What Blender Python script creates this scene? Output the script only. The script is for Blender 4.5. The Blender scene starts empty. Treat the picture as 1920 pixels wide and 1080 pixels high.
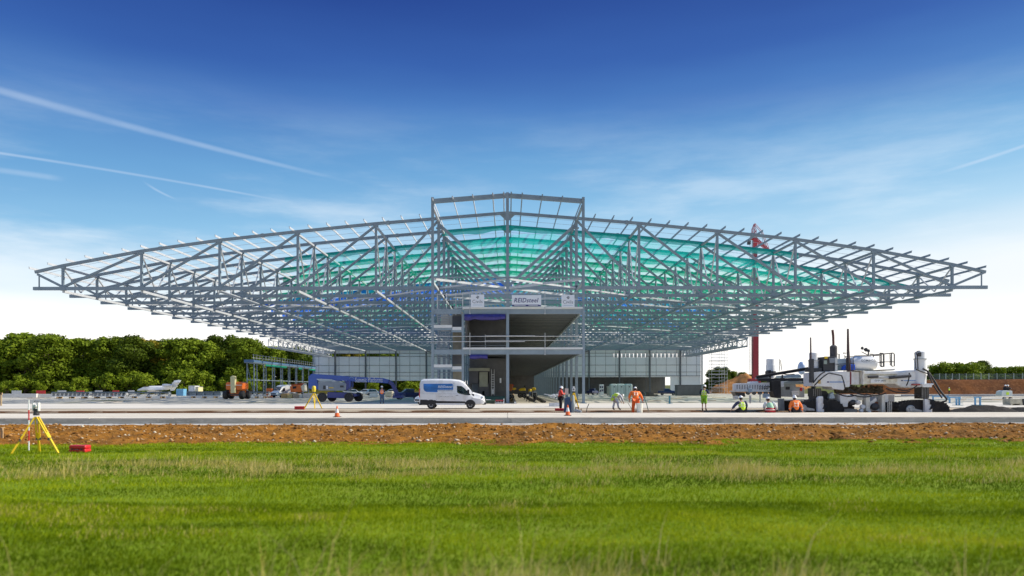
import bpy, bmesh, math, random
import numpy as np
from mathutils import Vector, Matrix
SC = bpy.context.scene
R = math.radians
rnd = random.Random(7)
F = 1387.0; VX = 952.0; VY = 729.0; CAMH = 1.72      # focal length in photo pixels, vanishing point, eye height
# ---------------------------------------------------------------- camera
cam = bpy.data.cameras.new('camera'); camo = bpy.data.objects.new('camera', cam)
SC.collection.objects.link(camo); SC.camera = camo
cam.sensor_width = 36; cam.lens = F/1920*36
cam.shift_x = 8/1920; cam.shift_y = 189/1920
cam.clip_start = .1; cam.clip_end = 9000
camo.location = (0, 0, CAMH); camo.rotation_euler = (R(90), R(0.08), 0)
cam.dof.use_dof = True; cam.dof.focus_distance = 85; cam.dof.aperture_fstop = .62
# ---------------------------------------------------------------- world, sun, exposure
SUN_EL, SUN_AZ = 37, 86            # azimuth clockwise from +Y (the view direction)
def build_world():
    w = bpy.data.worlds.new('World'); SC.world = w; w.use_nodes = True
    nt = w.node_tree; N = nt.nodes; L = nt.links; N.clear()
    out = N.new('ShaderNodeOutputWorld'); bg = N.new('ShaderNodeBackground')
    tc = N.new('ShaderNodeTexCoord'); sep = N.new('ShaderNodeSeparateXYZ')
    nrm = N.new('ShaderNodeVectorMath'); nrm.operation = 'NORMALIZE'
    L.new(tc.outputs['Generated'], nrm.inputs[0]); L.new(nrm.outputs[0], sep.inputs[0])
    def M(op, a, b=None, c=None, clamp=False):
        n = N.new('ShaderNodeMath'); n.operation = op; n.use_clamp = clamp
        for i, v in enumerate((a, b, c)):
            if v is None: continue
            if isinstance(v, (int, float)): n.inputs[i].default_value = v
            else: L.new(v, n.inputs[i])
        return n.outputs[0]
    def MR(v, a, b, c=0., d=1.):
        n = N.new('ShaderNodeMapRange'); n.interpolation_type = 'SMOOTHSTEP'
        L.new(v, n.inputs[0]); n.inputs[1].default_value = a; n.inputs[2].default_value = b
        n.inputs[3].default_value = c; n.inputs[4].default_value = d; return n.outputs[0]
    def mix(f, a, b):
        n = N.new('ShaderNodeMix'); n.data_type = 'RGBA'
        if isinstance(f, float): n.inputs[0].default_value = f
        else: L.new(f, n.inputs[0])
        for s, v in ((6, a), (7, b)):
            if isinstance(v, tuple): n.inputs[s].default_value = (*v, 1)
            else: L.new(v, n.inputs[s])
        return n.outputs[2]
    def noise(sx, sy, sz, scale, det=5, rough=.55, off=0):
        mp = N.new('ShaderNodeMapping'); mp.inputs['Scale'].default_value = (sx, sy, sz); mp.inputs['Location'].default_value = (off, off*.7, 0)
        L.new(nrm.outputs[0], mp.inputs[0]); n = N.new('ShaderNodeTexNoise'); n.inputs['Scale'].default_value = scale
        n.inputs['Detail'].default_value = det; n.inputs['Roughness'].default_value = rough
        L.new(mp.outputs[0], n.inputs['Vector']); return n.outputs['Fac']
    sky = N.new('ShaderNodeTexSky'); sky.sky_type = 'NISHITA'; sky.sun_disc = False
    sky.sun_elevation = R(SUN_EL); sky.sun_rotation = R(SUN_AZ); sky.ozone_density = 4; sky.dust_density = .4
    nis = N.new('ShaderNodeVectorMath'); nis.operation = 'SCALE'; nis.inputs['Scale'].default_value = .10
    L.new(sky.outputs[0], nis.inputs[0])
    x, y, z = sep.outputs[0], sep.outputs[1], sep.outputs[2]
    # height in the sky warped a little by soft noise, lighter to the right (towards the sun)
    zw = M('ADD', z, M('MULTIPLY', M('SUBTRACT', noise(1, 1, 5, 2.2, 3), .5), .05))
    zw = M('SUBTRACT', zw, M('MULTIPLY', M('ADD', x, .12), MR(z, .40, .18, .02, .075)))
    rp = N.new('ShaderNodeValToRGB'); L.new(zw, rp.inputs[0]); cr = rp.color_ramp
    def srgb(r, g, b): return tuple(((c/255+.055)/1.055)**2.4 if c > 10 else c/255/12.92 for c in (r, g, b))+(1,)
    st = [(0, (250, 249, 246)), (.085, (246, 249, 250)), (.12, (220, 237, 247)), (.165, (178, 216, 240)), (.22, (140, 193, 230)), (.28, (106, 164, 214)), (.345, (72, 124, 192)), (.40, (48, 92, 170)), (.465, (30, 66, 146)), (.58, (30, 66, 148)), (.8, (120, 160, 215))]  # last stop brightens the unseen overhead sky to add ambient fill
    while len(cr.elements) < len(st): cr.elements.new(.5)
    for e, (p, c) in zip(cr.elements, st): e.position = p; e.color = srgb(*c)
    col = mix(.12, rp.outputs[0], nis.outputs[0])
    # low bright cloud bank
    bank = M('ADD', M('SUBTRACT', .090, z), M('MULTIPLY', M('SUBTRACT', noise(1, 1, 8, 1.7, 4, .45, 3), .5), .12))
    bank = M('SUBTRACT', bank, M('MULTIPLY', x, .03))
    col = mix(MR(bank, -.065, .065, 0, 1.), col, (1.22, 1.17, 1.09))
    # thin high cirrus streaks
    cz = M('MULTIPLY', MR(noise(1.1, 1, 6, 2.3, 7, .6, 11), .43, .74), MR(z, .38, .14, .0, .66))
    col = mix(cz, col, (.85, .92, .98))
    # vapour trails: narrow curves over the direction ratios x/y and z/y
    u = M('DIVIDE', x, M('MAXIMUM', y, .01)); v = M('DIVIDE', z, M('MAXIMUM', y, .01))
    brk = noise(1, 1, 1, 9, 5, .6)
    def trail(pts, w0, w1, x0, x1, amt, col):
        P = [((a-VX)/F, -(b-VY)/F) for a, b in pts]
        c2, c1, c0 = [float(q) for q in np.polyfit([p[0] for p in P], [p[1] for p in P], 2)]
        f = M('ADD', M('MULTIPLY', M('ADD', M('MULTIPLY', u, c2), c1), u), c0)
        ua, ub = (x0-VX)/F, (x1-VX)/F
        wid = MR(u, ua, ub, w0/F, w1/F)
        d = M('DIVIDE', M('ABSOLUTE', M('SUBTRACT', v, f)), wid)
        m = M('MULTIPLY', MR(d, 1.0, 0.1), amt)
        e0 = -2. if x0 < 10 else ua
        m = M('MULTIPLY', m, MR(u, ub, ub-(ub-max(ua, -.7))*.35))
        if x0 > 10: m = M('MULTIPLY', m, MR(u, ua, ua+(ub-ua)*.4))
        m = M('MULTIPLY', m, MR(brk, .25, .7, .55, 1))
        m = M('MULTIPLY', m, M('GREATER_THAN', y, .05))
        return mix(m, col, (.62, .74, .90))
    col = trail([(0, 167), (100, 197), (200, 225), (300, 252), (400, 277), (500, 300), (600, 325), (700, 352)], 11, 5, 5, 700, .34, col)
    col = trail([(0, 286), (200, 316), (350, 344), (590, 387)], 4, 3, 5, 600, .34, col)
    col = trail([(0, 318), (60, 326), (120, 335)], 8, 8, 5, 130, .25, col)
    col = trail([(270, 340), (290, 353), (330, 372)], 4, 3, 265, 335, .35, col)
    col = trail([(1740, 332), (1830, 305), (1920, 275)], 5, 5, 1730, 2050, .5, col)
    # below the horizon: grey earth
    col = mix(MR(z, -.002, -.02), col, (.22, .22, .17))
    L.new(col, bg.inputs[0]); bg.inputs[1].default_value = .88
    L.new(bg.outputs[0], out.inputs[0])
build_world()
sun = bpy.data.lights.new('sun', 'SUN'); suno = bpy.data.objects.new('sun', sun); SC.collection.objects.link(suno)
sun.energy = 4.6; sun.angle = R(.53); sun.color = (1, .92, .78)
sd = Vector((math.sin(R(SUN_AZ))*math.cos(R(SUN_EL)), math.cos(R(SUN_AZ))*math.cos(R(SUN_EL)), math.sin(R(SUN_EL))))
suno.rotation_euler = sd.to_track_quat('Z', 'Y').to_euler(); suno.location = (60, 0, 60)
SC.view_settings.view_transform = 'Standard'; SC.view_settings.look = 'None'; SC.view_settings.exposure = .3; SC.view_settings.gamma = 1
SC.render.engine = 'CYCLES'; SC.cycles.transparent_max_bounces = 24; SC.cycles.max_bounces = 6; SC.cycles.diffuse_bounces = 3

# ---------------------------------------------------------------- helpers
def link(o): SC.collection.objects.link(o); return o
ORG = {}
def W(px, py, Y): return Vector(((px-VX)/F*Y, Y, CAMH-(py-VY)/F*Y))
MATS = {}
def mat(name, col, rough=.6, metal=0., var=.12, scale=3., bump=0., bscale=20., coat=0., dirt=None, dscale=1.5, damt=.5, stretch=(1, 1, 1)):
    if name in MATS: return MATS[name]
    m = bpy.data.materials.new(name); m.use_nodes = True; MATS[name] = m
    nt = m.node_tree; N = nt.nodes; L = nt.links; b = N['Principled BSDF']
    b.inputs['Roughness'].default_value = rough; b.inputs['Metallic'].default_value = metal
    if coat: b.inputs['Coat Weight'].default_value = coat
    tc = N.new('ShaderNodeTexCoord'); mp = N.new('ShaderNodeMapping'); mp.inputs['Scale'].default_value = stretch
    L.new(tc.outputs['Object'], mp.inputs[0])
    n = N.new('ShaderNodeTexNoise'); n.inputs['Scale'].default_value = scale; n.inputs['Detail'].default_value = 6; n.inputs['Roughness'].default_value = .6
    L.new(mp.outputs[0], n.inputs['Vector'])
    rp = N.new('ShaderNodeValToRGB'); L.new(n.outputs['Fac'], rp.inputs[0])
    e = rp.color_ramp.elements; e[0].position = .3; e[1].position = .7
    e[0].color = (*[max(0, c*(1-var)) for c in col], 1); e[1].color = (*[min(1, c*(1+var)) for c in col], 1)
    src = rp.outputs[0]
    if dirt:
        n2 = N.new('ShaderNodeTexNoise'); n2.inputs['Scale'].default_value = dscale; n2.inputs['Detail'].default_value = 8; n2.inputs['Roughness'].default_value = .65
        L.new(mp.outputs[0], n2.inputs['Vector'])
        mr = N.new('ShaderNodeMapRange'); L.new(n2.outputs['Fac'], mr.inputs[0]); mr.inputs[1].default_value = .48; mr.inputs[2].default_value = .68; mr.inputs[4].default_value = damt
        mx = N.new('ShaderNodeMix'); mx.data_type = 'RGBA'; L.new(mr.outputs[0], mx.inputs[0]); L.new(src, mx.inputs[6]); mx.inputs[7].default_value = (*dirt, 1)
        src = mx.outputs[2]
    L.new(src, b.inputs['Base Color'])
    if bump:
        n3 = N.new('ShaderNodeTexNoise'); n3.inputs['Scale'].default_value = bscale; n3.inputs['Detail'].default_value = 6
        L.new(mp.outputs[0], n3.inputs['Vector'])
        bp = N.new('ShaderNodeBump'); bp.inputs['Strength'].default_value = bump; bp.inputs['Distance'].default_value = .05
        L.new(n3.outputs['Fac'], bp.inputs['Height']); L.new(bp.outputs[0], b.inputs['Normal'])
    return m
def tag(o, label=None, cat=None, group=None, kind=None):
    if label: o['label'] = label
    if cat: o['category'] = cat
    if group: o['group'] = group
    if kind: o['kind'] = kind
    return o
def thing(name, label, cat, loc=(0, 0, 0), group=None, rz=0):
    o = link(bpy.data.objects.new(name, None)); o.location = loc; o.rotation_euler = (0, 0, rz); o.empty_display_size = .3
    ORG[o.name] = Vector(loc); return tag(o, label, cat, group)
def finish(me, name, m, parent, smooth=None, bevel=0):
    for k in (m if isinstance(m, (list, tuple)) else [m]): me.materials.append(k)
    if smooth is not None:
        me.shade_smooth()
        try: me.set_sharp_from_angle(angle=R(smooth))
        except Exception: pass
    o = link(bpy.data.objects.new(name, me)); ORG[o.name] = ORG.get(parent.name, Vector()) if parent else Vector()
    if parent: o.parent = parent
    if bevel:
        b = o.modifiers.new('bevel', 'BEVEL'); b.width = bevel; b.segments = 2; b.limit_method = 'ANGLE'; b.angle_limit = R(40)
    return o
class MB:
    def __init__(s): s.v = []; s.f = []; s.m = []; s.mi = 0
    def add(s, vs, fs):
        n = len(s.v); s.v += [tuple(v) for v in vs]
        for f in fs: s.f.append([i+n for i in f]); s.m.append(s.mi)
        return s
    def box(s, x0, x1, y0, y1, z0, z1):
        return s.add([(x0, y0, z0), (x1, y0, z0), (x1, y1, z0), (x0, y1, z0), (x0, y0, z1), (x1, y0, z1), (x1, y1, z1), (x0, y1, z1)],
              [(0, 3, 2, 1), (4, 5, 6, 7), (0, 1, 5, 4), (1, 2, 6, 5), (2, 3, 7, 6), (3, 0, 4, 7)])
    def bar(s, a, b, w, h, up=(0, 0, 1)):
        a, b = Vector(a), Vector(b); d = (b-a).normalized(); u = Vector(up)
        if abs(d.dot(u)) > .98: u = Vector((0, 1, 0))
        r = d.cross(u).normalized()*w/2; u = r.cross(d).normalized()*h/2
        vs = [p+q for p in (a, b) for q in (-r-u, r-u, r+u, -r+u)]
        return s.add(vs, [(0, 1, 2, 3), (7, 6, 5, 4), (0, 4, 5, 1), (1, 5, 6, 2), (2, 6, 7, 3), (3, 7, 4, 0)])
    def tube(s, pts, r, n=8, cap=True):
        pts = [Vector(p) for p in pts]; rs = r if isinstance(r, (list, tuple)) else [r]*len(pts)
        vs = []; prev = None
        for i, p in enumerate(pts):
            d = (pts[min(i+1, len(pts)-1)]-pts[max(i-1, 0)])
            d = d.normalized() if d.length > 1e-9 else Vector((0, 0, 1))
            if prev is None: a = d.orthogonal().normalized()
            else:
                a = prev-d*prev.dot(d); a = a.normalized() if a.length > 1e-6 else d.orthogonal().normalized()
            prev = a; b = d.cross(a)
            vs += [p+(a*math.cos(t)+b*math.sin(t))*rs[i] for t in [2*math.pi*k/n for k in range(n)]]
        fs = []
        for i in range(len(pts)-1):
            for k in range(n): fs.append((i*n+k, i*n+(k+1) % n, (i+1)*n+(k+1) % n, (i+1)*n+k))
        if cap: fs.append(tuple(range(n-1, -1, -1))); e = (len(pts)-1)*n; fs.append(tuple(range(e, e+n)))
        return s.add(vs, fs)
    def ell(s, c, r, n=12, m=8, zmin=-1.):
        c = Vector(c); r = r if isinstance(r, (tuple, list)) else (r, r, r); vs = []; fs = []
        for i in range(m+1):
            t = -math.pi/2+math.pi*i/m; zz = max(math.sin(t), zmin); cc = math.cos(t) if math.sin(t) > zmin else math.sqrt(max(0, 1-zmin*zmin))*(i/m > 0)
            for k in range(n):
                a = 2*math.pi*k/n; vs.append((c.x+r[0]*cc*math.cos(a), c.y+r[1]*cc*math.sin(a), c.z+r[2]*zz))
        for i in range(m):
            for k in range(n): fs.append((i*n+k, i*n+(k+1) % n, (i+1)*n+(k+1) % n, (i+1)*n+k))
        return s.add(vs, fs)
    def lathe(s, c, prof, n=16, axis='z'):
        c = Vector(c); vs = []; fs = []
        for (r, h) in prof:
            for k in range(n):
                a = 2*math.pi*k/n; p = (r*math.cos(a), r*math.sin(a), h)
                if axis == 'y': p = (p[0], p[2], p[1])
                if axis == 'x': p = (p[2], p[0], p[1])
                vs.append(c+Vector(p))
        for i in range(len(prof)-1):
            for k in range(n): fs.append((i*n+k, i*n+(k+1) % n, (i+1)*n+(k+1) % n, (i+1)*n+k))
        fs.append(tuple(range(n-1, -1, -1))); e = (len(prof)-1)*n; fs.append(tuple(range(e, e+n)))
        return s.add(vs, fs)
    def poly(s, pts, y0, y1):                 # (x, z) outline extruded along y
        n = len(pts); vs = [(x, y0, z) for x, z in pts]+[(x, y1, z) for x, z in pts]
        return s.add(vs, [tuple(range(n)), tuple(range(2*n-1, n-1, -1))]+[(i+n, (i+1) % n+n, (i+1) % n, i) for i in range(n)])
    def pxp(s, pts, Y, y0, y1):               # outline given as photo coordinates at distance Y
        q = [W(a, b, Y) for a, b in pts]; return s.poly([(p.x, p.z) for p in q], y0, y1)
    def pxb(s, x0, y0, x1, y1, Y, ya, yb): return s.pxp([(x0, y1), (x1, y1), (x1, y0), (x0, y0)], Y, ya, yb)
    def pxt(s, pts, Y, r, n=6):               # tube through (px, py, dy)
        q = []
        for p in pts:
            w = W(p[0], p[1], Y); w.y += (p[2] if len(p) > 2 else 0); q.append(w)
        return s.tube(q, r, n)
    def build(s, name, m, parent=None, smooth=None, bevel=0, rec=True):
        o = ORG.get(parent.name, Vector()) if parent else Vector()
        me = bpy.data.meshes.new(name); me.from_pydata([(x-o.x, y-o.y, z-o.z) for x, y, z in s.v], [], s.f); me.validate()
        if any(s.m) and len(me.polygons) == len(s.m): me.polygons.foreach_set('material_index', s.m)
        if rec:
            bm = bmesh.new(); bm.from_mesh(me); bmesh.ops.recalc_face_normals(bm, faces=bm.faces); bm.to_mesh(me); bm.free()
        me.update(); return finish(me, name, m, parent, smooth, bevel)
def recentre(o):
    """move a one-mesh thing's origin to the middle of its base"""
    me = o.data; n = len(me.vertices); a = np.empty(n*3, np.float32); me.vertices.foreach_get('co', a); a = a.reshape(-1, 3)
    c = np.array([(a[:, 0].min()+a[:, 0].max())/2, (a[:, 1].min()+a[:, 1].max())/2, a[:, 2].min()]); a -= c
    me.vertices.foreach_set('co', a.ravel()); me.update(); o.location = Vector(o.location)+Vector(c.tolist()); ORG[o.name] = Vector(o.location); return o
def one(mb, name, m, label, cat, group=None, smooth=None, bevel=0, rec=True):
    o = mb.build(name, m, None, smooth, bevel, rec); recentre(o); return tag(o, label, cat, group)
def nmesh(name, V, Fc, m, parent=None, attr=None, smooth=False):
    """mesh from numpy arrays (all faces the same size)"""
    me = bpy.data.meshes.new(name); V = np.asarray(V, np.float32); Fc = np.asarray(Fc, np.int32); k = Fc.shape[1]
    me.vertices.add(len(V)); me.vertices.foreach_set('co', V.ravel())
    me.loops.add(Fc.size); me.loops.foreach_set('vertex_index', Fc.ravel())
    me.polygons.add(len(Fc)); me.polygons.foreach_set('loop_start', np.arange(0, Fc.size, k, dtype=np.int32))
    if attr is not None:
        a = me.attributes.new('tint', 'FLOAT', 'POINT'); a.data.foreach_set('value', np.asarray(attr, np.float32))
    me.update(calc_edges=True); me.validate()
    if smooth: me.shade_smooth()
    me.materials.append(m); o = link(bpy.data.objects.new(name, me)); ORG[o.name] = Vector()
    if parent: o.parent = parent
    return o
def struct(o, kind='structure'): o['kind'] = kind; return o
def copy_tree(o, parent=None, mats=None):
    c = o.copy(); link(c); ORG[c.name] = ORG.get(o.name, Vector())
    if parent: c.parent = parent
    for ch in list(o.children): copy_tree(ch, c)
    return c
def text(s, box, m, parent, Yp, name='lettering', shear=0., weight=0., depth=.012):
    """letters filling a pixel box (x0,y0,x1,y1 at depth Yp), standing on the plane y=Yp and facing the viewer side"""
    cu = bpy.data.curves.new(name, 'FONT'); cu.body = s; cu.size = 1; cu.offset = weight; cu.shear = shear; cu.resolution_u = 2
    cu.extrude = 0; cu.space_character = 1.07; t = link(bpy.data.objects.new('tmp', cu)); bpy.context.view_layer.update()
    me = bpy.data.meshes.new_from_object(t.evaluated_get(bpy.context.evaluated_depsgraph_get())); bpy.data.objects.remove(t); bpy.data.curves.remove(cu)
    n = len(me.vertices); a = np.empty(n*3, np.float32); me.vertices.foreach_get('co', a); a = a.reshape(-1, 3)
    mn, mx = a.min(0), a.max(0); A = W(box[0], box[3], Yp); B = W(box[2], box[1], Yp); o = ORG.get(parent.name, Vector())
    u = (a[:, 0]-mn[0])/(mx[0]-mn[0]); v = (a[:, 1]-mn[1])/max(1e-6, (mx[1]-mn[1]))
    b = np.stack([A.x+u*(B.x-A.x)-o.x, np.full(n, Yp-o.y), A.z+v*(B.z-A.z)-o.z], 1).astype(np.float32)
    me.vertices.foreach_set('co', b.ravel()); me.update(); me.materials.clear()
    ob = finish(me, name, m, parent)
    return ob
ORD = 'first second third fourth fifth sixth seventh eighth ninth tenth eleventh twelfth thirteenth fourteenth fifteenth sixteenth seventeenth eighteenth nineteenth twentieth'.split()
# common materials
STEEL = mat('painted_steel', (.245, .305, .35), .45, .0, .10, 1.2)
STEEL2 = mat('pale_and_sunlit_steel', (.55, .57, .60), .4, .1, .08, 2)  # paler steel: sunlight painted into roof members, also used on stair flights
GALV = mat('galvanised_steel', (.55, .56, .57), .38, .35, .12, 2)
WHITE = mat('white_paint', (.80, .81, .82), .35, 0, .03, 2, coat=.3)
WHITED = mat('white_paint_site_dirt', (.84, .84, .83), .4, 0, .04, 3, dirt=(.50, .42, .32), dscale=2.6, damt=.4)
BLACK = mat('black_rubber', (.025, .025, .027), .7, 0, .2, 6)
DARK = mat('dark_metal', (.06, .06, .065), .5, .3, .2, 5)
GLASS = mat('tinted_glass', (.03, .04, .05), .08, 0, .1, 2, coat=.5)
RED = mat('red_plastic', (.62, .02, .025), .4, 0, .08, 3)
YELL = mat('yellow_paint', (.85, .58, .02), .45, 0, .08, 4)
ORANGE = mat('orange_paint', (.75, .16, .02), .4, 0, .08, 3)
TIMBER = mat('timber', (.50, .34, .18), .8, 0, .2, 4, stretch=(1, 1, 6))
# ================================================================ THE GROUND
def gmat(name, c0, c1, c2, s=(1, 1, 1), sc=1., sc2=12., rough=.9, bump=.4, lo=.35, hi=.65, streak=None):
    m = bpy.data.materials.new(name); m.use_nodes = True; N = m.node_tree.nodes; L = m.node_tree.links; b = N['Principled BSDF']
    b.inputs['Roughness'].default_value = rough; b.inputs['Specular IOR Level'].default_value = .12; tc = N.new('ShaderNodeTexCoord'); mp = N.new('ShaderNodeMapping'); mp.inputs['Scale'].default_value = s
    L.new(tc.outputs['Object'], mp.inputs[0])
    def nz(scale, d=8, r=.6, off=None):
        n = N.new('ShaderNodeTexNoise'); n.inputs['Scale'].default_value = scale; n.inputs['Detail'].default_value = d; n.inputs['Roughness'].default_value = r
        L.new(mp.outputs[0], n.inputs['Vector']); return n.outputs['Fac']
    def mixc(f, a, b_):
        n = N.new('ShaderNodeMix'); n.data_type = 'RGBA'; L.new(f, n.inputs[0])
        for i, v in ((6, a), (7, b_)):
            if isinstance(v, tuple): n.inputs[i].default_value = (*v, 1)
            else: L.new(v, n.inputs[i])
        return n.outputs[2]
    def mr(v, a, b_, c=0, d=1):
        n = N.new('ShaderNodeMapRange'); L.new(v, n.inputs[0]); n.inputs[1].default_value = a; n.inputs[2].default_value = b_; n.inputs[3].default_value = c; n.inputs[4].default_value = d; return n.outputs[0]
    col = mixc(mr(nz(sc), lo, hi), c0, c1); f2 = nz(sc2, 5, .7)
    col = mixc(mr(f2, .5, .72, 0, .8), col, c2)
    if streak:
        w = N.new('ShaderNodeTexWave'); w.bands_direction = 'Y'; w.inputs['Scale'].default_value = streak[0]; w.inputs['Distortion'].default_value = streak[1]; w.inputs['Detail'].default_value = 4; w.inputs['Detail Scale'].default_value = streak[2]
        L.new(tc.outputs['Object'], w.inputs['Vector']); col = mixc(mr(w.outputs['Fac'], .72, .95, 0, streak[4]), col, streak[3])
    L.new(col, b.inputs['Base Color'])
    bp = N.new('ShaderNodeBump'); bp.inputs['Strength'].default_value = bump; bp.inputs['Distance'].default_value = .08; L.new(f2, bp.inputs['Height']); L.new(bp.outputs[0], b.inputs['Normal'])
    return m
def vnoise(x, y, seed=0):
    """smooth value noise, numpy"""
    rs = np.random.RandomState(seed); T = rs.rand(256, 256)
    xi = np.floor(x).astype(int); yi = np.floor(y).astype(int); fx = x-xi; fy = y-yi; fx = fx*fx*(3-2*fx); fy = fy*fy*(3-2*fy)
    g = lambda a, b: T[a % 256, b % 256]
    return (g(xi, yi)*(1-fx)+g(xi+1, yi)*fx)*(1-fy)+(g(xi, yi+1)*(1-fx)+g(xi+1, yi+1)*fx)*fy
def sheet(name, xs, ys, zf, m, smooth=True):
    X, Y = np.meshgrid(np.array(xs, float), np.array(ys, float)); Z = zf(X, Y); nx, ny = len(xs), len(ys)
    V = np.stack([X.ravel(), Y.ravel(), Z.ravel()], 1); i = np.arange(nx*ny).reshape(ny, nx)
    Fc = np.stack([i[:-1, :-1].ravel(), i[:-1, 1:].ravel(), i[1:, 1:].ravel(), i[1:, :-1].ravel()], 1)
    return nmesh(name, V, Fc, m, smooth=smooth)
g_earth = gmat('meadow_earth', (.07, .10, .02), (.13, .14, .04), (.05, .05, .02), sc=.05, sc2=2)
def bank_h(X, Y):      # the cut terrain on the right that stands above the yard
    s = np.clip((Y-212-3*vnoise(X/11., Y*0+3., 5))/7., 0, 1); s = s*s*(3-2*s)
    return s*np.clip((X-97)/14., 0, 1)*(4.1+.5*vnoise(X/17., Y/25., 3))
def ground_z(X, Y):
    base = np.where(Y < 44, -.62, np.where(Y > 62, -.09, -.62+(Y-44)/18*.2))
    return base+bank_h(X, Y)*0-.0
xs = [-3000, -1500, -700, -400, -250, -120, -60, -30, 0, 30, 60, 120, 250, 400, 700, 1500, 3000]; ys = [-60, 0, 20, 43.9, 44.1, 52, 61, 63, 100, 200, 260, 400, 700, 1500, 3000, 6000]
struct(sheet('ground', xs, ys, ground_z, g_earth))
# turf under the grass blades
def turf_z(X, Y): return -.45+.10*(vnoise(X/3.1, Y/2.3, 1)-.5)+.05*(vnoise(X/.9, Y/.8, 2)-.5)
g_turf = gmat('turf_soil', (.15, .24, .006), (.20, .28, .012), (.26, .23, .05), sc=.7, sc2=9)
EDGE = lambda x: 29.3+1.2*vnoise(x/7., x*0+.5, 9)+.5*vnoise(x/1.3, x*0+2.5, 10)+.9*np.clip((-x-8)/8, -1, 1)*-1
struct(sheet('turf', np.linspace(-45, 45, 150), np.linspace(-4, 31.5, 70), lambda X, Y: turf_z(X, Y)-np.clip((Y-EDGE(X))*.35, 0, .4), g_turf))
# stony soil strip
g_soil = gmat('stony_soil', (.36, .15, .018), (.19, .08, .014), (.38, .22, .07), sc=.6, sc2=9, bump=1., lo=.4, hi=.6)
def soil_z(X, Y):
    t = np.clip((Y-29)/14., 0, 1)
    a = .16*(vnoise(X/.55, Y/.6, 21)-.5)+.11*(vnoise(X/.2, Y/.22, 22)-.5)+.25*(vnoise(X/2.7, Y/1.9, 23)-.5)
    return -.47+.10*t+a*np.clip((43.6-Y)/1.2, 0, 1)*np.clip((Y-28)/1.5, .2, 1)
struct(sheet('soil_strip', np.linspace(-42, 42, 1100), np.linspace(28.2, 43.75, 210), soil_z, g_soil, smooth=False))
# stones: too many to count
def stones(name, n, xr, yr, zf, s0, s1, m, seed, zoff=0):
    rs = np.random.RandomState(seed)
    base = np.array([(1, 0, 0), (-1, 0, 0), (0, 1, 0), (0, -1, 0), (0, 0, 1), (0, 0, -1)], float)
    fc = np.array([(0, 2, 4), (2, 1, 4), (1, 3, 4), (3, 0, 4), (2, 0, 5), (1, 2, 5), (3, 1, 5), (0, 3, 5)])
    x = rs.uniform(*xr, n); y = rs.uniform(*yr, n); s = s0+(s1-s0)*rs.rand(n)**4
    b = base[None]*(1+.45*(rs.rand(n, 6, 1)-.5)); sc = np.stack([s*rs.uniform(.7, 1.4, n), s*rs.uniform(.7, 1.3, n), s*rs.uniform(.4, .8, n)], 1)[:, None]
    b = b*sc; a = rs.uniform(0, 6.28, n)[:, None]; ca, sa = np.cos(a), np.sin(a)
    X = b[..., 0]*ca-b[..., 1]*sa+x[:, None]; Y = b[..., 0]*sa+b[..., 1]*ca+y[:, None]; Z = b[..., 2]+(zf(x, y)+s*.25+zoff)[:, None]
    V = np.stack([X, Y, Z], -1).reshape(-1, 3); Fc = (fc[None]+(np.arange(n)*6)[:, None, None]).reshape(-1, 3)
    return struct(nmesh(name, V, Fc, m, attr=np.repeat(rs.rand(n), 6)), 'stuff')
def tintmat(name, cols, rough=.85, trans=0.):
    m = bpy.data.materials.new(name); m.use_nodes = True; N = m.node_tree.nodes; L = m.node_tree.links; b = N['Principled BSDF']; b.inputs['Roughness'].default_value = rough; b.inputs['Specular IOR Level'].default_value = .08
    a = N.new('ShaderNodeAttribute'); a.attribute_name = 'tint'; rp = N.new('ShaderNodeValToRGB'); L.new(a.outputs['Fac'], rp.inputs[0]); cr = rp.color_ramp
    while len(cr.elements) < len(cols): cr.elements.new(.5)
    for e, (p, c) in zip(cr.elements, cols): e.position = p; e.color = (*c, 1)
    L.new(rp.outputs[0], b.inputs['Base Color'])
    if trans:
        t = N.new('ShaderNodeBsdfTranslucent'); L.new(rp.outputs[0], t.inputs[0]); mx = N.new('ShaderNodeMixShader'); mx.inputs[0].default_value = trans
        L.new(b.outputs[0], mx.inputs[1]); L.new(t.outputs[0], mx.inputs[2]); L.new(mx.outputs[0], N['Material Output'].inputs[0])
    return m
m_stone = tintmat('flint_stones', [(0, (.10, .045, .015)), (.45, (.32, .14, .03)), (.75, (.44, .24, .09)), (.92, (.55, .42, .26)), (1, (.70, .62, .46))])
tag(stones('stones', 19000, (-41, 41), (28.6, 43.5), soil_z, .015, .11, m_stone, 31), 'pale flints and clods scattered over the brown soil strip', 'stones')
# the newly cast slab with its face, blinding strip, the trench behind it
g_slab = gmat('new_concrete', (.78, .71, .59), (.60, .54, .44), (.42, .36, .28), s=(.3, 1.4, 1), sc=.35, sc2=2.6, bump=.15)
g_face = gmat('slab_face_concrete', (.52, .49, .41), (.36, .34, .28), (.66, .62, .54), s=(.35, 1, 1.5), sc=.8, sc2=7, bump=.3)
g_blind = gmat('blinding_concrete', (.62, .60, .55), (.42, .40, .36), (.30, .24, .18), sc=1.3, sc2=9)
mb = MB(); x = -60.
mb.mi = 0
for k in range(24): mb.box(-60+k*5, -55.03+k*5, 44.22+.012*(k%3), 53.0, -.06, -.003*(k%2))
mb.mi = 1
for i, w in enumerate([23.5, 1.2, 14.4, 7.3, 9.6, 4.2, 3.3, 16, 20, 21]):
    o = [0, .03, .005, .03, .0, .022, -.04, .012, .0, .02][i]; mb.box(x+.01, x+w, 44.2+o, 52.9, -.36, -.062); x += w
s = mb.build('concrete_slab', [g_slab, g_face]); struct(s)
rs = np.random.RandomState(4)
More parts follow.
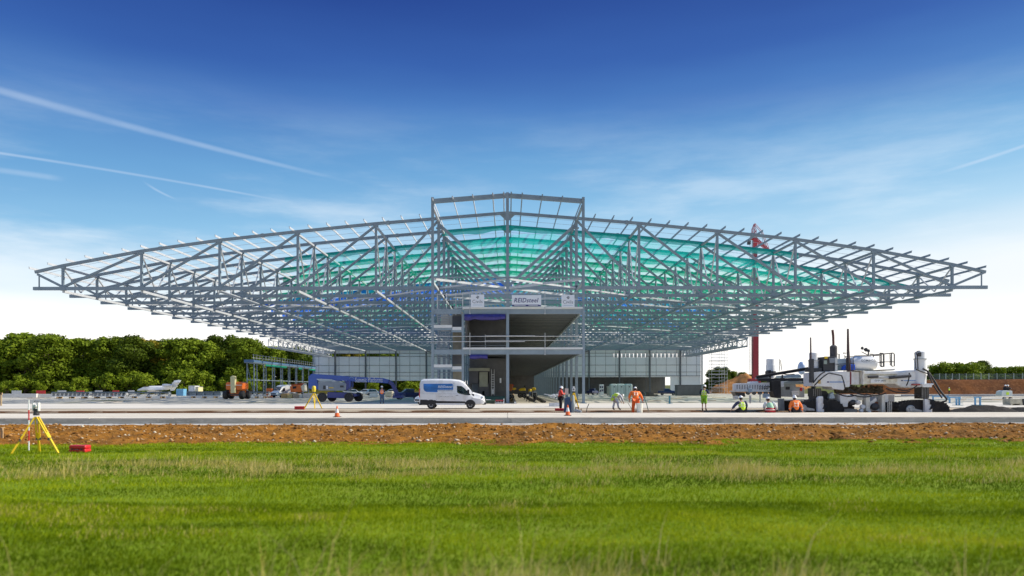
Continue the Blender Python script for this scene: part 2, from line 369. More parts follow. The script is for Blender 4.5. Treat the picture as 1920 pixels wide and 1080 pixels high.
struct(sheet('blinding_strip', np.linspace(-60, 60, 500), np.linspace(42.9, 44.6, 8), lambda X, Y: -.335-(Y < 43.2)*.12+.035*(vnoise(X/.35, Y/.2, 41)-.5)+.10*np.clip(vnoise(X/1.3, Y/.5, 42)-.75, 0, 1), g_blind))
g_trench = gmat('trench_soil', (.10, .05, .025), (.16, .085, .04), (.05, .03, .02), sc=.8, sc2=7)
struct(sheet('trench', np.linspace(-70, 70, 200), np.linspace(52.9, 60.5, 12), lambda X, Y: -.30+.08*(vnoise(X/.9, Y/.8, 51)-.5)+np.clip((Y-59.2)/1.0, 0, 1)*.255, g_trench))
# yard
g_sand = gmat('sandy_sub_base', (.46, .38, .27), (.56, .48, .37), (.38, .29, .19), s=(.15, 1, 1), sc=.4, sc2=5)
struct(sheet('sand_strip', np.linspace(-75, 75, 60), [59.9, 61, 66.5], lambda X, Y: X*0-.03-(Y < 60)*.10, g_sand))
g_apron = gmat('yard_concrete', (.74, .69, .60), (.62, .575, .50), (.50, .45, .38), s=(.12, 1, 1), sc=.4, sc2=4, bump=.15)
struct(sheet('concrete_apron', np.linspace(-120, 120, 60), np.linspace(66, 88, 20), lambda X, Y: X*0+.0, g_apron))
g_yard = gmat('yard_hardcore', (.62, .585, .49), (.46, .43, .36), (.76, .72, .61), s=(.1, .8, 1), sc=.25, sc2=2.2, bump=.5, streak=(.09, 9, .8, (.12, .115, .10), .75))
struct(sheet('yard', np.linspace(-240, 240, 240), np.concatenate([np.linspace(87.8, 150, 70), np.linspace(153, 262, 40)]), lambda X, Y: -.035+.16*(vnoise(X/6, Y/3, 61)-.5)*np.clip((Y-88)/6, 0, 1)*(np.abs(X-1.8)>9)+bank_h(X, Y)*0, g_yard, smooth=True))
# earth bank and the field above it on the right
g_bank = gmat('red_brown_clay', (.16, .055, .013), (.085, .030, .010), (.27, .12, .045), s=(1, 1, 1), sc=.18, sc2=1.6, bump=1.)
g_field = gmat('rough_field', (.16, .19, .05), (.24, .22, .08), (.10, .13, .03), sc=.05, sc2=.6)
bz = lambda X, Y: -.3+np.where(Y < 220, bank_h(X, Y)*1.06+.5*(vnoise(X/2.2, Y/1.6, 71)-.5)*np.clip((Y-208)/3, 0, 1)*np.clip((220-Y)/4, 0, 1), bank_h(X, Y)*1.06)
struct(sheet('earth_bank', np.linspace(94, 420, 330), np.concatenate([np.linspace(208, 219.9, 26)]), bz, g_bank, smooth=False))
struct(sheet('field', np.concatenate([np.linspace(94, 420, 80), [900, 2500]]), np.concatenate([np.linspace(219.5, 300, 14), [500, 1200, 3000]]), lambda X, Y: bz(X, Y)+.02, g_field))
# near orange spoil heaps beside the hangar's right corner
def heap(name, cx, cy, rx, ry, h, seed, m, label, cat='earth heap'):
    n = 46; u = np.linspace(-1, 1, n); X, Y = np.meshgrid(u, u); r = np.sqrt(X**2+Y**2)
    sh = np.clip(1-r**1.7, 0, 1)*(.55+.8*vnoise(X*2.6+9, Y*2.2+3, seed))+.12*(vnoise(X*9, Y*9, seed+1)-.5)*(r < .9)
    V = np.stack([(X*rx).ravel(), (Y*ry).ravel(), (sh*h-.12).ravel()], 1); i = np.arange(n*n).reshape(n, n)
    Fc = np.stack([i[:-1, :-1].ravel(), i[:-1, 1:].ravel(), i[1:, 1:].ravel(), i[1:, :-1].ravel()], 1)
    o = nmesh(name, V, Fc, m); o.location = (cx, cy, 0); return tag(o, label, cat)
g_spoil = gmat('orange_spoil', (.48, .21, .06), (.36, .15, .045), (.55, .36, .18), sc=.3, sc2=2)
heap('spoil_heap', 84, 262, 14, 9, 6.2, 81, g_spoil, 'tall orange earth heap just right of the hangar corner')
heap('spoil_heap', 100, 258, 16, 8, 3.0, 83, g_spoil, 'low orange spoil bank between the earth heap and the red crane mast')
heap('spoil_heap', 128, 250, 22, 7, 2.6, 85, g_spoil, 'long low orange spoil bank hidden partly behind the white paving machine')
g_asph = gmat('dark_aggregate', (.035, .033, .03), (.06, .055, .05), (.02, .02, .02), sc=1, sc2=8, bump=1)
for k, (cx, rx, h) in enumerate([(36.6, 3.6, .78), (40.2, 3.2, .7), (31.0, 2.2, .4)]):
    heap('aggregate_heap', cx, 57.2+.3*k, rx, 1.5, h, 90+k, g_asph, ['long heap of black aggregate on the trench edge right of the paver track', 'black aggregate heap nearest the right edge of the photo', 'small black aggregate heap beside the right crawler track'][k], 'aggregate heap').location.z = -.3
# ---------------------------------------------------------------- grass blades (one mass)
def grass():
    rs = np.random.RandomState(12); parts = []; tint = []; Fs = []; base = 0
    def emit(n, y0, y1, hh, ww, dens_pow, straw, tall=False):
        nonlocal base
        y = y0+(y1-y0)*rs.rand(n)**dens_pow; x = rs.uniform(-1, 1, n)*(y*.72+4.5)
        ok = y < EDGE(x)-.1+rs.rand(n)*.5; x, y = x[ok], y[ok]; n = len(x)
        patch = vnoise(x/1.6, y/1.0, 101)*.6+vnoise(x/.45, y/.5, 102)*.4; big = vnoise(x/4.5, y/2.2, 103)
        band = 1.25*np.exp(-((y-20.2)/2.)**2)*(-.1+2.*vnoise(x/2.6, y/1.1, 105)**1.5)+.95*np.exp(-((y-7.2)/1.3)**2)
        st = np.clip(band*.75+(patch-.62)*1.5+(big-.62)*.8, 0, 1)
        if tall:
            k = rs.rand(n) < st*1.3; x, y, st, patch, big = x[k], y[k], st[k], patch[k], big[k]; n = len(x)
        h = hh*(.45+.9*rs.rand(n))*(.55+.8*patch)*(1+.5*st)
        z = turf_z(x, y)-.01; a = rs.uniform(0, 6.28, n); lean = rs.uniform(.1, .9, n)*h; la = rs.normal(.3, 1.3, n)
        w = ww*(1+y/22.)*rs.uniform(.7, 1.3, n)
        dx, dy = np.cos(a)*w/2, np.sin(a)*w/2; lx, ly = np.cos(la)*lean, np.sin(la)*lean*.6
        P = np.stack([np.stack([x-dx, y-dy, z], 1), np.stack([x+dx, y+dy, z], 1), np.stack([x+dx*.7+lx*.35, y+dy*.7+ly*.35, z+h*.6], 1), np.stack([x-dx*.7+lx*.35, y-dy*.7+ly*.35, z+h*.6], 1), np.stack([x+lx, y+ly, z+h], 1)], 1)
        parts.append(P.reshape(-1, 3)); i = np.arange(n)[:, None]*5+base
        Fs.append(np.concatenate([i+np.array([[0, 1, 2]]), i+np.array([[0, 2, 3]]), i+np.array([[3, 2, 4]])])); base += n*5
        wide = vnoise(x/6.5, y/1.1, 107)*.6+vnoise(x/2.2, y/.55, 108)*.4; t = np.clip(.17+.10*(patch-.5)*2+.12*(rs.rand(n)-.5)+.62*(wide-.5)+.10*np.clip((y-19)/8, 0, 1)-.05, 0, .5) if not tall else rs.uniform(.62, 1, n)
        if not tall: dead = rs.rand(n) < st*straw; t = np.where(dead, rs.uniform(.55, .9, n), t)
        tint.append(np.repeat(t, 5))
    emit(235000, 5.6, 14, .062, .009, 1.0, .55)
    emit(290000, 12, 31.5, .075, .008, .95, .8)
    emit(38000, 15.5, 24.5, .18, .005, 1, 1, True)
    emit(20000, 5.6, 9.0, .26, .006, 1, 1, True)
    emit(900, 6.5, 9.5, .62, .007, 1, 1, True)
    m = tintmat('grass_blades', [(0, (.10, .16, .003)), (.22, (.28, .36, .006)), (.42, (.46, .49, .02)), (.6, (.46, .42, .06)), (.8, (.62, .50, .17)), (1, (.72, .60, .28))], .6, .35)
    o = nmesh('grass', np.concatenate(parts), np.concatenate(Fs), m, attr=np.concatenate(tint))
    tag(struct(o, 'stuff'), 'green meadow grass with straw coloured patches in the foreground', 'grass')
grass()
# ================================================================ THE HANGAR FRAME
YP, Y0, D, NT = 86.5, 94.2, 7.8, 20
YN = [Y0+D*i for i in range(NT)]
NODE = [8.76, 16.75, 26.7, 36.65, 46.6, 56.6]; TIP = 60.85
_zx = [0, 8.76, 16.75, 26.7, 36.65, 46.6, 56.6, 60.85, 64]; _zz = [24.3, 23.6, 22.95, 21.95, 20.87, 19.5, 17.65, 16.68, 16.0]
def zt(x): return float(np.interp(abs(x), _zx, _zz))      # top of the roof chord
ZB = 14.35                                                  # underside of bottom chord
HG = thing('hangar_frame', 'huge unfinished grey steel hangar frame with wide cantilevered roof trusses and a three storey centre', 'hangar', (0, YP, 0))
def truss_parts(Y):
    mb = MB()
    for sx in (-1, 1):
        TIPS = 60.15 if sx < 0 else TIP; pts = [0]+NODE+[TIPS]
        for a, b in zip(pts[:-1], pts[1:]): mb.bar((sx*a, Y, zt(a)-.18), (sx*b, Y, zt(b)-.18), .30, .36)
        if True:                          # haunch at the ridge
            mb.poly([(sx*.15, zt(0)-.3), (sx*1.0, zt(1)-.3), (sx*.15, zt(0)-1.2)], Y-.05, Y+.05)
        for nx in NODE[1:]:
            mb.box(sx*nx-.28, sx*nx+.28, Y-.17, Y+.17, zt(nx)-.55, zt(nx)-.30)
        for jx in (15.0, 31., 44.):      # splice plates
            mb.bar((sx*jx, Y, zt(jx)-.18), (sx*(jx+.35), Y, zt(jx+.35)-.18), .36, .46)
    t = mb.build('roof_truss', STEEL, HG)
    mb = MB(); mb.box(-60.35, TIP+.2, Y-.17, Y+.17, ZB, ZB+.42)
    for sx in (-1, 1):
        for nx in NODE: mb.box(sx*nx-.35, sx*nx+.35, Y-.2, Y+.2, ZB-.04, ZB+.5)
    mb.build('bottom_chord', STEEL, t)
    for sx in (-1, 1):
        TIPS = 60.15 if sx < 0 else TIP
        for nx in NODE[1:]:
            MB().bar((sx*nx, Y, ZB+.4), (sx*nx, Y, zt(nx)-.3), .28, .28, (0, 1, 0)).build('web_post', STEEL, t)
        MB().bar((sx*(TIPS-.5), Y, ZB+.4), (sx*(TIPS-.5), Y, zt(TIP)-.3), .12, .12, (0, 1, 0)).build('tip_hanger', STEEL, t)
        dg = [(0, ZB+.35, 8.76, zt(8.76)-.9)]+[(b, ZB+.4, a, zt(a)-.4) for a, b in zip(NODE[:-1], NODE[1:])]+[(56.6, ZB+.4, TIPS-.3, zt(TIP)-.3)]
        for x0, z0, x1, z1 in dg:
            MB().bar((sx*x0, Y, z0), (sx*x1, Y, z1), .26, .36 if x0 == 0 else .27).build('web_diagonal', STEEL, t)
    return t
t0 = truss_parts(Y0)
for i in range(1, NT):
    c = t0.copy(); link(c); c.location.y = D*i
    for ch in t0.children:
        k = ch.copy(); link(k); k.parent = c
# columns along three lines, one mesh each
for j, sx in enumerate((-8.76, 8.76, 0)):
    for i, Y in enumerate(YN):
        top = zt(sx)-.3 if sx else ZB+.1
        mb = MB(); w = .19
        w = .17; mb.box(sx-w, sx+w, Y-.2, Y-.17, 0, top).box(sx-w, sx+w, Y+.17, Y+.2, 0, top).box(sx-.02, sx+.02, Y-.17, Y+.17, 0, top)
        if sx: mb.box(sx-.32, sx+.32, Y-.26, Y+.26, top-1.2, top-1.05)
        mb.box(sx-.3, sx+.3, Y-.3, Y+.3, 0, .05)
        mb.build('column', STEEL, HG)
        if False:       # wind posts between, two storeys high
            mb = MB().box(sx-.1, sx+.1, Y+D/2-.12, Y+D/2+.12, 0, 11.2); mb.build('wind_post', STEEL, HG)
# front gable frame, one bay ahead
for sx, w in ((-8.76, .15), (8.86, .15), (0, .17)):
    mb = MB(); top = zt(sx)+.5 if sx else zt(0)+.35
    mb.box(sx-w, sx+w, YP-.2, YP-.16, 0, top).box(sx-w, sx+w, YP+.16, YP+.2, 0, top).box(sx-.03, sx+.03, YP-.16, YP+.16, 0, top).box(sx-.35, sx+.35, YP-.35, YP+.35, 0, .06)
    mb.build('column', STEEL2 if False else STEEL, HG)
mb = MB()
for sx in (-1, 1): mb.bar((sx*.15, YP, zt(0)-.0), (sx*8.7, YP, zt(8.7)+.05), .3, .52)
mb.build('gable_rafter', STEEL, HG)
MB().bar((-8.7, YP, 14.75), (8.7, YP, 14.75), .18, .16).build('gable_tie', STEEL, HG)
# purlins over every truss, projecting past the first
PX = [.4]+[1.68+2.335*k for k in range(26)]
for sx in (-1, 1):
    for k, x in enumerate(PX):
        y0 = YP-.9 if x < 9.2 else Y0-1.35
        z = zt(x)
        mb = MB(); mb.box(sx*x-.035, sx*x+.035, y0, YN[-1]+.3, z, z+.26).box(sx*x-(.11 if sx < 0 else -.035), sx*x+(.11 if sx > 0 else -.035), y0, YN[-1]+.3, z+.235, z+.262)
        mb.build('purlin', STEEL2 if sx < 0 else STEEL, HG)  # left purlins paler, sunlight on their visible faces put into the colour
# eaves-to-ridge node beams (top) and longitudinal ties (bottom), sway bracing
for sx in (-1, 1):
    for nx in NODE:
        y0 = YP if nx < 9 else Y0
        MB().box(sx*nx-.12, sx*nx+.12, y0, YN[-1], zt(nx)-.62, zt(nx)-.37).build('ridge_tie' if False else 'node_beam', STEEL2 if sx < 0 else STEEL, HG)  # left beams coloured as sunlit, right ones as shaded
        MB().box(sx*nx-.11, sx*nx+.11, y0, YN[-1], ZB-.30, ZB-.003).build('longitudinal_tie', STEEL2 if sx < 0 else STEEL, HG)  # same painted sun and shade split for the bottom ties
        if nx > 9:
            mb = MB()
            for a, b in zip(YN[:-1], YN[1:]):
                mid = (a+b)/2; mb.bar((sx*nx, a, zt(nx)-.5), (sx*nx, mid, ZB+.2), .14, .14).bar((sx*nx, b, zt(nx)-.5), (sx*nx, mid, ZB+.2), .14, .14)
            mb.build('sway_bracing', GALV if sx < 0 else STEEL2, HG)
allx = [0]+NODE+[TIP]
zb = ZB+.2
def chain(sx, i0, rev):
    mb = MB(); n = 0
    for j in range(6):
        a, b = allx[j]*sx, allx[j+1]*sx; i = i0+j
        ya = YN[0]+(i)*D; yb = ya+D
        if ya < YP-.1 or yb > YN[-1]+.1: continue
        if rev: mb.bar((a, yb, zb), (b, ya, zb), .18, .2)
        else: mb.bar((a, ya, zb), (b, yb, zb), .18, .2)
        n += 1
    if n: mb.build('plan_bracing', STEEL2, HG)
for sx in (-1, 1):
    for i0 in (-1, 5, 11): chain(sx, i0, False)
    mb = MB()
    for i in range(-1, NT-1):
        ya, yb = Y0+i*D, Y0+(i+1)*D
        if i % 2: mb.bar((sx*8.7, ya, zb), (0, yb, zb), .18, .26)
        else: mb.bar((0, ya, zb), (sx*8.7, yb, zb), .18, .26)
    mb.build('plan_bracing', STEEL2, HG)
    for i in (2, 9, 15):
        mb = MB()
        for j in range(2, 6): mb.bar((sx*allx[j], YN[i+(j % 2)], zb), (sx*allx[j+1], YN[i+1-(j % 2)], zb), .18, .2)
        mb.build('plan_bracing', STEEL2, HG)
# thin roof rods between the purlins
for i in range(0, NT-1):
    for f in (.33, .66):
        mb = MB(); y = YN[i]+D*f
        for sx in (-1, 1):
            for a, b in zip(allx[:-1], allx[1:]): mb.bar((sx*a, y, zt(a)+.1), (sx*b, y, zt(b)+.1), .03, .03)
        mb.build('anti_sag_rod', GALV, HG)
# box girder over the door openings at both outer edges
for sx in (-1, 1):
    ya, yb = 186.0, 241.9; mb = MB(); xo = sx*60.2; xi = sx*57.6
    for x in (xo, xi):
        mb.box(x-.15, x+.15, ya, yb, 12.2, 12.55).box(x-.12, x+.12, ya, yb, 14.0, 14.3)
        n = 14
        for k in range(n+1):
            y = ya+(yb-ya)*k/n; mb.box(x-.09, x+.09, y-.09, y+.09, 12.5, 14.1)
            if k < n: y2 = ya+(yb-ya)*(k+1)/n; mb.bar((x, y, 12.5 if k % 2 else 14.1), (x, y2, 14.1 if k % 2 else 12.5), .1, .1)
    for k in range(29):
        y = ya+(yb-ya)*k/28; mb.box(min(xo, xi), max(xo, xi), y-.1, y+.1, 12.1, 12.25)
    mb.build('door_girder', STEEL2 if sx < 0 else STEEL, HG)  # left girder gets the sunlit tone of the same steel
# ---------------------------------------------------------------- decks and stair tower in the centre
SOFF = mat('galvanised_deck_soffit', (.82, .80, .70), .55, .1, .10, .8)
EDGEC = mat('deck_edge_trim', (.72, .72, .70), .5, 0, .05, 2)
BLOCK = mat('concrete_block', (.26, .24, .19), .9, 0, .18, 1.5)
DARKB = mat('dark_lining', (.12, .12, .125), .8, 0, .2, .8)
XL, XR, XM = -8.76, 8.76, -5.24
YE = YN[-1]-.3
for zt_, nm in ((11.24, 'upper_deck'), (6.52, 'lower_deck')):
    mb = MB(); mb.mi = 0; mb.box(XM+.1, XR-.2, YP-.22, YE, zt_-.16, zt_-.02)
    y = YP+.5; ribs = 0
    while y < YE-1:
        w = .60 if y < 130 else 1.2; mb.box(XM+.2, XR-.25, y, y+w*.55, zt_-.30, zt_-.163); y += w
    mb.mi = 3
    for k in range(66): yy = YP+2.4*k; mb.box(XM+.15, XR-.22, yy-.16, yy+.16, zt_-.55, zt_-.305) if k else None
    mb.mi = 2; mb.box(XM, XR-.02, YP-.27, YP-.225, zt_-.2, zt_+.02)
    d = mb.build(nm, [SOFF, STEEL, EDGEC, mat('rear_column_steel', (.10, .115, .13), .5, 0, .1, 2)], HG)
    mb = MB(); mb.box(XL+.16, XM-.14, YP-.14, YP+.1, zt_-.78, zt_-.205).box(XM+.14, -.18, YP-.14, YP+.1, zt_-.78, zt_-.205).box(.18, XR-.06, YP-.14, YP+.1, zt_-.78, zt_-.205).box(-.2, .2, YP-.05, YP+.1, zt_-.75, zt_-.25)
    mb.build('deck_edge_beam', STEEL, d)
    mb = MB(); mb.box(XR-.2, XR-.02, YP+.2, YE, zt_-.7, zt_-.1); mb.build('deck_side_beam', STEEL, d)
mb = MB()
mb.box(XM-.13, XM+.13, YP-.15, YP+.15, 0, 10.45); mb.build('stair_column', STEEL, HG)
# stair tower: landings, flights, block shaft
STW = None
for z in (8.75, 4.15):
    st = MB(); st.box(XL+.16, XM-.14, YP-.1, YP+1.6, z-.05, z+.05)
    st.box(XL+.15, XL+2.2, YP-.16, YP-.02, z-.18, z+.22).box(XL+2.2, XM-.13, YP-.16, YP-.02, z-.42, z-.02)
    s = st.build('stair_landing', STEEL, HG)
    MB().box(XL+.15, XL+2.25, YP-.19, YP-.162, z+.1, z+.42).box(XL+2.3, XM-.15, YP-.19, YP-.162, z-.16, z+.2).build('landing_slab', EDGEC, s)
mb = MB()
for z0, z1 in ((0, 4.1), (4.2, 6.4), (6.5, 8.7), (8.8, 11.1)):
    n = 10
    for k in range(n):
        y = YP+1.7+(k if z0 in (0, 6.5) else n-k)*.28; z = z0+(z1-z0)*k/n
        mb.box(XL+.3, XL+1.7, y, y+.3, z, z+.05)
    a = YP+1.7; b = a+2.8; (a, b) = (a, b) if z0 in (0, 6.5) else (b, a)
    for x in (XL+.28, XL+1.72): mb.bar((x, a, z0), (x, b, z1), .05, .25)
mb.build('stair_flight', STEEL2, s)
mb = MB(); mb.mi = 0
mb.box(-6.55, -5.5, YP+1.8, YP+5.5, 0, 11.0)
mb.mi = 1; mb.box(-8.3, -6.7, YP+5.6, YP+5.8, 8.9, 10.9); mb.mi = 2
mb.box(-6.6, -5.45, YP+1.77, YP+1.795, 9.1, 10.4).box(-6.6, -5.45, YP+1.77, YP+1.795, 4.7, 5.7)
mb.build('lift_shaft', [BLOCK, mat('pale_sheeting', (.55, .52, .44), .8, 0, .1, 2), DARKB], s)
# block core filling the left of the decks
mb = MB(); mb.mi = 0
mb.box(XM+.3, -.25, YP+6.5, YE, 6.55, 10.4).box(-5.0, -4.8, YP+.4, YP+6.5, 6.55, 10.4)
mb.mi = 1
mb.box(XM+.2, -.25, YP+10.5, YE, 0, 5.7)  # ground floor core in dark grey blockwork
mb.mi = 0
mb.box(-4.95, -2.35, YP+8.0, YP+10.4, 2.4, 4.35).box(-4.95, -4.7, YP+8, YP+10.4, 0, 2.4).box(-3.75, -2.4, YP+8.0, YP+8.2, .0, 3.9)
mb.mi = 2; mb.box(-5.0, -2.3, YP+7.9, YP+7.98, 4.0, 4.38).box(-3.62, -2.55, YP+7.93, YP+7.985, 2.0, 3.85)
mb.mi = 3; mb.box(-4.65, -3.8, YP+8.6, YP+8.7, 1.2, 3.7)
mb.build('block_core', [DARKB, mat('dark_grey_blockwork', (.15, .155, .16), .9, 0, .2, 1), mat('green_grey_board', (.36, .37, .28), .8, 0, .1, 2), mat('blue_grey_cladding', (.20, .24, .29), .6, 0, .1, 2)], HG)
mb = MB()
for k in range(9): mb.box(-2.05, -1.75, YP+7.8, YP+7.9, 3.5-.3*k, 3.56-.3*k)
mb.box(-2.1, -2.05, YP+7.8, YP+7.9, .2, 4.2).box(-1.75, -1.7, YP+7.8, YP+7.9, .2, 4.2)
one(mb, 'ladder', GALV, 'tall grey ladder standing against the dark block core behind the van', 'ladder')
# end wall of the corridor
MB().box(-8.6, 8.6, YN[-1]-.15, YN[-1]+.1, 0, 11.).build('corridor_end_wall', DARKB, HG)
# ---------------------------------------------------------------- rear cladding
PANEL = mat('ribbed_wall_panel', (.80, .84, .85), .5, 0, .03, .3)
YB = 242.9
JOINT = mat('panel_joint', (.16, .17, .18), .6, 0, .1, 2)
WIN = mat('white_translucent_glazing', (.75, .78, .80), .2, 0, .04, 2)
def wallpart(sx, x0, x1, zlo, zlo2, xsplit, win, name):
    mb = MB(); X = lambda x: sx*x
    def seg(a, b, z0, z1): mb.box(min(X(a), X(b)), max(X(a), X(b)), YB, YB+.2, z0, z1)
    w0, w1, wz0, wz1 = win
    seg(x0, w0, zlo, 15.2); seg(w0, w1, wz1, 15.2)
    if xsplit < w1: seg(w0, xsplit, zlo, wz0); seg(xsplit, w1, zlo2, wz0); seg(w1, x1, zlo2, 15.2)
    else: seg(w0, w1, zlo, wz0); seg(w1, x1, zlo2, 15.2)
    p = mb.build(name, PANEL, HG)
    mb = MB()
    for z in (13.3, 12.3, 9.4, 7.1, 5.9): mb.box(min(X(x0), X(x1)), max(X(x0), X(x1)), YB-.1, YB-.003, z, z+.12)
    k = x0
    while k < x1: mb.box(X(k)-.04, X(k)+.04, YB-.06, YB-.004, zlo, 15.2); k += 3.32
    mb.build('wall_joints', JOINT, p)
    return p
wl = wallpart(-1, 8.9, 64.0, 4.6, 4.6, 60, (35.7, 59.5, 12.42, 13.28), 'rear_cladding')
wr = wallpart(1, 8.9, 63.4, 5.75, -.1, 53.4, (34.8, 58.3, 12.0, 13.25), 'rear_cladding')
mb = MB()
for k in range(18): mb.box(35+k*1.295, 35+k*1.295+1.02, YB+.08, YB+.12, 12.02, 13.22)
mb.build('window_strip', WIN, wr)
MB().box(8.9, 62.9, YB-.3, YB-.103, 5.5, 5.8).build('sill_beam', EDGEC, wr)
MB().box(-60., -8.9, YB-.3, YB-.103, 4.4, 4.62).build('sill_beam', EDGEC, wl)
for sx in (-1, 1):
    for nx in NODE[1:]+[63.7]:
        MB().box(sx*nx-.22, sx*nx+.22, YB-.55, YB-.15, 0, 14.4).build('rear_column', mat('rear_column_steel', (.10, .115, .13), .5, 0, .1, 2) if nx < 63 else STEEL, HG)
    MB().bar((sx*8.9, YB-.75, 8.2), (sx*26.7, YB-.75, 14.2), .2, .3).build('wall_bracing', JOINT, HG)
# dark back-of-opening store right: a deep recess under the right cladding
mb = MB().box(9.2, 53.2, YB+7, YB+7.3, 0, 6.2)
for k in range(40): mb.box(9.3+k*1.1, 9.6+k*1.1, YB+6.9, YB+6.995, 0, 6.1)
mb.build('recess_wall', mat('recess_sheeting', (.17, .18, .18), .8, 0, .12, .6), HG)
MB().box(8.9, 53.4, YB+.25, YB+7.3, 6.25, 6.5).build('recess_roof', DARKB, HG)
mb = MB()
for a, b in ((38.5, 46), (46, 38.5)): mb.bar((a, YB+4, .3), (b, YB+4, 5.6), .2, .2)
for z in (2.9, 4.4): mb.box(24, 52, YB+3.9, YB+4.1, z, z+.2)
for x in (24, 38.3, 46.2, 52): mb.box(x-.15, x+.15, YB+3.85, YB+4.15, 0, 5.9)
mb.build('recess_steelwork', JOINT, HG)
# scaffold stair tower at the hangar's right corner
mb = MB()
for x in (65.6, 68.9, 70.6):
    for y in (238, 241): mb.tube([(x, y, 0), (x, y, 14.2)], .05, 5)
for k in range(13):
    z = .9+k*1.08
    for y in (238, 241): mb.tube([(65.4, y, z), (70.8, y, z)], .04, 5)
    if k % 2: mb.bar((65.6, 238, z-1), (70.6, 238, z+.9), .05, .05)
for z in (10.7, 6.4, 2.2): mb.box(65.4, 70.8, 238, 241, z-.04, z+.04)
one(mb, 'scaffold_tower', GALV, 'slim tube scaffold tower standing beside the hangar\'s right rear corner', 'scaffold')
# ---------------------------------------------------------------- side annex frame on the left
AX = thing('annex_frame', 'low blue grey steel annex frame with guard rails on top left of the hangar wall', 'steel frame', (-62, 178, 0))
xa, ya, yb = -62.4, 182., 239.
for k in range(9):
    y = ya+(yb-ya)*k/8
    for x in (xa, xa-1.7) if k < 8 else (xa,):
        MB().box(x-.12, x+.12, y-.12, y+.12, 0, 8.1).build('post', STEEL, AX)
BLUEB = mat('blue_boarding', (.10, .19, .33), .6, 0, .15, 2)
mb = MB(); mb.mi = 0; mb.box(xa-2, xa+.35, ya-1.3, yb, 8.15, 8.3); mb.mi = 1; mb.box(xa+.36, xa+.42, ya-1.4, yb, 8.32, 8.95).box(xa-2, xa+.4, ya-1.36, ya-1.3, 8.31, 8.95); mb.build('top_deck', [STEEL, BLUEB], AX)
GREENN = mat('green_sheeting', (.01, .30, .19), .6, 0, .15, 1)
for a_, b_ in ((8, 26), (38, 42), (50, yb-ya)): MB().box(xa+.2, xa+.26, ya+a_, ya+b_, 7.5, 8.14).build('hanging_net', GREENN, AX)
mb = MB().box(xa-.1, xa+.1, ya, yb, 3.9, 4.1).box(xa-1.8, xa-1.6, ya, yb, 3.9, 4.1)
for k in range(9):
    y = ya+(yb-ya)*k/8; mb.box(xa-1.7, xa, y-.1, y+.1, 3.9, 4.1)
mb.bar((xa, ya, .2), (xa-1.7, ya, 7.8), .1, .1); mb.build('tie_beam', STEEL, AX)
mb = MB()
for k in range(26): y = ya-1.2+(yb-ya+1)*k/25; mb.tube([(xa+.3, y, 8.3), (xa+.3, y, 10.3)], .05, 5)
for z in (9.4, 10.1): mb.tube([(xa+.3, ya-2, z), (xa+.3, yb, z)], .05, 5)
mb.build('guard_rail', GALV, AX)
# ---------------------------------------------------------------- safety nets, one per bay
def netmat(name, c, a):
    m = bpy.data.materials.new(name); m.use_nodes = True; N = m.node_tree.nodes; L = m.node_tree.links; b = N['Principled BSDF']
    b.inputs['Base Color'].default_value = (*c, 1); b.inputs['Roughness'].default_value = .8
    tr = N.new('ShaderNodeBsdfTransparent'); tl = N.new('ShaderNodeBsdfTranslucent'); tl.inputs[0].default_value = (*[min(1, k*1.25) for k in c], 1)
    m1 = N.new('ShaderNodeMixShader'); m1.inputs[0].default_value = .55; L.new(b.outputs[0], m1.inputs[1]); L.new(tl.outputs[0], m1.inputs[2])
    n = N.new('ShaderNodeTexNoise'); n.inputs['Scale'].default_value = .5; tc = N.new('ShaderNodeTexCoord'); L.new(tc.outputs['Object'], n.inputs[0])
    at = N.new('ShaderNodeAttribute'); at.attribute_name = 'tint'
    mr = N.new('ShaderNodeMapRange'); L.new(n.outputs['Fac'], mr.inputs[0]); mr.inputs[1].default_value = .3; mr.inputs[2].default_value = .7; mr.inputs[3].default_value = a*.8; mr.inputs[4].default_value = a*1.2
    ad = N.new('ShaderNodeMath'); ad.operation = 'ADD'; L.new(mr.outputs[0], ad.inputs[0]); L.new(at.outputs['Fac'], ad.inputs[1]); ad.use_clamp = True
    m2 = N.new('ShaderNodeMixShader'); L.new(ad.outputs[0], m2.inputs[0]); L.new(tr.outputs[0], m2.inputs[1]); L.new(m1.outputs[0], m2.inputs[2]); L.new(m2.outputs[0], N['Material Output'].inputs[0])
    return m
NG, NTEAL, NB = netmat('green_net', (.01, .64, .36), .27), netmat('teal_net', (.01, .62, .52), .32), netmat('blue_net', (.03, .22, 1.), .52)
WHERE = {1: 'nearest the front gable', 2: 'just behind the nearest one', 3: 'two behind the nearest one', 4: 'three behind the nearest one'}
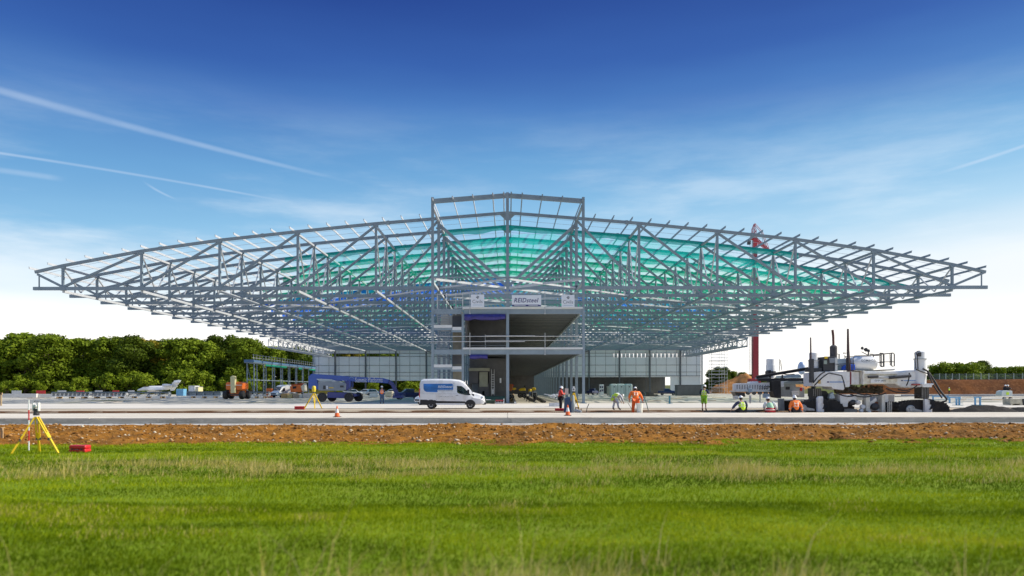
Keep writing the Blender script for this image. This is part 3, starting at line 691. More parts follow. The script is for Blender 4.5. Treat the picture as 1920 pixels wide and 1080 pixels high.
def net(i, x0, x1, m, label, near_in=0.):
    nx = int(abs(x1-x0)/1.1); U = np.linspace(x0, x1, nx); V = np.linspace(0, 1, 9); X, Vv = np.meshgrid(U, V)
    edge = np.clip(np.minimum(X-x0, x1-X)/near_in, 0, 1) if near_in else np.ones_like(X)
    Yv = YN[i]+.25+D*(Vv*edge+(1-edge))-.5*(Vv*edge+(1-edge))*1
    zc = np.interp(np.abs(X), _zx, _zz)-.62
    Z = zc-.55*np.sin(Vv*math.pi)-.18*np.abs(np.sin(X*math.pi/2.3))*np.sin(Vv*math.pi)-.25*vnoise(X*.7, Vv*3, 200+i)
    V1 = np.stack([X, Yv, Z], -1).reshape(-1, 3); k = np.arange(nx*9).reshape(9, nx); fa = np.stack([k[:-1, :-1].ravel(), k[:-1, 1:].ravel(), k[1:, 1:].ravel(), k[1:, :-1].ravel()], 1)
    # gathered edge hanging beside the truss chord
    Vb = np.linspace(0, 1, 3); X2, V2 = np.meshgrid(U, Vb); h = .62+.35*vnoise(X2*.9, X2*0, 300+i)
    Z2 = np.interp(np.abs(X2), _zx, _zz)-.05-h*V2; Y2 = YN[i]-.22-.1*V2+0*X2
    Vn2 = np.stack([X2, Y2, Z2], -1).reshape(-1, 3); k2 = np.arange(nx*3).reshape(3, nx)+len(V1); fb = np.stack([k2[:-1, :-1].ravel(), k2[:-1, 1:].ravel(), k2[1:, 1:].ravel(), k2[1:, :-1].ravel()], 1)
    at = np.concatenate([np.zeros(len(V1)), np.full(len(Vn2), .48)])
    o = nmesh('safety_net', np.concatenate([V1, Vn2]), np.concatenate([fa, fb]), m, attr=at, smooth=True); recentre(o)
    return tag(o, label, 'safety net', 'safety nets slung under the roof')
spec = {1: (-9, 40, NTEAL, 14), 2: (-33, 59, NTEAL, 5), 3: (-36, 57, NG, 3), 4: (-38, 58, NG, 3), 5: (-44, 52, NG, 3), 6: (-46, 50, NG, 3)}
for i in range(1, 18):
    if i in spec: x0, x1, m, ni = spec[i]
    elif i in (7, 8, 9, 13): x0, x1, m, ni = -50, 48, NB, 3
    else: x0, x1, m, ni = -52, 56, NG, 3
    colr = {NTEAL.name: 'teal', NG.name: 'green', NB.name: 'blue'}[m.name]
    if i in (7, 8):       # half green, half blue
        net(i, x0, 1, NB, 'translucent blue safety net in the left half of the %s roof bay' % ORD[i], ni)
        net(i, 1.2, x1, NG, 'translucent green safety net in the right half of the %s roof bay' % ORD[i], ni)
    else: net(i, x0, x1, m, 'translucent %s safety net sagging in the %s roof bay from the front' % (colr, ORD[i]), ni)
# ---------------------------------------------------------------- guard rails, banners, rolled sheeting on the decks
def rail(nm, z, posts, rails, label, y=YP-.32, x0=XM, x1=XR):
    mb = MB()
    for x in posts: mb.tube([(x, y, z-.85), (x, y, z+1.75)], .035, 6).box(x-.08, x+.08, y-.02, y+.25, z-.8, z-.7)
    for (a, b, h, r) in rails: mb.tube([(a, y-.06, z+h), (b, y-.06, z+h)], r, 6)
    one(mb, nm, GALV, label, 'guard rail')
rail('guard_rail', 6.5, [-4.4, 4.35], [(-10.3, 8.6, 1.33, .04), (-9.4, 2., .72, .045), (-2.6, 8.5, .85, .03), (-2.6, 3.2, 1.38, .05)], 'tube guard rail along the front edge of the lower deck')
rail('guard_rail', 11.25, [-4.4, 4.35], [(-5.2, 8.6, 1.62, .03), (-5.2, 8.6, .9, .03)], 'tube guard rail along the front edge of the upper deck behind the signs')
rail('guard_rail', 11.25, [-8.3, -7.2, -6.1, -5.3], [(-8.6, -5.2, 1.6, .035), (-8.6, -5.2, .9, .035)], 'short guard rail at the top of the stair tower left of the signs', YP+.6)
rail('guard_rail', 6.5, [-2.7, -5.1], [(-5.1, 0, .9, .03), (-5.1, 0, .4, .03)], 'inner guard rail standing back from the edge of the lower deck', YP+2.4)
SIGNW = mat('sign_board', (.80, .82, .86), .4, 0, .02, 1); NAVY = mat('navy_ink', (.03, .03, .16), .5, 0, .05, 1); GREYI = mat('grey_ink', (.10, .12, .14), .5, 0, .05, 1); LBL = mat('pale_blue_ink', (.35, .50, .62), .5, 0, .05, 1)
YS = YP-.50
def civils(x0, y0, x1, y1, label):
    c = W((x0+x1)/2, y1, YS); s = thing('sign_board', label, 'sign', (c.x, YS, c.z))
    MB().pxb(x0, y0, x1, y1, YS, YS, YS+.05).build('board', SIGNW, s)
    w = x1-x0
    text('Civils', (x0+w*.12, y0+10, x1-w*.12, y0+16.4), GREYI, s, YS-.012, weight=-.004)
    mb = MB(); cx = (x0+x1)/2; a = y0+4.5
    mb.pxp([(cx-1.2, a-2.6), (cx+3.4, a-.2), (cx+1.2, a+1.1), (cx-.6, a-.9)], YS, YS-.012, YS-.004)
    mb.pxp([(cx-3.2, a+.2), (cx-1., a-.2), (cx+.8, a+1.7), (cx+3.2, a+1.2), (cx+.4, a+3.8)], YS, YS-.016, YS-.004)
    mb.build('emblem', GREYI, s)
    text('ABBEY SPRINGS', (x0+w*.16, y0+19, x1-w*.16, y0+20.6), LBL, s, YS-.012, 'small_lettering') if False else MB().pxb(x0+w*.14, y0+19.4, x1-w*.14, y0+20.2, YS, YS-.012, YS-.004).build('caption_line', LBL, s)
civils(883, 552, 908, 576.3, 'square white Civils sign on the upper deck, left of the centre column')
civils(1053, 553, 1077.5, 576.3, 'square white Civils sign at the right end of the upper deck')
c = W(987, 574, YS); s = thing('sign_board', 'wide white REIDsteel sign with navy foot strip on the upper deck', 'sign', (c.x, YS, c.z))
MB().pxb(960, 553.4, 1015, 574.6, YS, YS, YS+.05).build('board', SIGNW, s)
text('REIDsteel', (964, 558.8, 1010, 567.2), NAVY, s, YS-.012, shear=.25, weight=.012)
MB().pxp([(960.3, 574.3), (1014.7, 574.3), (1014.7, 572.6), (1010, 571.3), (960.3, 571.3)], YS, YS-.012, YS-.004).build('foot_strip', NAVY, s)
MB().pxb(964, 572.3, 986, 573.2, YS, YS-.018, YS-.0125).pxb(991, 572.3, 1009, 573.2, YS, YS-.018, YS-.0125).build('caption_line', SIGNW, s)
PURP = mat('purple_tarpaulin', (.035, .03, .20), .35, 0, .3, 3, bump=.5, bscale=4)
def tarp(x0, x1, z0, z1, label, seed):
    n = 30; U = np.linspace(x0, x1, n); V = np.linspace(0, 1, 7); X, Q = np.meshgrid(U, V)
    Z = z1-(z1-z0)*Q*(.75+.35*vnoise(X*1.3, Q*0, seed)); Y = YP-.28-.14*np.sin(Q*3.1)-.07*vnoise(X*3, Q*4, seed+1)
    k = np.arange(n*7).reshape(7, n); fa = np.stack([k[:-1, :-1].ravel(), k[:-1, 1:].ravel(), k[1:, 1:].ravel(), k[1:, :-1].ravel()], 1)
    o = nmesh('tarpaulin', np.stack([X, Y, Z], -1).reshape(-1, 3), fa, PURP, smooth=True); recentre(o); o.modifiers.new('thickness', 'SOLIDIFY').thickness = .02
    tag(o, label, 'tarpaulin')
tarp(-5.05, -.25, 9.75, 10.42, 'long gathered purple tarpaulin hung under the upper deck edge', 5)
tarp(-4.4, -2.35, 5.2, 5.72, 'short gathered purple tarpaulin hung under the lower deck edge', 8)
# ================================================================ TREES
def leafmat(name, c, c2):
    m = bpy.data.materials.new(name); m.use_nodes = True; N = m.node_tree.nodes; L = m.node_tree.links; b = N['Principled BSDF']; b.inputs['Roughness'].default_value = .65; b.inputs['Specular IOR Level'].default_value = .12
    a = N.new('ShaderNodeAttribute'); a.attribute_name = 'tint'; rp = N.new('ShaderNodeValToRGB'); L.new(a.outputs['Fac'], rp.inputs[0])
    rp.color_ramp.elements[0].color = (*c, 1); rp.color_ramp.elements[1].color = (*c2, 1); L.new(rp.outputs[0], b.inputs['Base Color'])
    t = N.new('ShaderNodeBsdfTranslucent'); L.new(rp.outputs[0], t.inputs[0]); mx = N.new('ShaderNodeMixShader'); mx.inputs[0].default_value = .25
    L.new(b.outputs[0], mx.inputs[1]); L.new(t.outputs[0], mx.inputs[2]); L.new(mx.outputs[0], N['Material Output'].inputs[0]); return m
LEAF = [leafmat('oak_leaves', (.035, .065, .004), (.23, .31, .018)), leafmat('lime_leaves', (.05, .10, .006), (.30, .38, .022)), leafmat('autumn_leaves', (.15, .14, .01), (.38, .30, .03)), leafmat('dark_leaves', (.022, .042, .004), (.15, .21, .015))]
BARK = mat('bark', (.10, .075, .05), .9, 0, .3, 3)
def crown_mesh(name, h, w, low, seed, leaf, n_lobes=52, per=230, ls=.50):
    rs = np.random.RandomState(seed); cen = []; rad = []
    for k in range(n_lobes):
        t = rs.rand()**.8; z = low+(h-low)*t; rr = w/2*math.sqrt(max(.05, 1-((t-.35)/.72)**2))
        a = rs.uniform(0, 6.283); d = rr*rs.uniform(.35, .92); r = w*rs.uniform(.11, .20)*(1.15-.35*t)
        cen.append((d*math.cos(a), d*math.sin(a), min(z, h-r*.75))); rad.append(r)
    cen.append((0, 0, (h+low)/2)); rad.append(w*.27)
    cen = np.array(cen); rad = np.array(rad); P = []; T = []; Nn = []
    for c, r in zip(cen, rad):
        n = int(per*(r/(w*.15))**1.6); v = rs.normal(size=(n, 3)); v /= np.linalg.norm(v, axis=1)[:, None]
        q = c+v*r*np.array([1, 1, .85])*(rs.uniform(.45, 1.28, n)**.7)[:, None]+rs.normal(0, r*.10, (n, 3))
        P.append(q); Nn.append(v); T.append(np.clip(.5+.28*(rs.rand(n)-.5)+.35*(rs.rand()-.5), 0, 1))
    P = np.concatenate(P); Nn = np.concatenate(Nn); T = np.concatenate(T)
    # leaf sprays: small irregular quads facing roughly outward
    n = len(P); nd = Nn+rs.normal(0, .5, (n, 3)); nd /= np.linalg.norm(nd, axis=1)[:, None]
    a = np.cross(nd, rs.normal(size=(n, 3))); a /= np.linalg.norm(a, axis=1)[:, None]; b = np.cross(nd, a); s = ls*rs.uniform(.45, 1.05, n)[:, None]
    V = np.stack([P-a*s, P-b*s*.7, P+a*s, P+b*s*.7], 1).reshape(-1, 3); Fc = np.arange(n*4).reshape(n, 4)
    o = nmesh(name, V, Fc, leaf, attr=np.repeat(T, 4)); return o, cen, rad
def make_tree(h, w, low, seed, leaf, **k):
    t = thing('tree', 'x', 'tree'); o, cen, rad = crown_mesh('crown', h, w, low, seed, leaf, **k); o.parent = t
    mb = MB(); mb.tube([(0, 0, -.3), (.1, 0, low*.5+1), (0, .1, h*.45), (.2, 0, h*.75)], [w*.035, w*.028, w*.018, .05], 8)
    for c in cen[:14]: mb.tube([(0, 0, low*.4+.2*c[2]), (c[0]*.5, c[1]*.5, (low*.4+c[2])*.55), tuple(c)], [w*.012, w*.009, .03], 5)
    mb.build('trunk', BARK, t, 60); return t
PROTO = [make_tree(21, 14, 1.6, 3, LEAF[0]), make_tree(19, 13, 1.5, 5, LEAF[1]), make_tree(20, 12, 1.2, 8, LEAF[2]), make_tree(21, 15, 1.5, 11, LEAF[3]), make_tree(8, 9, .2, 14, LEAF[1], n_lobes=22, per=120, ls=.45)]
used = set()
def put_tree(k, x, y, s, rz, label, group, z=0):
    o = PROTO[k] if k not in used else copy_tree(PROTO[k]); used.add(k)
    o.location = (x, y, z); o.rotation_euler.z = rz; o.scale = (s, s, s) if not isinstance(s, tuple) else s; tag(o, label, 'tree', group); return o
kinds = ['dark oak', 'bright green lime tree', 'yellowing tree', 'deep green tree', 'low rounded bush']
# photo x of the crown centre, photo y of its top, kind
front = [(-12, 634, 0), (36, 625, 1), (92, 627, 0), (150, 636, 1), (205, 632, 0), (252, 630, 3), (292, 638, 2), (330, 636, 0), (372, 640, 1), (420, 630, 3), (462, 636, 0), (508, 650, 1), (552, 652, 3), (600, 655, 0), (655, 655, 2), (712, 652, 3), (768, 655, 1), (822, 655, 0)]
for j, (px, py, k) in enumerate(front):
    Y = 272+6*math.sin(j*2.3); p = W(px, py, Y); H = (21, 19, 20, 21)[k]
    put_tree(k, p.x, Y, (p.z/H*(1.22+.08*math.sin(j)), )*2+(p.z/H,), j*1.9, '%s, %s of the tall wood counted from the photo\'s left edge' % (kinds[k], ORD[j]), 'trees of the wood on the left')
for j in range(17):
    px = 10+j*50; Y = 292+5*math.cos(j*1.7); k = [3, 0, 1, 3, 0, 2][j % 6]; p = W(px, 634 if px < 500 else 650, Y); H = (21, 19, 20, 21)[k]; s = p.z/H*(.97+.05*math.sin(j*3.1))
    put_tree(k, p.x, Y, (s*1.45, s*1.3, s), j*2.7, 'tree glimpsed behind the front row of the tall wood', 'back row of the wood')
for j, (px, py) in enumerate([(12, 712), (46, 700), (75, 716), (118, 714), (150, 706), (196, 698), (240, 694), (276, 700), (318, 710), (345, 692), (380, 696), (428, 700), (470, 708), (530, 712), (640, 714), (700, 716), (760, 714)]):
    Y = 257+3*math.sin(j*1.3); p = W(px, py, Y); s = max(.35, p.z/8)
    put_tree(4, p.x, Y, (s*1.2, s*1.0, s), j*1.1, 'bright rounded bush at the foot of the wood, %s from the photo\'s left edge' % ORD[j], 'bushes at the foot of the wood')
tag(struct(heap('undergrowth', -90, 262, 100, 3.2, 2.6, 7, gmat('bramble', (.10, .09, .02), (.05, .07, .015), (.25, .14, .04), sc=.6, sc2=3, bump=1), 'low orange and green bramble along the foot of the wood', None), 'stuff'))
# right side: distant trees behind the spoil heaps, the hedge above the bank, one clipped tree
for j, (px, py, k, Y) in enumerate([(1337, 694, 0, 330), (1352, 689, 3, 322), (1371, 697, 0, 335), (1393, 699, 3, 326), (1412, 703, 0, 330), (1432, 708, 3, 340), (1462, 706, 0, 345)]):
    p = W(px, py, Y); H = (21, 19, 20, 21)[k]; s = p.z/H
    put_tree(k, p.x, Y, (s*1.25, s*1.25, s), j*.9, 'dark distant tree behind the orange spoil heaps, %s right of the hangar corner' % ORD[j], 'trees behind the spoil heaps')
for j, (px, py, k, Y) in enumerate([(1762, 693, 4, 268), (1776, 689, 4, 264), (1792, 690, 4, 268), (1808, 691, 4, 262), (1823, 690, 4, 266), (1841, 686, 3, 275), (1858, 697, 4, 290), (1876, 697, 0, 340), (1893, 698, 3, 350), (1905, 696, 4, 290), (1920, 695, 0, 345), (1934, 694, 4, 290)]):
    p = W(px, py, Y); H = (21, 19, 20, 21, 8)[k]; zb = 4.1; s = (p.z+1.6-zb)/H
    put_tree(k, p.x, Y, (s*1.7, s*1.2, s), j*.9, 'hedgerow tree above the brown bank, %s right of the paving machine' % ORD[j], 'hedge above the bank', zb)
for j in range(5):
    Y = 420; p = W(1500+j*52, 712, Y); put_tree(3, p.x, Y, (p.z/21*2.2, p.z/21*2, p.z/21), j, 'very distant low tree seen through gaps of the paving machine', 'far trees')
p = W(1722, 680, 232); o = put_tree(4, p.x, 232, ((p.z-3.9)/8*.42, (p.z-3.9)/8*.42, (p.z-3.9)/8), 0, 'small clipped egg shaped tree behind the paving machine\'s right end', None, 3.9)
# fence on the bank
fe = thing('mesh_fence', 'grey mesh fence with pale posts along the top of the brown bank', 'fence', (165, 245, 4.2)); PALE = mat('pale_post', (.55, .56, .53), .6, 0, .1, 2)
for k in range(15): x = 143+k*2.05*(1+.02*k); MB().box(x-.09, x+.09, 244.9, 245.1, 4.0, 6.6).build('fence_post', PALE, fe)
mb = MB()
for k in range(7): z = 4.4+k*.33; mb.box(141, 176, 244.98, 245.02, z, z+.05)
for k in range(90): x = 141.2+k*.39; mb.box(x, x+.05, 244.975, 245.015, 4.3, 6.5)
mb.build('mesh_panel', mat('fence_wire', (.22, .26, .26), .5, .3, .1, 2), fe)
# ================================================================ VEHICLES AND MACHINES
def rings(st, zmid=1.3, r=.28):
    """closed body from stations (x, z_bottom, z_top, half width, half width at top)"""
    V = []; n = 0
    for x, zb, ztp, wb, wt in st:
        zm = min(zmid, zb+(ztp-zb)*.55); rr = min(r, (ztp-zm)*.6, wt*.6)
        right = [(0, zb), (wb*.85, zb), (wb*.985, zb+.06), (wb, zb+(zm-zb)*.5), (wb, zm), (wt+(wb-wt)*.12, ztp-rr), (wt-rr*.12, ztp-rr*.45), (wt-rr*.5, ztp-rr*.12), (wt-rr*1.1, ztp), (0, ztp)]
        ring = right+[(-a, b) for a, b in right[-2:0:-1]]; n = len(ring); V += [(x, -a, b) for a, b in ring]
    mb = MB(); fs = []
    for i in range(len(st)-1):
        for k in range(n): fs.append((i*n+k, i*n+(k+1) % n, (i+1)*n+(k+1) % n, (i+1)*n+k))
    fs.append(tuple(range(n))); e = (len(st)-1)*n; fs.append(tuple(range(e+n-1, e-1, -1)))
    mb.add(V, fs); return mb
def cut(o, cutter_mb):
    c = cutter_mb.build('cutter', o.data.materials[0], None); c.parent = o.parent
    m = o.modifiers.new('b', 'BOOLEAN'); m.operation = 'DIFFERENCE'; m.object = c; m.solver = 'EXACT'
    bpy.context.view_layer.update(); me = bpy.data.meshes.new_from_object(o.evaluated_get(bpy.context.evaluated_depsgraph_get()))
    o.modifiers.clear(); o.data = me; bpy.data.objects.remove(c)
def wheel(parent, x, y, r=.34, w=.24, rim=None, side=-1):
    p = MB().lathe((x, y, r), [(r*.62, -w/2), (r*.93, -w/2), (r, -w*.35), (r, w*.35), (r*.93, w/2), (r*.62, w/2)], 22, 'y').build('wheel', BLACK, parent, 40)
    mb = MB().lathe((x, y+side*(w/2-.03), r), [(r*.64, -.02), (r*.60, .02), (r*.30, .0), (r*.12, -.05)] if side > 0 else [(r*.12, .05), (r*.30, 0), (r*.60, -.02), (r*.64, .02)], 16, 'y')
    for k in range(6): a = k*math.pi/3; mb.ell((x+r*.43*math.cos(a), y+side*(w/2+.0), r+r*.43*math.sin(a)), (.05, .02, .05), 6, 4)
    mb.build('rim', rim or GALV, p, 40); return p
def sidepane(mb, pts, wf, off, side=-1, t=.008):
    """plate hugging a sloping body side: wf(z) gives the half width"""
    n = len(pts); a = [(x, side*(wf(z)+off), z) for x, z in pts]; b = [(x, side*(wf(z)+off-t*1.6), z) for x, z in pts]
    mb.add(a+b, [tuple(range(n)), tuple(range(2*n-1, n-1, -1))]+[(i, (i+1) % n, (i+1) % n+n, i+n) for i in range(n)]); return mb
def C(cx, cy): return ((cx-960)*.003875, (795-cy)*.003875)
CLEAR = bpy.data.materials.new('side_window_glass'); CLEAR.use_nodes = True
def _cl():
    N = CLEAR.node_tree.nodes; L = CLEAR.node_tree.links; b = N['Principled BSDF']; b.inputs['Base Color'].default_value = (.02, .03, .03, 1); b.inputs['Roughness'].default_value = .05
    t = N.new('ShaderNodeBsdfTransparent'); t.inputs[0].default_value = (.75, .82, .80, 1); m = N.new('ShaderNodeMixShader'); m.inputs[0].default_value = .25; L.new(t.outputs[0], m.inputs[1]); L.new(b.outputs[0], m.inputs[2]); L.new(m.outputs[0], N['Material Output'].inputs[0])
_cl()
LAMP = mat('headlamp_lens', (.75, .78, .8), .1, 0, .03, 2, coat=.5); TAIL = mat('tail_lamp', (.5, .02, .02), .2, 0, .05, 2)
SEATM = mat('seat_fabric', (.05, .05, .055), .9, 0, .2, 4)
def van(label, cat, loc, rz, group=None, livery=False):
    t = thing('panel_van', label, cat, (0, 0, 0), group)
    S = [(-2.82, .5, 1.6, .93, .9), (-2.78, .42, 2.30, .98, .86), (-2.68, .38, 2.50, 1.0, .88), (-2.45, .36, 2.585, 1.01, .89), (-1.0, .36, 2.60, 1.02, .90), (.0, .36, 2.57, 1.02, .90), (.62, .36, 2.50, 1.02, .88), (.95, .36, 2.36, 1.02, .86), (1.22, .36, 2.12, 1.02, .84), (1.55, .36, 1.76, 1.01, .84), (1.84, .36, 1.42, 1.0, .86), (2.12, .36, 1.34, .99, .85), (2.44, .36, 1.24, .96, .82), (2.66, .36, 1.08, .92, .78), (2.78, .38, .92, .86, .72), (2.83, .42, .74, .80, .7)]
    body = rings(S, 1.3, .3).build('body', mat('van_white', (.80, .81, .82), .3, 0, .03, 2, coat=.3, dirt=(.56, .52, .46), dscale=1.6, damt=.45), t, 28)
    wf = lambda z: 1.02 if z < 1.3 else 1.02-(z-1.3)*.105
    win = [C(1068, 285), C(1165, 288), C(1225, 325), C(1320, 420), C(1385, 492), C(1250, 488), C(1120, 455), C(1072, 430)]
    cut(body, MB().poly(win, -1.3, 1.3))
    for s in (-1, 1):
        sidepane(MB(), win, wf, -.02, s).build('side_window', CLEAR if livery else GLASS, t)
        mb = MB(); arch = lambda cx: [(C(cx, 0)[0]+.46*math.cos(a), .36+.44*math.sin(a)) for a in [math.pi*k/10 for k in range(11)]]
        for cx in (495, 1365): sidepane(mb, arch(cx), lambda z: 1.012, .006, s)
        sidepane(mb, [C(255, 590), C(390, 590), C(430, 600), C(590, 600), C(620, 618), C(1240, 630), C(1270, 650), C(1270, 668), C(590, 668), C(590, 700), C(250, 700)], lambda z: 1.015, .004, s)
        mb.build('lower_cladding', BLACK, t)
        sidepane(MB(), [C(600, 672), C(1245, 680), C(1245, 712), C(620, 705)], lambda z: 1.015, .01, s).build('side_step', WHITE, t)
        mb = MB()
        for x in (.18, -1.35): sidepane(mb, [(x, .75), (x+.012, .75), (x+.012, 2.3), (x, 2.3)], wf, .004, s)
        sidepane(mb, [(-2.5, 1.30), (1.6, 1.30), (1.6, 1.31), (-2.5, 1.31)], wf, .005, s); sidepane(mb, [C(1045, 490), C(1100, 490), C(1100, 502), C(1045, 502)], wf, .02, s); mb.build('door_seams', mat('seam_grey', (.25, .27, .30), .6, 0, .05, 2), t)
        MB().box(1.32, 1.5, s*1.16-.1, s*1.16+.1, 1.36, 1.66).bar((1.4, s*.98, 1.40), (1.42, s*1.12, 1.45), .06, .08).build('door_mirror', BLACK, t, bevel=.03)
        for cx in (495, 1365): wheel(t, C(cx, 0)[0], s*.88, .345, .24, None, s)
        MB().ell((2.62, s*.74, .98), (.13, .17, .13), 10, 6).build('headlight', LAMP, t, 40)
        MB().box(-2.835, -2.76, s*.93-.06, s*.93+.06, 1.0, 1.75).build('tail_light', TAIL, t)
    # windscreen laid just above the sloping front, grille, bumper
    def zs(x): return float(np.interp(x, [q[0] for q in S], [q[2] for q in S]))
    xs_ = np.linspace(1.14, 1.83, 7); V = []
    for x in xs_:
        w = float(np.interp(x, [1.14, 1.83], [.66, .80])); V += [(x+.012, -w, zs(x)+.018), (x+.012, w, zs(x)+.018)]
    MB().add(V, [(2*i, 2*i+1, 2*i+3, 2*i+2) for i in range(6)]).build('windscreen', GLASS, t, 30)
    mb = MB().box(2.74, 2.86, -.6, .6, .66, .90).box(2.6, 2.9, -.86, .86, .36, .56); mb.build('bumper', BLACK, t, bevel=.03)
    mb = MB().box(.35, .85, .1, .6, .8, 1.35).box(.3, .42, .1, .6, 1.3, 1.75).box(.35, .85, -.75, -.25, .8, 1.3).box(.3, .42, -.75, -.25, 1.3, 1.7).box(1.45, 1.9, -.9, .9, 1.0, 1.28); mb.build('cab_seats', SEATM, t)
    if livery:
        BLUEL = mat('blue_livery', (.02, .16, .48), .3, 0, .45, .9, stretch=(1, 1, 3)); PALEL = mat('pale_livery', (.62, .66, .70), .4, 0, .05, 2)
        sidepane(MB(), [C(325, 238), C(960, 235), C(988, 262), C(988, 370), C(640, 372), C(640, 425), C(400, 418), C(352, 395), C(330, 350)], wf, .006).build('side_graphic', BLUEL, t)
        sidepane(MB(), [C(645, 376), C(985, 374), C(985, 402), C(645, 402)], wf, .006).build('side_caption', PALEL, t)
        def vtext(s_, a, b, m, nm='lettering', shear=0., wt=0.):
            o = text(s_, (0, 0, 100, 100), m, t, 50, nm, shear, wt); me = o.data; n = len(me.vertices); q = np.empty(n*3, np.float32); me.vertices.foreach_get('co', q); q = q.reshape(-1, 3)
            mn, mx = q.min(0), q.max(0); (xa, za), (xb, zb_) = C(*a), C(*b)
            u = (q[:, 0]-mn[0])/(mx[0]-mn[0]); v = (q[:, 2]-mn[2])/(mx[2]-mn[2]); X = xa+u*(xb-xa); Z = za+v*(zb_-za); Y = np.array([-(wf(z)+.018) for z in Z])
            me.vertices.foreach_set('co', np.stack([X, Y, Z], 1).astype(np.float32).ravel()); me.update()
        vtext('REIDsteel', (650, 330), (975, 276), WHITE, 'lettering', .25, .014)
        vtext('STRUCTURAL STEELWORK', (655, 397), (970, 382), GREYI, 'caption_lettering')
        vtext('www.reidsteel.com', (665, 530), (985, 514), GREYI, 'web_lettering', .2)
    # move into place: local coordinates already are the thing's own
    t.location = loc; t.rotation_euler.z = rz; return t
p = W(849, 765.5, 64.6)
VAN = van('white high roofed panel van with a blue REIDsteel side graphic, parked before the hangar', 'van', (p.x, 64.6, 0), R(0), None, True)
p = W(530, 740, 150); van('white panel van facing the camera beside the orange telehandler in the left yard', 'van', (p.x, 150, 0), R(-112))
def car(label, loc, rz, m, pickup=False):
    t = thing('parked_car', label, 'car', (0, 0, 0))
    S = [(-2.2, .45, .95, .78, .7), (-2.1, .35, 1.15, .86, .78), (-1.7, .3, 1.55, .9, .64), (-1.3, .3, 1.66, .91, .6), (.1, .3, 1.68, .91, .6), (.55, .3, 1.50, .91, .62), (1.0, .3, 1.12, .91, .76), (1.7, .3, 1.02, .89, .74), (2.1, .32, .86, .82, .66), (2.22, .4, .65, .72, .6)]
    if pickup: S = [(-2.5, .55, 1.15, .85, .84), (-.9, .4, 1.16, .9, .86), (-.88, .4, 1.72, .9, .66), (.3, .4, 1.76, .9, .64), (.9, .4, 1.25, .9, .78), (1.9, .4, 1.12, .88, .76), (2.3, .5, .8, .8, .7)]
    rings(S, .98, .2).build('body', m, t, 28)
    for s in (-1, 1):
        MB().add([(x, s*(np.interp(z, [1., 1.62], [.905, .655])), z) for x, z in ([(-1.5, 1.02), (.75, 1.05), (.35, 1.48), (-1.35, 1.52)] if not pickup else [(-.8, 1.12), (.8, 1.15), (.35, 1.6), (-.8, 1.62)])], [(0, 1, 2, 3)]).build('side_window', GLASS, t)
        for x in (-1.4, 1.4): wheel(t, x, s*.80, .34, .22, None, s)
        MB().ell((2.08, s*.6, .72), (.12, .16, .09), 8, 6).build('headlight', LAMP, t, 40)
    a = (.52, 1.54) if not pickup else (.36, 1.72); b = (1.0, 1.15) if not pickup else (.9, 1.28)
    MB().add([(a[0], -.5, a[1]), (a[0], .5, a[1]), (b[0], .66, b[1]), (b[0], -.66, b[1])], [(0, 1, 2, 3)]).build('windscreen', GLASS, t)
    MB().box(2.1, 2.25, -.5, .5, .45, .62).build('grille', BLACK, t)
    t.location = loc; t.rotation_euler.z = rz; return t
NAVYP = mat('navy_car_paint', (.02, .03, .10), .3, 0, .1, 2, coat=.5); SILV = mat('silver_car_paint', (.55, .57, .60), .3, .3, .05, 2, coat=.5)
p = W(806, 757, 77); car('white car mostly hidden behind the rear of the REIDsteel van', (p.x+.3, 80, 0), R(215), WHITE)
p = W(765, 741, 120); car('dark navy pickup parked behind the white van, left of the stair tower', (p.x, 120, 0), R(200), NAVYP, True)
p = W(1252, 739, 190); car('dark navy pickup with a pale cab roof, left of the grey container', (p.x, 190, 0), R(-8), NAVYP, True)
p = W(1112, 739, 205); car('navy pickup in the shade behind the right column row', (p.x, 205, 0), R(60), NAVYP, True)
for k, (px, Y, rz, m, w_) in enumerate([(664, 205, 20, SILV, 'silver car, leftmost of those parked behind the blue boom'), (684, 215, 160, WHITE, 'white car parked between the silver car and the man in the orange vest'), (702, 200, 10, SILV, 'pale silver car parked just left of the man in the orange vest'), (732, 210, 190, WHITE, 'white car seen under the drooping end of the blue boom')]):
    p = W(px, 738, Y); car(w_, (p.x, Y, 0), R(rz), m)
# ---------------------------------------------------------------- blue articulated boom lift
BL = mat('blue_machine_paint', (.015, .09, .42), .35, 0, .08, 1.5, coat=.2); BLD = mat('deep_blue_machine_paint', (.02, .035, .22), .4, 0, .08, 1.5, coat=.2)
GREYC = mat('grey_engine_cover', (.26, .29, .33), .45, 0, .08, 2)
def cc(pts, ox, oy, s): return [(ox+x/s, oy+y/s) for x, y in pts]
YL = 99.4; lo = W(655, 753, YL)
lift = thing('boom_lift', 'big blue wheeled boom lift with a long lowered arm marked Summit Platforms', 'boom lift', (lo.x, YL+1.2, 0))
b_ = lambda pts: cc(pts, 560, 690, 8.348)
MB().pxp(b_([(130, 130), (170, 90), (190, 86), (500, 105), (800, 130), (1000, 138), (1300, 155), (1400, 180), (1395, 205), (1380, 238), (1250, 228), (800, 205), (560, 195), (300, 160), (270, 210), (300, 330), (160, 328), (130, 300)]), YL, YL+.75, YL+1.55).build('boom', BL, lift, bevel=.04)
MB().pxp(b_([(1385, 182), (1425, 190), (1465, 225), (1520, 330), (1575, 440), (1510, 455), (1470, 360), (1430, 270), (1375, 232)]), YL, YL+.85, YL+1.4).build('jib', BLD, lift, bevel=.04)
MB().pxp(b_([(1470, 430), (1600, 432), (1640, 448), (1640, 465), (1470, 465)]), YL, YL-.1, YL+2.4).build('basket_floor', BLD, lift)
mb = MB()
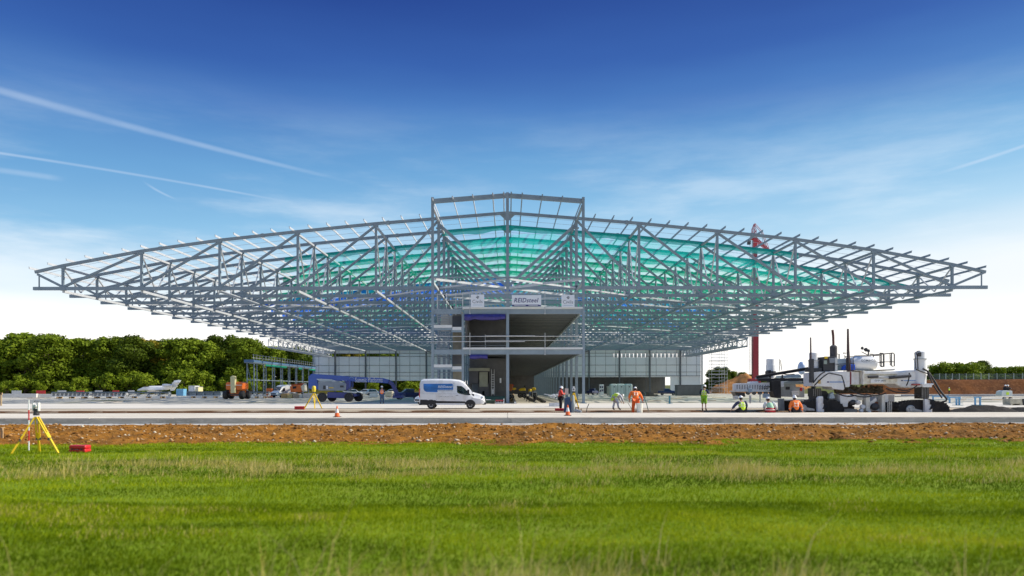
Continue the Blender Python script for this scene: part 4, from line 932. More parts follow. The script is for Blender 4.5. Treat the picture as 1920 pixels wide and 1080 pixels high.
for x in (1480, 1560, 1635):
    for y in (-.1, 2.4): mb.pxt([(560+x/8.348, 690+400/8.348, y), (560+x/8.348, 690+450/8.348, y)], YL, .03)
for yy in (395, 420): mb.pxt([(560+1480/8.348, 690+yy/8.348, -.1), (560+1635/8.348, 690+yy/8.348, -.1), (560+1635/8.348, 690+yy/8.348, 2.4), (560+1480/8.348, 690+yy/8.348, 2.4), (560+1480/8.348, 690+yy/8.348, -.1)], YL, .03)
mb.build('basket_rail', BLD, lift)
MB().pxp(b_([(300, 212), (640, 208), (740, 240), (735, 345), (700, 352), (300, 350)]), YL, YL+.15, YL+2.4).build('engine_cover', GREYC, lift, bevel=.06)
mb = MB().pxp(b_([(265, 165), (500, 172), (560, 195), (690, 205), (560, 208), (320, 208)]), YL, YL+.3, YL+.72); mb.build('cover_hood', mat('pale_grey_hood', (.45, .50, .52), .4, 0, .05, 2), lift, bevel=.03)
MB().pxp(b_([(700, 190), (800, 200), (800, 290), (775, 330), (735, 352), (735, 240)]), YL, YL+.2, YL+2.3).build('turntable', BLD, lift, bevel=.05)
MB().pxp(b_([(380, 270), (415, 270), (415, 330), (380, 330)]), YL, YL+.10, YL+.148).pxp(b_([(645, 270), (700, 270), (700, 300), (645, 300)]), YL, YL+.1, YL+.148).build('cover_vent', DARK, lift)
MB().pxp(b_([(430, 275), (452, 275), (452, 325), (430, 325)]), YL, YL+.11, YL+.148).build('data_label', SIGNW, lift)
MB().pxp(b_([(470, 298), (540, 300), (540, 312), (470, 310)]), YL, YL+.11, YL+.148).build('warning_label', YELL, lift)
MB().pxp(b_([(440, 372), (700, 378), (900, 400), (900, 440), (700, 470), (430, 462)]), YL, YL+.4, YL+2.2).build('chassis', BLD, lift, bevel=.05)
MB().pxp(b_([(670, 355), (700, 375), (900, 380), (895, 372), (720, 358)]), YL, YL+.3, YL+2.3).build('platform_step', EDGEC, lift)
for cx in (360, 782):
    c = W(560+cx/8.348, 0, YL).x
    for y in (YL+.25, YL+2.35): 
        pr_ = wheel(lift, c+(0 if y < YL+1 else .85), y, .62, .45, DARK, -1 if y < YL+1 else 1)
text('Summit Platforms', b_([(885, 145)])[0]+b_([(1312, 222)])[0], WHITE, lift, YL+.735, shear=.0)
mb = MB().pxt([(560+790/8.348, 690+160/8.348), (560+825/8.348, 690+138/8.348), (560+870/8.348, 690+158/8.348)], YL+.7, .03, 4); mb.build('emblem', LBL, lift)
mb = MB()
for k, x in enumerate((668, 692, 716)): mb.pxp(b_([(x, 186), (x+14, 187), (x+14, 208), (x, 207)]), YL, YL+.72, YL+.748)
mb.build('size_marks', SIGNW, lift)
# ---------------------------------------------------------------- orange boom lift seen end on
YO = 129; oc = W(435.5, 747.5, YO)
ol = thing('boom_lift', 'orange boom lift seen end on with its cream arm standing in the middle, left yard', 'boom lift', (oc.x, YO+1.5, 0))
o_ = lambda pts: cc(pts, 240, 690, 8.0)
CREAM = mat('cream_boom_paint', (.72, .66, .38), .45, 0, .08, 2)
for pts, nm in (([(1445, 220), (1470, 203), (1530, 203), (1530, 325), (1455, 322), (1445, 300)], 'engine_cover'), ([(1598, 203), (1680, 203), (1697, 225), (1697, 305), (1685, 325), (1598, 325)], 'engine_cover')):
    MB().pxp(o_(pts), YO, YO+.6, YO+3.6).build(nm, ORANGE, ol, bevel=.12)
MB().pxp(o_([(1530, 125), (1560, 110), (1600, 118), (1600, 370), (1535, 372)]), YO, YO+.1, YO+.9).build('boom', CREAM, ol, bevel=.06)
MB().pxp(o_([(1480, 330), (1690, 330), (1670, 400), (1630, 415), (1500, 412)]), YO, YO+1, YO+3.2).build('chassis', ORANGE, ol, bevel=.1)
MB().pxp(o_([(1455, 247), (1528, 247), (1528, 255), (1455, 255)]), YO, YO+.55, YO+.59).pxp(o_([(1602, 247), (1690, 247), (1690, 255), (1602, 255)]), YO, YO+.55, YO+.59).build('reflective_strip', SIGNW, ol)
for x0 in (1412, 1658):
    a = W(240+x0/8, 0, YO).x; b = W(240+(x0+62)/8, 0, YO).x
    for y in (YO+.75, YO+3.3):
        MB().lathe(((a+b)/2, y, .72), [(.4, -(b-a)/2), (.68, -(b-a)/2), (.74, -(b-a)*.3), (.74, (b-a)*.3), (.68, (b-a)/2), (.4, (b-a)/2)], 20, 'x').build('wheel', BLACK, ol, 40)
MB().bar(W(240+1450/8, 690+395/8, YO+.8), W(240+1690/8, 690+395/8, YO+.8), .2, .2).build('axle', DARK, ol)
# ---------------------------------------------------------------- orange telehandler, side on, between white van and blue lift
YT = 148; tp = W(556, 738.5, YT)
te = thing('telehandler', 'orange telehandler with a raised pale basket end parked right of the far white van', 'telehandler', (tp.x, YT+1, 0))
t_ = lambda pts: cc(pts, 460, 640, 8.306)
MB().pxp(t_([(685, 700), (780, 670), (860, 690), (880, 745), (850, 790), (700, 785)]), YT, YT+.2, YT+2).build('body', ORANGE, te, bevel=.1)
MB().pxp(t_([(690, 665), (880, 645), (915, 650), (905, 672), (700, 690)]), YT, YT+.7, YT+1.3).build('boom', mat('dark_orange_arm', (.35, .07, .02), .5, 0, .1, 2), te, bevel=.04)
MB().pxp(t_([(860, 700), (915, 650), (925, 780), (880, 770)]), YT, YT+.1, YT+1.9).build('basket', mat('striped_cream', (.75, .70, .58), .5, 0, .1, 2), te, bevel=.04)
MB().pxp(t_([(730, 700), (790, 690), (790, 730), (735, 735)]), YT, YT+.16, YT+.196).build('cab_glass', GLASS, te)
for cx in (720, 865): wheel(te, W(460+cx/8.306, 0, YT).x, YT+.3, .45, .35, SIGNW, -1); wheel(te, W(460+cx/8.306, 0, YT).x, YT+1.8, .45, .35, SIGNW, 1)
# ---------------------------------------------------------------- business jet
YJ = 236; jp = W(298, 737, YJ); JW = mat('jet_white', (.82, .82, .82), .25, 0, .02, 1, coat=.4)
jet = thing('business_jet', 'small white business jet with a raked T tail standing in front of the wood', 'aeroplane', (jp.x, YJ, 0))
sc_ = YJ/F
def Jp(px, py): return ((px-298)*sc_, CAMH-(py-VY)*sc_)
mb = MB(); st_ = [(257.5, 731.5, 1), (260, 730.2, 3.2), (266, 728.8, 5.2), (272, 727.4, 7.5), (285, 726.6, 8.2), (300, 726.6, 8.2), (312, 726.4, 8), (322, 725.3, 5.6), (330, 724.2, 2.6), (333, 723.8, .6)]
pts = [Vector((jp.x+Jp(x, y)[0], YJ, Jp(x, y)[1])) for x, y, d in st_]; mb.tube(pts, [d*sc_/2 for x, y, d in st_], 16); mb.build('fuselage', JW, jet, 40)
g_ = lambda pts: [(240+x/8, 690+y/8) for x, y in pts]
MB().pxp(g_([(620, 275), (700, 180), (765, 172), (795, 178), (690, 330), (640, 335)]), YJ, YJ-.12, YJ+.12).build('tail_fin', JW, jet)
a = W(338, 716.5, YJ); MB().add([(a.x-1.6, YJ-3, a.z), (a.x+.2, YJ-3.1, a.z), (a.x+.6, YJ, a.z+.1), (a.x-1.8, YJ, a.z+.1), (a.x-1.6, YJ+3, a.z), (a.x+.2, YJ+3.1, a.z), (a.x-1.8, YJ, a.z-.06), (a.x+.6, YJ, a.z-.06)], [(0, 1, 2, 3), (3, 2, 5, 4), (0, 6, 7, 1), (6, 4, 5, 7)]).build('tailplane', JW, jet)
mb = MB(); e = Jp(318, 722); mb.tube([(jp.x+e[0]-1.6, YJ-1.3, e[1]), (jp.x+e[0]-.9, YJ-1.3, e[1]), (jp.x+e[0]+1.6, YJ-1.3, e[1])], [.45, .55, .4], 12); mb.build('engine', SILV, jet, 40)
e = Jp(292, 733); MB().add([(jp.x+e[0]-3, YJ, e[1]), (jp.x+e[0]+2.4, YJ, e[1]), (jp.x+e[0]+3.2, YJ-8, e[1]+.4), (jp.x+e[0]+1.8, YJ-8, e[1]+.4), (jp.x+e[0]-3, YJ, e[1]-.25), (jp.x+e[0]+2.4, YJ, e[1]-.25)], [(0, 1, 2, 3), (4, 3, 2, 5)]).build('wing', JW, jet)
mb = MB()
for x, y in ((262, 0), (296, -1.6), (296, 1.6)): q = Jp(x, 0)[0]+jp.x; mb.box(q-.06, q+.06, YJ+y-.06, YJ+y+.06, .2, 1.4).lathe((q, YJ+y, .3), [(.3, -.1), (.3, .1)], 12, 'y')
mb.build('landing_gear', DARK, jet)
MB().pxp(g_([(250, 268), (330, 262), (330, 275), (250, 282)]), YJ, YJ-.98*.7, YJ-.98*.7+.02).build('cabin_window', GLASS, jet)
# ---------------------------------------------------------------- red telescopic crane
YC = 200; cp = W(1416, 738, YC); CR = mat('crimson_crane_paint', (.34, .015, .03), .4, 0, .08, 1); CR2 = mat('bright_red_crane_paint', (.62, .05, .06), .4, 0, .08, 1)
cr = thing('mobile_crane', 'tall crimson crane mast behind the right roof wing with a short red jib on top', 'crane', (cp.x, YC, 0))
def cz(py): return CAMH-(py-VY)/F*YC
def cx(px): return (px-VX)/F*YC
MB().box(cx(1411), cx(1421), YC-.75, YC+.75, cz(712), cz(560)).box(cx(1411.8), cx(1420.2), YC-.6, YC+.6, cz(560), cz(492)).box(cx(1412.5), cx(1419.3), YC-.5, YC+.5, cz(492), cz(446)).build('boom', CR, cr)
MB().box(cx(1412), cx(1419.4), YC-.55, YC+.55, cz(464), cz(449)).box(cx(1408), cx(1412), YC-.7, YC+.7, cz(450), cz(444)).build('boom_head', CR2, cr)
MB().box(cx(1402), cx(1407), YC-.5, YC+.5, cz(459), cz(452)).build('winch_box', DARK, cr)
mb = MB()
for y in (-.45, .45):
    for q in ([(1412, 446), (1415, 420)], [(1419, 446), (1415, 420)], [(1409, 446), (1410.5, 431), (1415, 420)], [(1415, 420), (1429, 436), (1441, 466)], [(1414, 440), (1418, 432)]): mb.tube([(cx(a), YC+y, cz(b)) for a, b in q], .085, 5)
mb.build('top_frame', mat('pale_red_lattice', (.60, .22, .24), .5, 0, .1, 2), cr)
mb = MB()
A = [(cx(1419), cz(448)), (cx(1441), cz(468))]; Bb = [(cx(1419), cz(455)), (cx(1441), cz(470))]
for y in (-.5, .5):
    for q in (A, Bb): mb.bar((q[0][0], YC+y, q[0][1]), (q[1][0], YC+y, q[1][1]), .17, .17)
    for k in range(8):
        f, g = k/8, (k+1)/8; P = lambda q, t: (q[0][0]+(q[1][0]-q[0][0])*t, YC+y, q[0][1]+(q[1][1]-q[0][1])*t)
        mb.bar(P(A, f), P(Bb, g), .1, .1).bar(P(A, g), P(Bb, g), .08, .08)
mb.build('jib', CR2, cr)
mb = MB()
for x in (1404.8, 1407.2, 1409.4): mb.tube([(cx(x), YC-.3, cz(705)), (cx(x+1), YC-.3, cz(452))], .05, 4)
for a, b in ((1431, 460), (1436, 462)): mb.tube([(cx(1429), YC, cz(437)), (cx(a), YC, cz(b))], .05, 4)
mb.build('hoist_ropes', DARK, cr)
MB().box(cx(1396), cx(1440), YC-1.3, YC+1.3, .9, 2.4).build('carrier', DARK, cr, bevel=.15)
MB().box(cx(1404), cx(1424), YC-1.2, YC+1.2, 2.45, 4.4).build('superstructure', CR, cr, bevel=.15)
for k in range(4): wheel(cr, cx(1400+k*11), YC-1.2, .6, .4, GALV, -1)
# ================================================================ THE PAVING MACHINE
YM = 54.0; M1 = WHITED
HOSE = BLACK; CONC = mat('concrete_spatter', (.36, .34, .30), .9, 0, .25, 2); CREAMW = mat('cream_machine_paint', (.80, .77, .68), .45, 0, .06, 2, dirt=(.35, .27, .17), dscale=2, damt=.6)
pv = thing('slipform_paver', 'huge white slipform paving machine marked GOMACO on four black crawler tracks', 'paving machine', (W(1640, 0, YM).x, YM+2, -.2))
def q(cx_, cy_): return (1530+cx_/7.447, 640+cy_/7.448)
def q3(cx_, cy_): return (1660+cx_/7.447, 640+cy_/7.448)
Q = lambda l: [q(*p) for p in l]; Q3 = lambda l: [q3(*p) for p in l]
PB = lambda pts, a, b, nm, m, par=None, bev=.03: MB().pxp(pts, YM, a, b).build(nm, m, par or pv, bevel=bev)
PB(Q([(20, 440), (190, 425), (545, 425), (545, 640), (480, 650), (455, 690), (300, 668), (285, 640), (20, 632)]), YM+.8, YM+2.6, 'left_frame_box', M1)
PB(Q([(550, 425), (690, 425), (690, 612), (550, 608)]), YM+.9, YM+2.5, 'telescoping_sleeve', M1)
PB(Q([(547, 428), (566, 428), (566, 606), (547, 606)]), YM+.78, YM+.89, 'red_end_strip', mat('maroon_strip', (.22, .03, .04), .5, 0, .1, 2))
PB(Q([(700, 415), (1117, 430), (1117, 600), (700, 605)])[:1]+[q3(225, 425), q3(225, 602)]+Q([(700, 605)]), YM+.55, YM+2.7, 'centre_frame', CREAMW)
PB([q(690, 428), q3(215, 428), q3(215, 462), q(690, 462)], YM+.40, YM+.548, 'centre_rail', M1)
PB([q(690, 415), q(712, 415), q(712, 612), q(690, 612)], YM+.38, YM+.545, 'centre_stiffener', CREAMW)
PB(Q([(810, 530), (985, 530), (985, 585), (810, 585)]), YM+.45, YM+.545, 'name_plate', SIGNW, bev=0)
text('GHP 2800', q(818, 545)+q(978, 567), GREYI, pv, YM+.44, weight=.01)
PB(Q3([(215, 425), (350, 418), (400, 408), (560, 405), (625, 425), (625, 605), (540, 655), (440, 660), (300, 650), (215, 600)]), YM+.8, YM+2.6, 'right_frame_box', M1, bev=.1)
BLI = mat('blue_ink', (.08, .25, .60), .5, 0, .05, 1)
for a, b in ((q(220, 565), q(470, 582)), (q3(300, 548), q3(515, 562))):
    MB().pxb(a[0], a[1], a[0]+4, b[1], YM, YM+.78, YM+.797).build('dark_logo_bar', NAVY, pv); MB().pxb(a[0]+5.2, a[1]+.3, b[0], b[1]-.3, YM, YM+.78, YM+.797).build('blue_caption_bar', BLI, pv)
MB().pxb(*q(90, 540), *q(130, 595), YM, YM+.785, YM+.798).build('rust_stain_plate', mat('ochre_stain', (.60, .42, .16), .7, 0, .3, 6), pv)
# hydraulic rams on the centre frame
for a, b, r in ((q(760, 503), q(900, 497), .10), (q3(85, 515), q3(390, 488), .11)):
    MB().tube([W(*a, YM)+Vector((0, .35, 0)), W(*b, YM)+Vector((0, .35, 0))], r, 10).build('hydraulic_ram', DARK, pv, 40)
MB().tube([W(*q(900, 499), YM)+Vector((0, .35, 0)), W(*q(1050, 515), YM)+Vector((0, .35, 0))], .05, 8).build('ram_rod', GALV, pv, 40)
# fuel tank with the maker's lettering
mb = MB(); a, b = W(*q(610, 300), YM), W(*q(975, 300), YM); zc = (W(0, q(0, 205)[1], YM).z+W(0, q(0, 405)[1], YM).z)/2; rr = (W(0, q(0, 205)[1], YM).z-W(0, q(0, 405)[1], YM).z)/2
mb.lathe((0, YM+1.5, zc), [(rr*.55, a.x), (rr*.85, a.x+.06), (rr, a.x+.35), (rr, b.x-.35), (rr*.85, b.x-.06), (rr*.55, b.x)], 28, 'x'); tank = mb.build('water_tank', WHITE, pv, 40)
def wrap(ob, yc, zc, r):
    me = ob.data; n = len(me.vertices); v = np.empty(n*3, np.float32); me.vertices.foreach_get('co', v); v = v.reshape(-1, 3); o = ORG[ob.name]
    v[:, 1] = yc-np.sqrt(np.maximum(r*r-(v[:, 2]+o.z-zc)**2, 0))-.012-o.y; me.vertices.foreach_set('co', v.ravel()); me.update()
wrap(text('GOMACO', q(722, 250)+q(938, 285), GREYI, tank, YM, weight=.012), YM+1.5, zc, rr)
wrap(text('CONCRETE PAVING EQUIPMENT', q(750, 290)+q(925, 298), GREYI, tank, YM, 'small_lettering'), YM+1.5, zc, rr)
PB([q(600, 405), q(975, 405), q3(200, 385), q3(200, 400), q3(170, 412), q(620, 415)], YM+.6, YM+2.4, 'walkway', CREAMW)
# engine house, tarpaulin, railings
eng = PB(Q([(185, 215), (345, 205), (345, 420), (185, 420)]), YM+1., YM+2.6, 'engine_house', DARK)
PB(Q([(265, 232), (375, 228), (375, 298), (272, 302)]), YM+.93, YM+.995, 'radiator_panel', GREYC, eng, 0)
PB(Q([(345, 225), (378, 225), (378, 420), (345, 420)]), YM+.9, YM+1.1, 'door_post', SILV, eng, 0); PB(Q([(190, 265), (232, 265), (232, 318), (190, 318)]), YM+.94, YM+.995, 'sage_panel', mat('sage_panel', (.35, .42, .36), .5, 0, .1, 2), eng, 0)
PB(Q([(198, 210), (240, 210), (240, 240), (198, 240)]), YM+.92, YM+.995, 'yellow_label', YELL, eng, 0)
PB(Q([(392, 240), (600, 235), (600, 330), (392, 335)]), YM+1.3, YM+2.5, 'control_cabinet', mat('pale_blue_grey', (.42, .52, .58), .45, 0, .1, 2))
PB(Q([(392, 335), (560, 330), (560, 405), (392, 410)]), YM+1.4, YM+2.4, 'lower_cabinet', mat('teal_grey', (.25, .33, .34), .5, 0, .25, 3))
PB(Q([(480, 350), (560, 320), (635, 322), (640, 405), (470, 402)]), YM+.95, YM+1.5, 'blue_sheet', mat('bright_blue_sheet', (.02, .10, .62), .5, 0, .3, 4, bump=.6, bscale=4), None, .05)
mb = MB(); x = (q(385, 0)[0]); c0 = W(*q(388, 210), YM)
mb.lathe((c0.x, YM+1.7, 0), [(.20, W(*q(0, 240), YM).z), (.26, W(*q(0, 232), YM).z), (.26, W(*q(0, 60), YM).z), (.12, W(*q(0, 40), YM).z)], 14); ex = mb.build('exhaust_silencer', mat('sooty_steel', (.085, .08, .085), .6, .2, .2, 4), pv, 40)
MB().tube([(c0.x, YM+1.7, W(*q(0, 45), YM).z), (c0.x-.02, YM+1.7, W(0, 628, YM).z), (c0.x-.07, YM+1.7, W(0, 616, YM).z)], .085, 10).build('exhaust_pipe', mat('rusty_pipe', (.10, .03, .025), .7, .1, .3, 4), ex, 40)
for nm, x0, y0, x1, y1, r in (('signal_mast', 1600, 616, 1602, 697, .10), ('signal_mast', 1529, 632, 1529.5, 716, .07)):
    MB().tube([W(x0, y0, YM)+Vector((0, .85, 0)), W(x0+.3, (y0+y1)/2, YM)+Vector((0, .85, 0)), W(x1, y1, YM)+Vector((0, .85, 0))], [r*.7, r, r*1.6], 8).build(nm, mat('dark_maroon_mast', (.05, .02, .022), .6, 0, .2, 4), pv)
PB([(1527, 673), (1533, 673), (1533, 718), (1527, 718)], YM+.6, YM+1.0, 'mast_foot', DARK)
mb = MB()
def rail3(pts, y, r=.03): mb.pxt([(*p, y) for p in pts], YM, r)
for y in (.7, 2.2):
    mb = MB()
    rail3([q(583, 420), q(583, 235), q(600, 203), q(800, 200), q(975, 200)], y); rail3([q(455, 200), q(485, 235), q(485, 400)], y); rail3([q(510, 400), q(512, 165), q(440, 165)], y, .045); rail3([q(350, 322), q(600, 310)], y)
    rail3([q3(-10, 168), q3(38, 170), q3(42, 190), q3(42, 350), q3(0, 355)], y, .045); rail3([q3(40, 178), q3(180, 165), q3(196, 178), q3(196, 350), q3(165, 352), q3(155, 340), q3(155, 170)], y, .042); rail3([q3(0, 290), q3(190, 288)], y); rail3([q3(135, 180), q3(138, 340)], y)
    mb.build('hand_rail', DARK, pv)
mb = MB(); rail3([q(765, 140), q(850, 185)], 1.4, .03); rail3([q(865, 140), q(862, 190)], 1.4, .05); rail3([q(800, 100), q(870, 140)], 1.4, .06); mb.ell(W(*q(775, 88), YM)+Vector((0, 1.4, 0)), (.10, .13, .12), 8, 6).ell(W(*q(830, 110), YM)+Vector((0, 1.4, 0)), (.15, .16, .15), 8, 6).ell(W(*q(848, 128), YM)+Vector((0, 1.2, 0)), (.10, .13, .12), 8, 6)
mb.build('work_lights', DARK, pv, 40)
# jacking columns with their crawler tracks
def column(px0, px1, top, neck, foot, dy, ribs=None, mm=WHITE):
    a, b = W(px0, top, YM), W(px1, top, YM); r = (b.x-a.x)/2; cx0 = (a.x+b.x)/2; Z = lambda py: W(0, py, YM).z
    L_ = thing
    c = MB().lathe((cx0, YM+dy, 0), [(r*.9, Z(foot)), (r, Z(foot)+.02), (r, Z(neck)), (r*.86, Z(neck)+.01), (r*.86, Z(top)-.05), (r*.7, Z(top))], 20).build('jacking_column', mm, pv, 40)
    MB().lathe((cx0, YM+dy, 0), [(r*1.1, Z(neck)-.05), (r*1.1, Z(neck)+.03)], 20).build('collar', GALV, c, 40)
    return c, cx0, r, Z
c, cx0, r, Z = column(1533, 1551.5, 660, 675, 691, 1.6)
MB().box(cx0-r*1.15, cx0+r*1.2, YM+1.1, YM+2.2, Z(697), Z(690)).build('column_clamp', DARK, c)
c, cx0, r, Z = column(1727.5, 1749, 659, 673, 727, .9)
MB().pxt([(*q3(510, 400), .5), (*q3(498, 200), .5), (*q3(482, 160), .5), (*q3(505, 140), .5), (*q3(540, 140), .5)], YM, .035).pxt([(*q3(485, 160), .7), (*q3(498, 390), .7)], YM, .03).build('column_hose', HOSE, c)
PB([(1727, 661), (1732, 661), (1732, 669), (1727, 669)], YM+.3, YM+.5, 'valve_block', DARK, c, 0)
PB(Q3([(540, 600), (710, 595), (710, 615), (685, 620), (685, 650), (560, 650)]), YM+.3, YM+1.9, 'column_base_plate', M1)
PB(Q3([(445, 598), (540, 600), (540, 625), (445, 620)]), YM+.5, YM+1.5, 'red_bracket', mat('faded_red', (.45, .10, .08), .5, 0, .2, 3))
def legtube(pts, y0, y1, par=pv):
    o = PB(pts, y0, y1, 'leg_tube', mat('grimy_leg_steel', (.05, .045, .035), .6, .2, .3, 5), par)
    mb = MB(); xs_ = [p[0] for p in pts]; ys_ = [p[1] for p in pts]
    for k in range(5): x = min(xs_)+1+(max(xs_)-min(xs_)-2)*k/4; mb.pxb(x-.25, min(ys_)+1, x+.25, max(ys_)-1, YM, y0-.05, y0-.005)
    mb.build('leg_ribs', CONC, o)
legtube([(1733.5, 726), (1748, 726), (1748, 749), (1733.5, 749)], YM+.4, YM+1.4)
legtube([(1536, 729), (1552, 729), (1552, 745), (1536, 745)], YM+1.1, YM+2.1)
def track(outline, y0, y1, wheel_c, wheel_r, yf):
    t = PB(outline, y0, y1, 'crawler_track', mat('muddy_track_rubber', (.03, .027, .024), .85, 0, .4, 3, bump=.6), pv, .06)
    if wheel_c:
        c = W(*wheel_c, YM); s = wheel_r*YM/F; mb = MB().lathe((c.x, y0-.04, c.z), [(s, .03), (s, -.05), (s*.8, -.08), (s*.75, -.02), (s*.35, -.03), (s*.3, -.1)][::-1], 20, 'y')
        mb.build('drive_wheel', mat('scuffed_silver', (.50, .50, .48), .5, .4, .35, 6), t, 40)
        PB([(wheel_c[0]+1, wheel_c[1]-3), (wheel_c[0]+22, wheel_c[1]+1), (wheel_c[0]+22, wheel_c[1]+5), (wheel_c[0]+1, wheel_c[1]+4)], y0-.1, y0-.02, 'track_frame', mat('scuffed_silver', (.5, .5, .48)), t, .02)
    # cleats along the belt
    n = len(outline); mb = MB(); pts = [W(*p, YM) for p in outline]
    for i in range(n):
        a, b = pts[i], pts[(i+1) % n]; L0 = (b-a).length; k = max(1, int(L0/.22))
        for j in range(k):
            p = a+(b-a)*((j+.5)/k); d = (b-a).normalized(); nn = Vector((-d.z, 0, d.x)); 
            mb.bar(Vector((p.x, y0-.02, p.z)), Vector((p.x, y1+.02, p.z)), .06, .10)
    mb.build('cleats', mat('worn_cleat_steel', (.07, .065, .06), .6, .3, .3, 5), t)
    return t
track(Q3([(255, 990), (250, 930), (290, 880), (370, 850), (500, 838), (640, 836), (800, 850), (900, 862), (960, 900), (985, 960), (982, 1010), (280, 1012)]), YM+.7, YM+1.6, q3(420, 965), 8.5, 0)
track([(1504, 775), (1502, 766), (1510, 757), (1530, 752), (1560, 750), (1582, 753), (1592, 762), (1595, 770), (1590, 776)], YM+.9, YM+1.8, (1514, 767), 7.5, 0)
track([(1600, 776), (1598, 768), (1606, 759), (1640, 756), (1660, 760), (1668, 770), (1664, 776)], YM+5.4, YM+6.2, None, 0, 0)
track([(1700, 775), (1698, 767), (1706, 758), (1740, 755), (1765, 760), (1770, 770), (1766, 776)], YM+5.6, YM+6.4, None, 0, 0)
for pts, y in ((Q3([(590, 812), (640, 800), (700, 815), (695, 1012), (592, 1012)]), YM+.35), (Q([(68, 800), (90, 775), (150, 775), (160, 860), (165, 1000), (68, 1000)]), YM+.6)):
    o = PB(pts, y, y+.3, 'track_leg_plate', M1, None, .05)
    mb = MB(); x0 = pts[0][0]; y0_ = pts[0][1]
    for k in range(5): mb.pxt([(x0+4, y0_+3+k*1.6, -.04), (x0+8+k, y0_+3.5+k*1.8, -.12), (x0+12, y0_+7+k*2.2, -.06), (x0+7-k, y0_+12+k*2, -.03)], YM+(y-YM), .035)
    mb.build('hydraulic_hoses', HOSE, o)
# the mould between the legs
mould = PB(Q([(420, 745), (560, 760), (640, 770), (650, 840), (540, 850), (530, 930), (430, 925)]), YM+1.0, YM+3, 'mould', M1, None, .04)
for pts, nm, m in ((Q([(790, 760), (830, 750), (832, 985), (775, 985), (770, 800)]), 'mould_post', CREAMW), (Q([(1000, 750), (1040, 745), (1050, 1015), (995, 1015)]), 'mould_post', CREAMW), (Q([(640, 760), (760, 755), (765, 830), (645, 835)]), 'mould_side_plate', CREAMW), (Q([(835, 880), (940, 790), (960, 830), (870, 920)]), 'tilted_housing', M1), (Q([(800, 960), (1000, 962), (1000, 985), (800, 982)]), 'mould_foot_bar', M1), (Q([(470, 960), (680, 958), (680, 1015), (470, 1015)]), 'concrete_pan', CONC), (Q([(1120, 755), (1118, 860), (1000, 860), (1000, 760)]), 'rear_sheet', M1)):
    PB(pts, YM+(.8 if 'post' in nm else 1.1), YM+1.4 if 'post' in nm else YM+2.2, nm, m, mould, .02)
PB([q3(90, 760), q3(450, 752), q3(450, 858), q3(95, 858)], YM+3.2, YM+3.4, 'rear_apron_plate', M1, mould, .02)
PB([q3(90, 858), q3(250, 858), q3(250, 1012), q3(90, 1012)], YM+3.6, YM+3.8, 'rust_brown_sheet', mat('rust_sheet', (.22, .08, .03), .8, 0, .3, 3), mould, .02)
for cxy, r_ in ((q(600, 865), 5.5), (q(915, 925), 7)):
    c = W(*cxy, YM); s = r_*YM/F; MB().lathe((c.x, YM+.95, c.z), [(s, .25), (s, -.05), (s*.6, -.12)][::-1], 18, 'y').build('vibrator_motor', DARK, mould, 40)
for cxy, r_ in ((q(660, 865), 4.5), (q(725, 925), 4.5), (q(705, 980), 3.5), (q(820, 1000), 3)):
    c = W(*cxy, YM); s = r_*YM/F; MB().lathe((c.x, YM+.75, c.z), [(s, .2), (s*.9, -.05), (s*.3, -.08)][::-1], 16, 'y').build('guide_roller', M1, mould, 40)
mb = MB()
for k in range(3): x = q3(95+k*27, 0)[0]; mb.pxb(x-.4, q3(0, 850)[1], x+.4, q3(0, 1012)[1], YM, YM+.6, YM+.65)
for k in range(9): y = q3(0, 860+k*17)[1]; mb.pxb(q3(90, 0)[0], y, q3(152, 0)[0], y+.6, YM, YM+.6, YM+.64)
mb.build('access_ladder', CREAMW, pv)
PB(Q([(160, 690), (310, 700), (340, 740), (380, 1000), (170, 1000), (155, 860)]), YM+2.0, YM+3.4, 'rear_drive_housing', DARK)
PB(Q([(300, 740), (345, 715), (370, 810), (285, 808)]), YM+1.2, YM+1.6, 'blue_grey_box', mat('pale_blue_grey', (.42, .52, .58)))
# spoil, auger and hoses under the frame
mb = MB(); rs = np.random.RandomState(6)
for k in range(150):
    x = rs.uniform(1586, 1672); y = 730+6*math.sin((x-1586)/86*math.pi)*-.3+rs.uniform(-5, 9); w = W(x, y, YM); s = rs.uniform(.05, .13); mb.ell((w.x, YM+rs.uniform(.9, 2.2), w.z), (s, s, s*.8), 6, 4)
mb.tube([(W(1584, 0, YM).x, YM+1.6, W(0, 733, YM).z), (W(1674, 0, YM).x, YM+1.6, W(0, 733, YM).z)], .22, 8); mb.build('auger_with_spoil', mat('wet_spoil', (.085, .065, .04), .9, 0, .4, 2), pv)
mb = MB(); rs = np.random.RandomState(9)
for x0, y0, x1, y1, sag in [(1532, 724, 1560, 700, -3), (1530, 719, 1552, 698, -4), (1595, 728, 1630, 741, 4), (1560, 700, 1584, 705, 0), (1584, 705, 1590, 729, 1), (1668, 729, 1712, 735, 5), (1690, 731, 1726, 724, 5), (1712, 700, 1706, 724, 2), (1630, 740, 1668, 738, 3), (1575, 738, 1610, 742, 4), (1600, 740, 1640, 744, 3), (1724, 693, 1746, 701, 1)]:
    mb.pxt([(x0+(x1-x0)*t, y0+(y1-y0)*t+sag*4*t*(1-t), .5-.1*math.sin(t*3)) for t in [i/8 for i in range(9)]], YM, .045)
mb.pxt([(1735, 692, .3), (1744, 697, .3), (1749, 712, .3)], YM, .07)
mb.pxt([(1748.5, 699, .5), (1757, 714, .4), (1766, 732, .3), (1778, 749, .2), (1777, 753, .2), (1768, 756, .3)], YM, .075).pxt([(1750, 703, .7), (1762, 728, .6), (1774, 748, .5)], YM, .05).pxt([(1722, 740, .5), (1740, 748, .4), (1756, 752, .3)], YM, .05)
mb.build('hose_bundle', HOSE, pv)
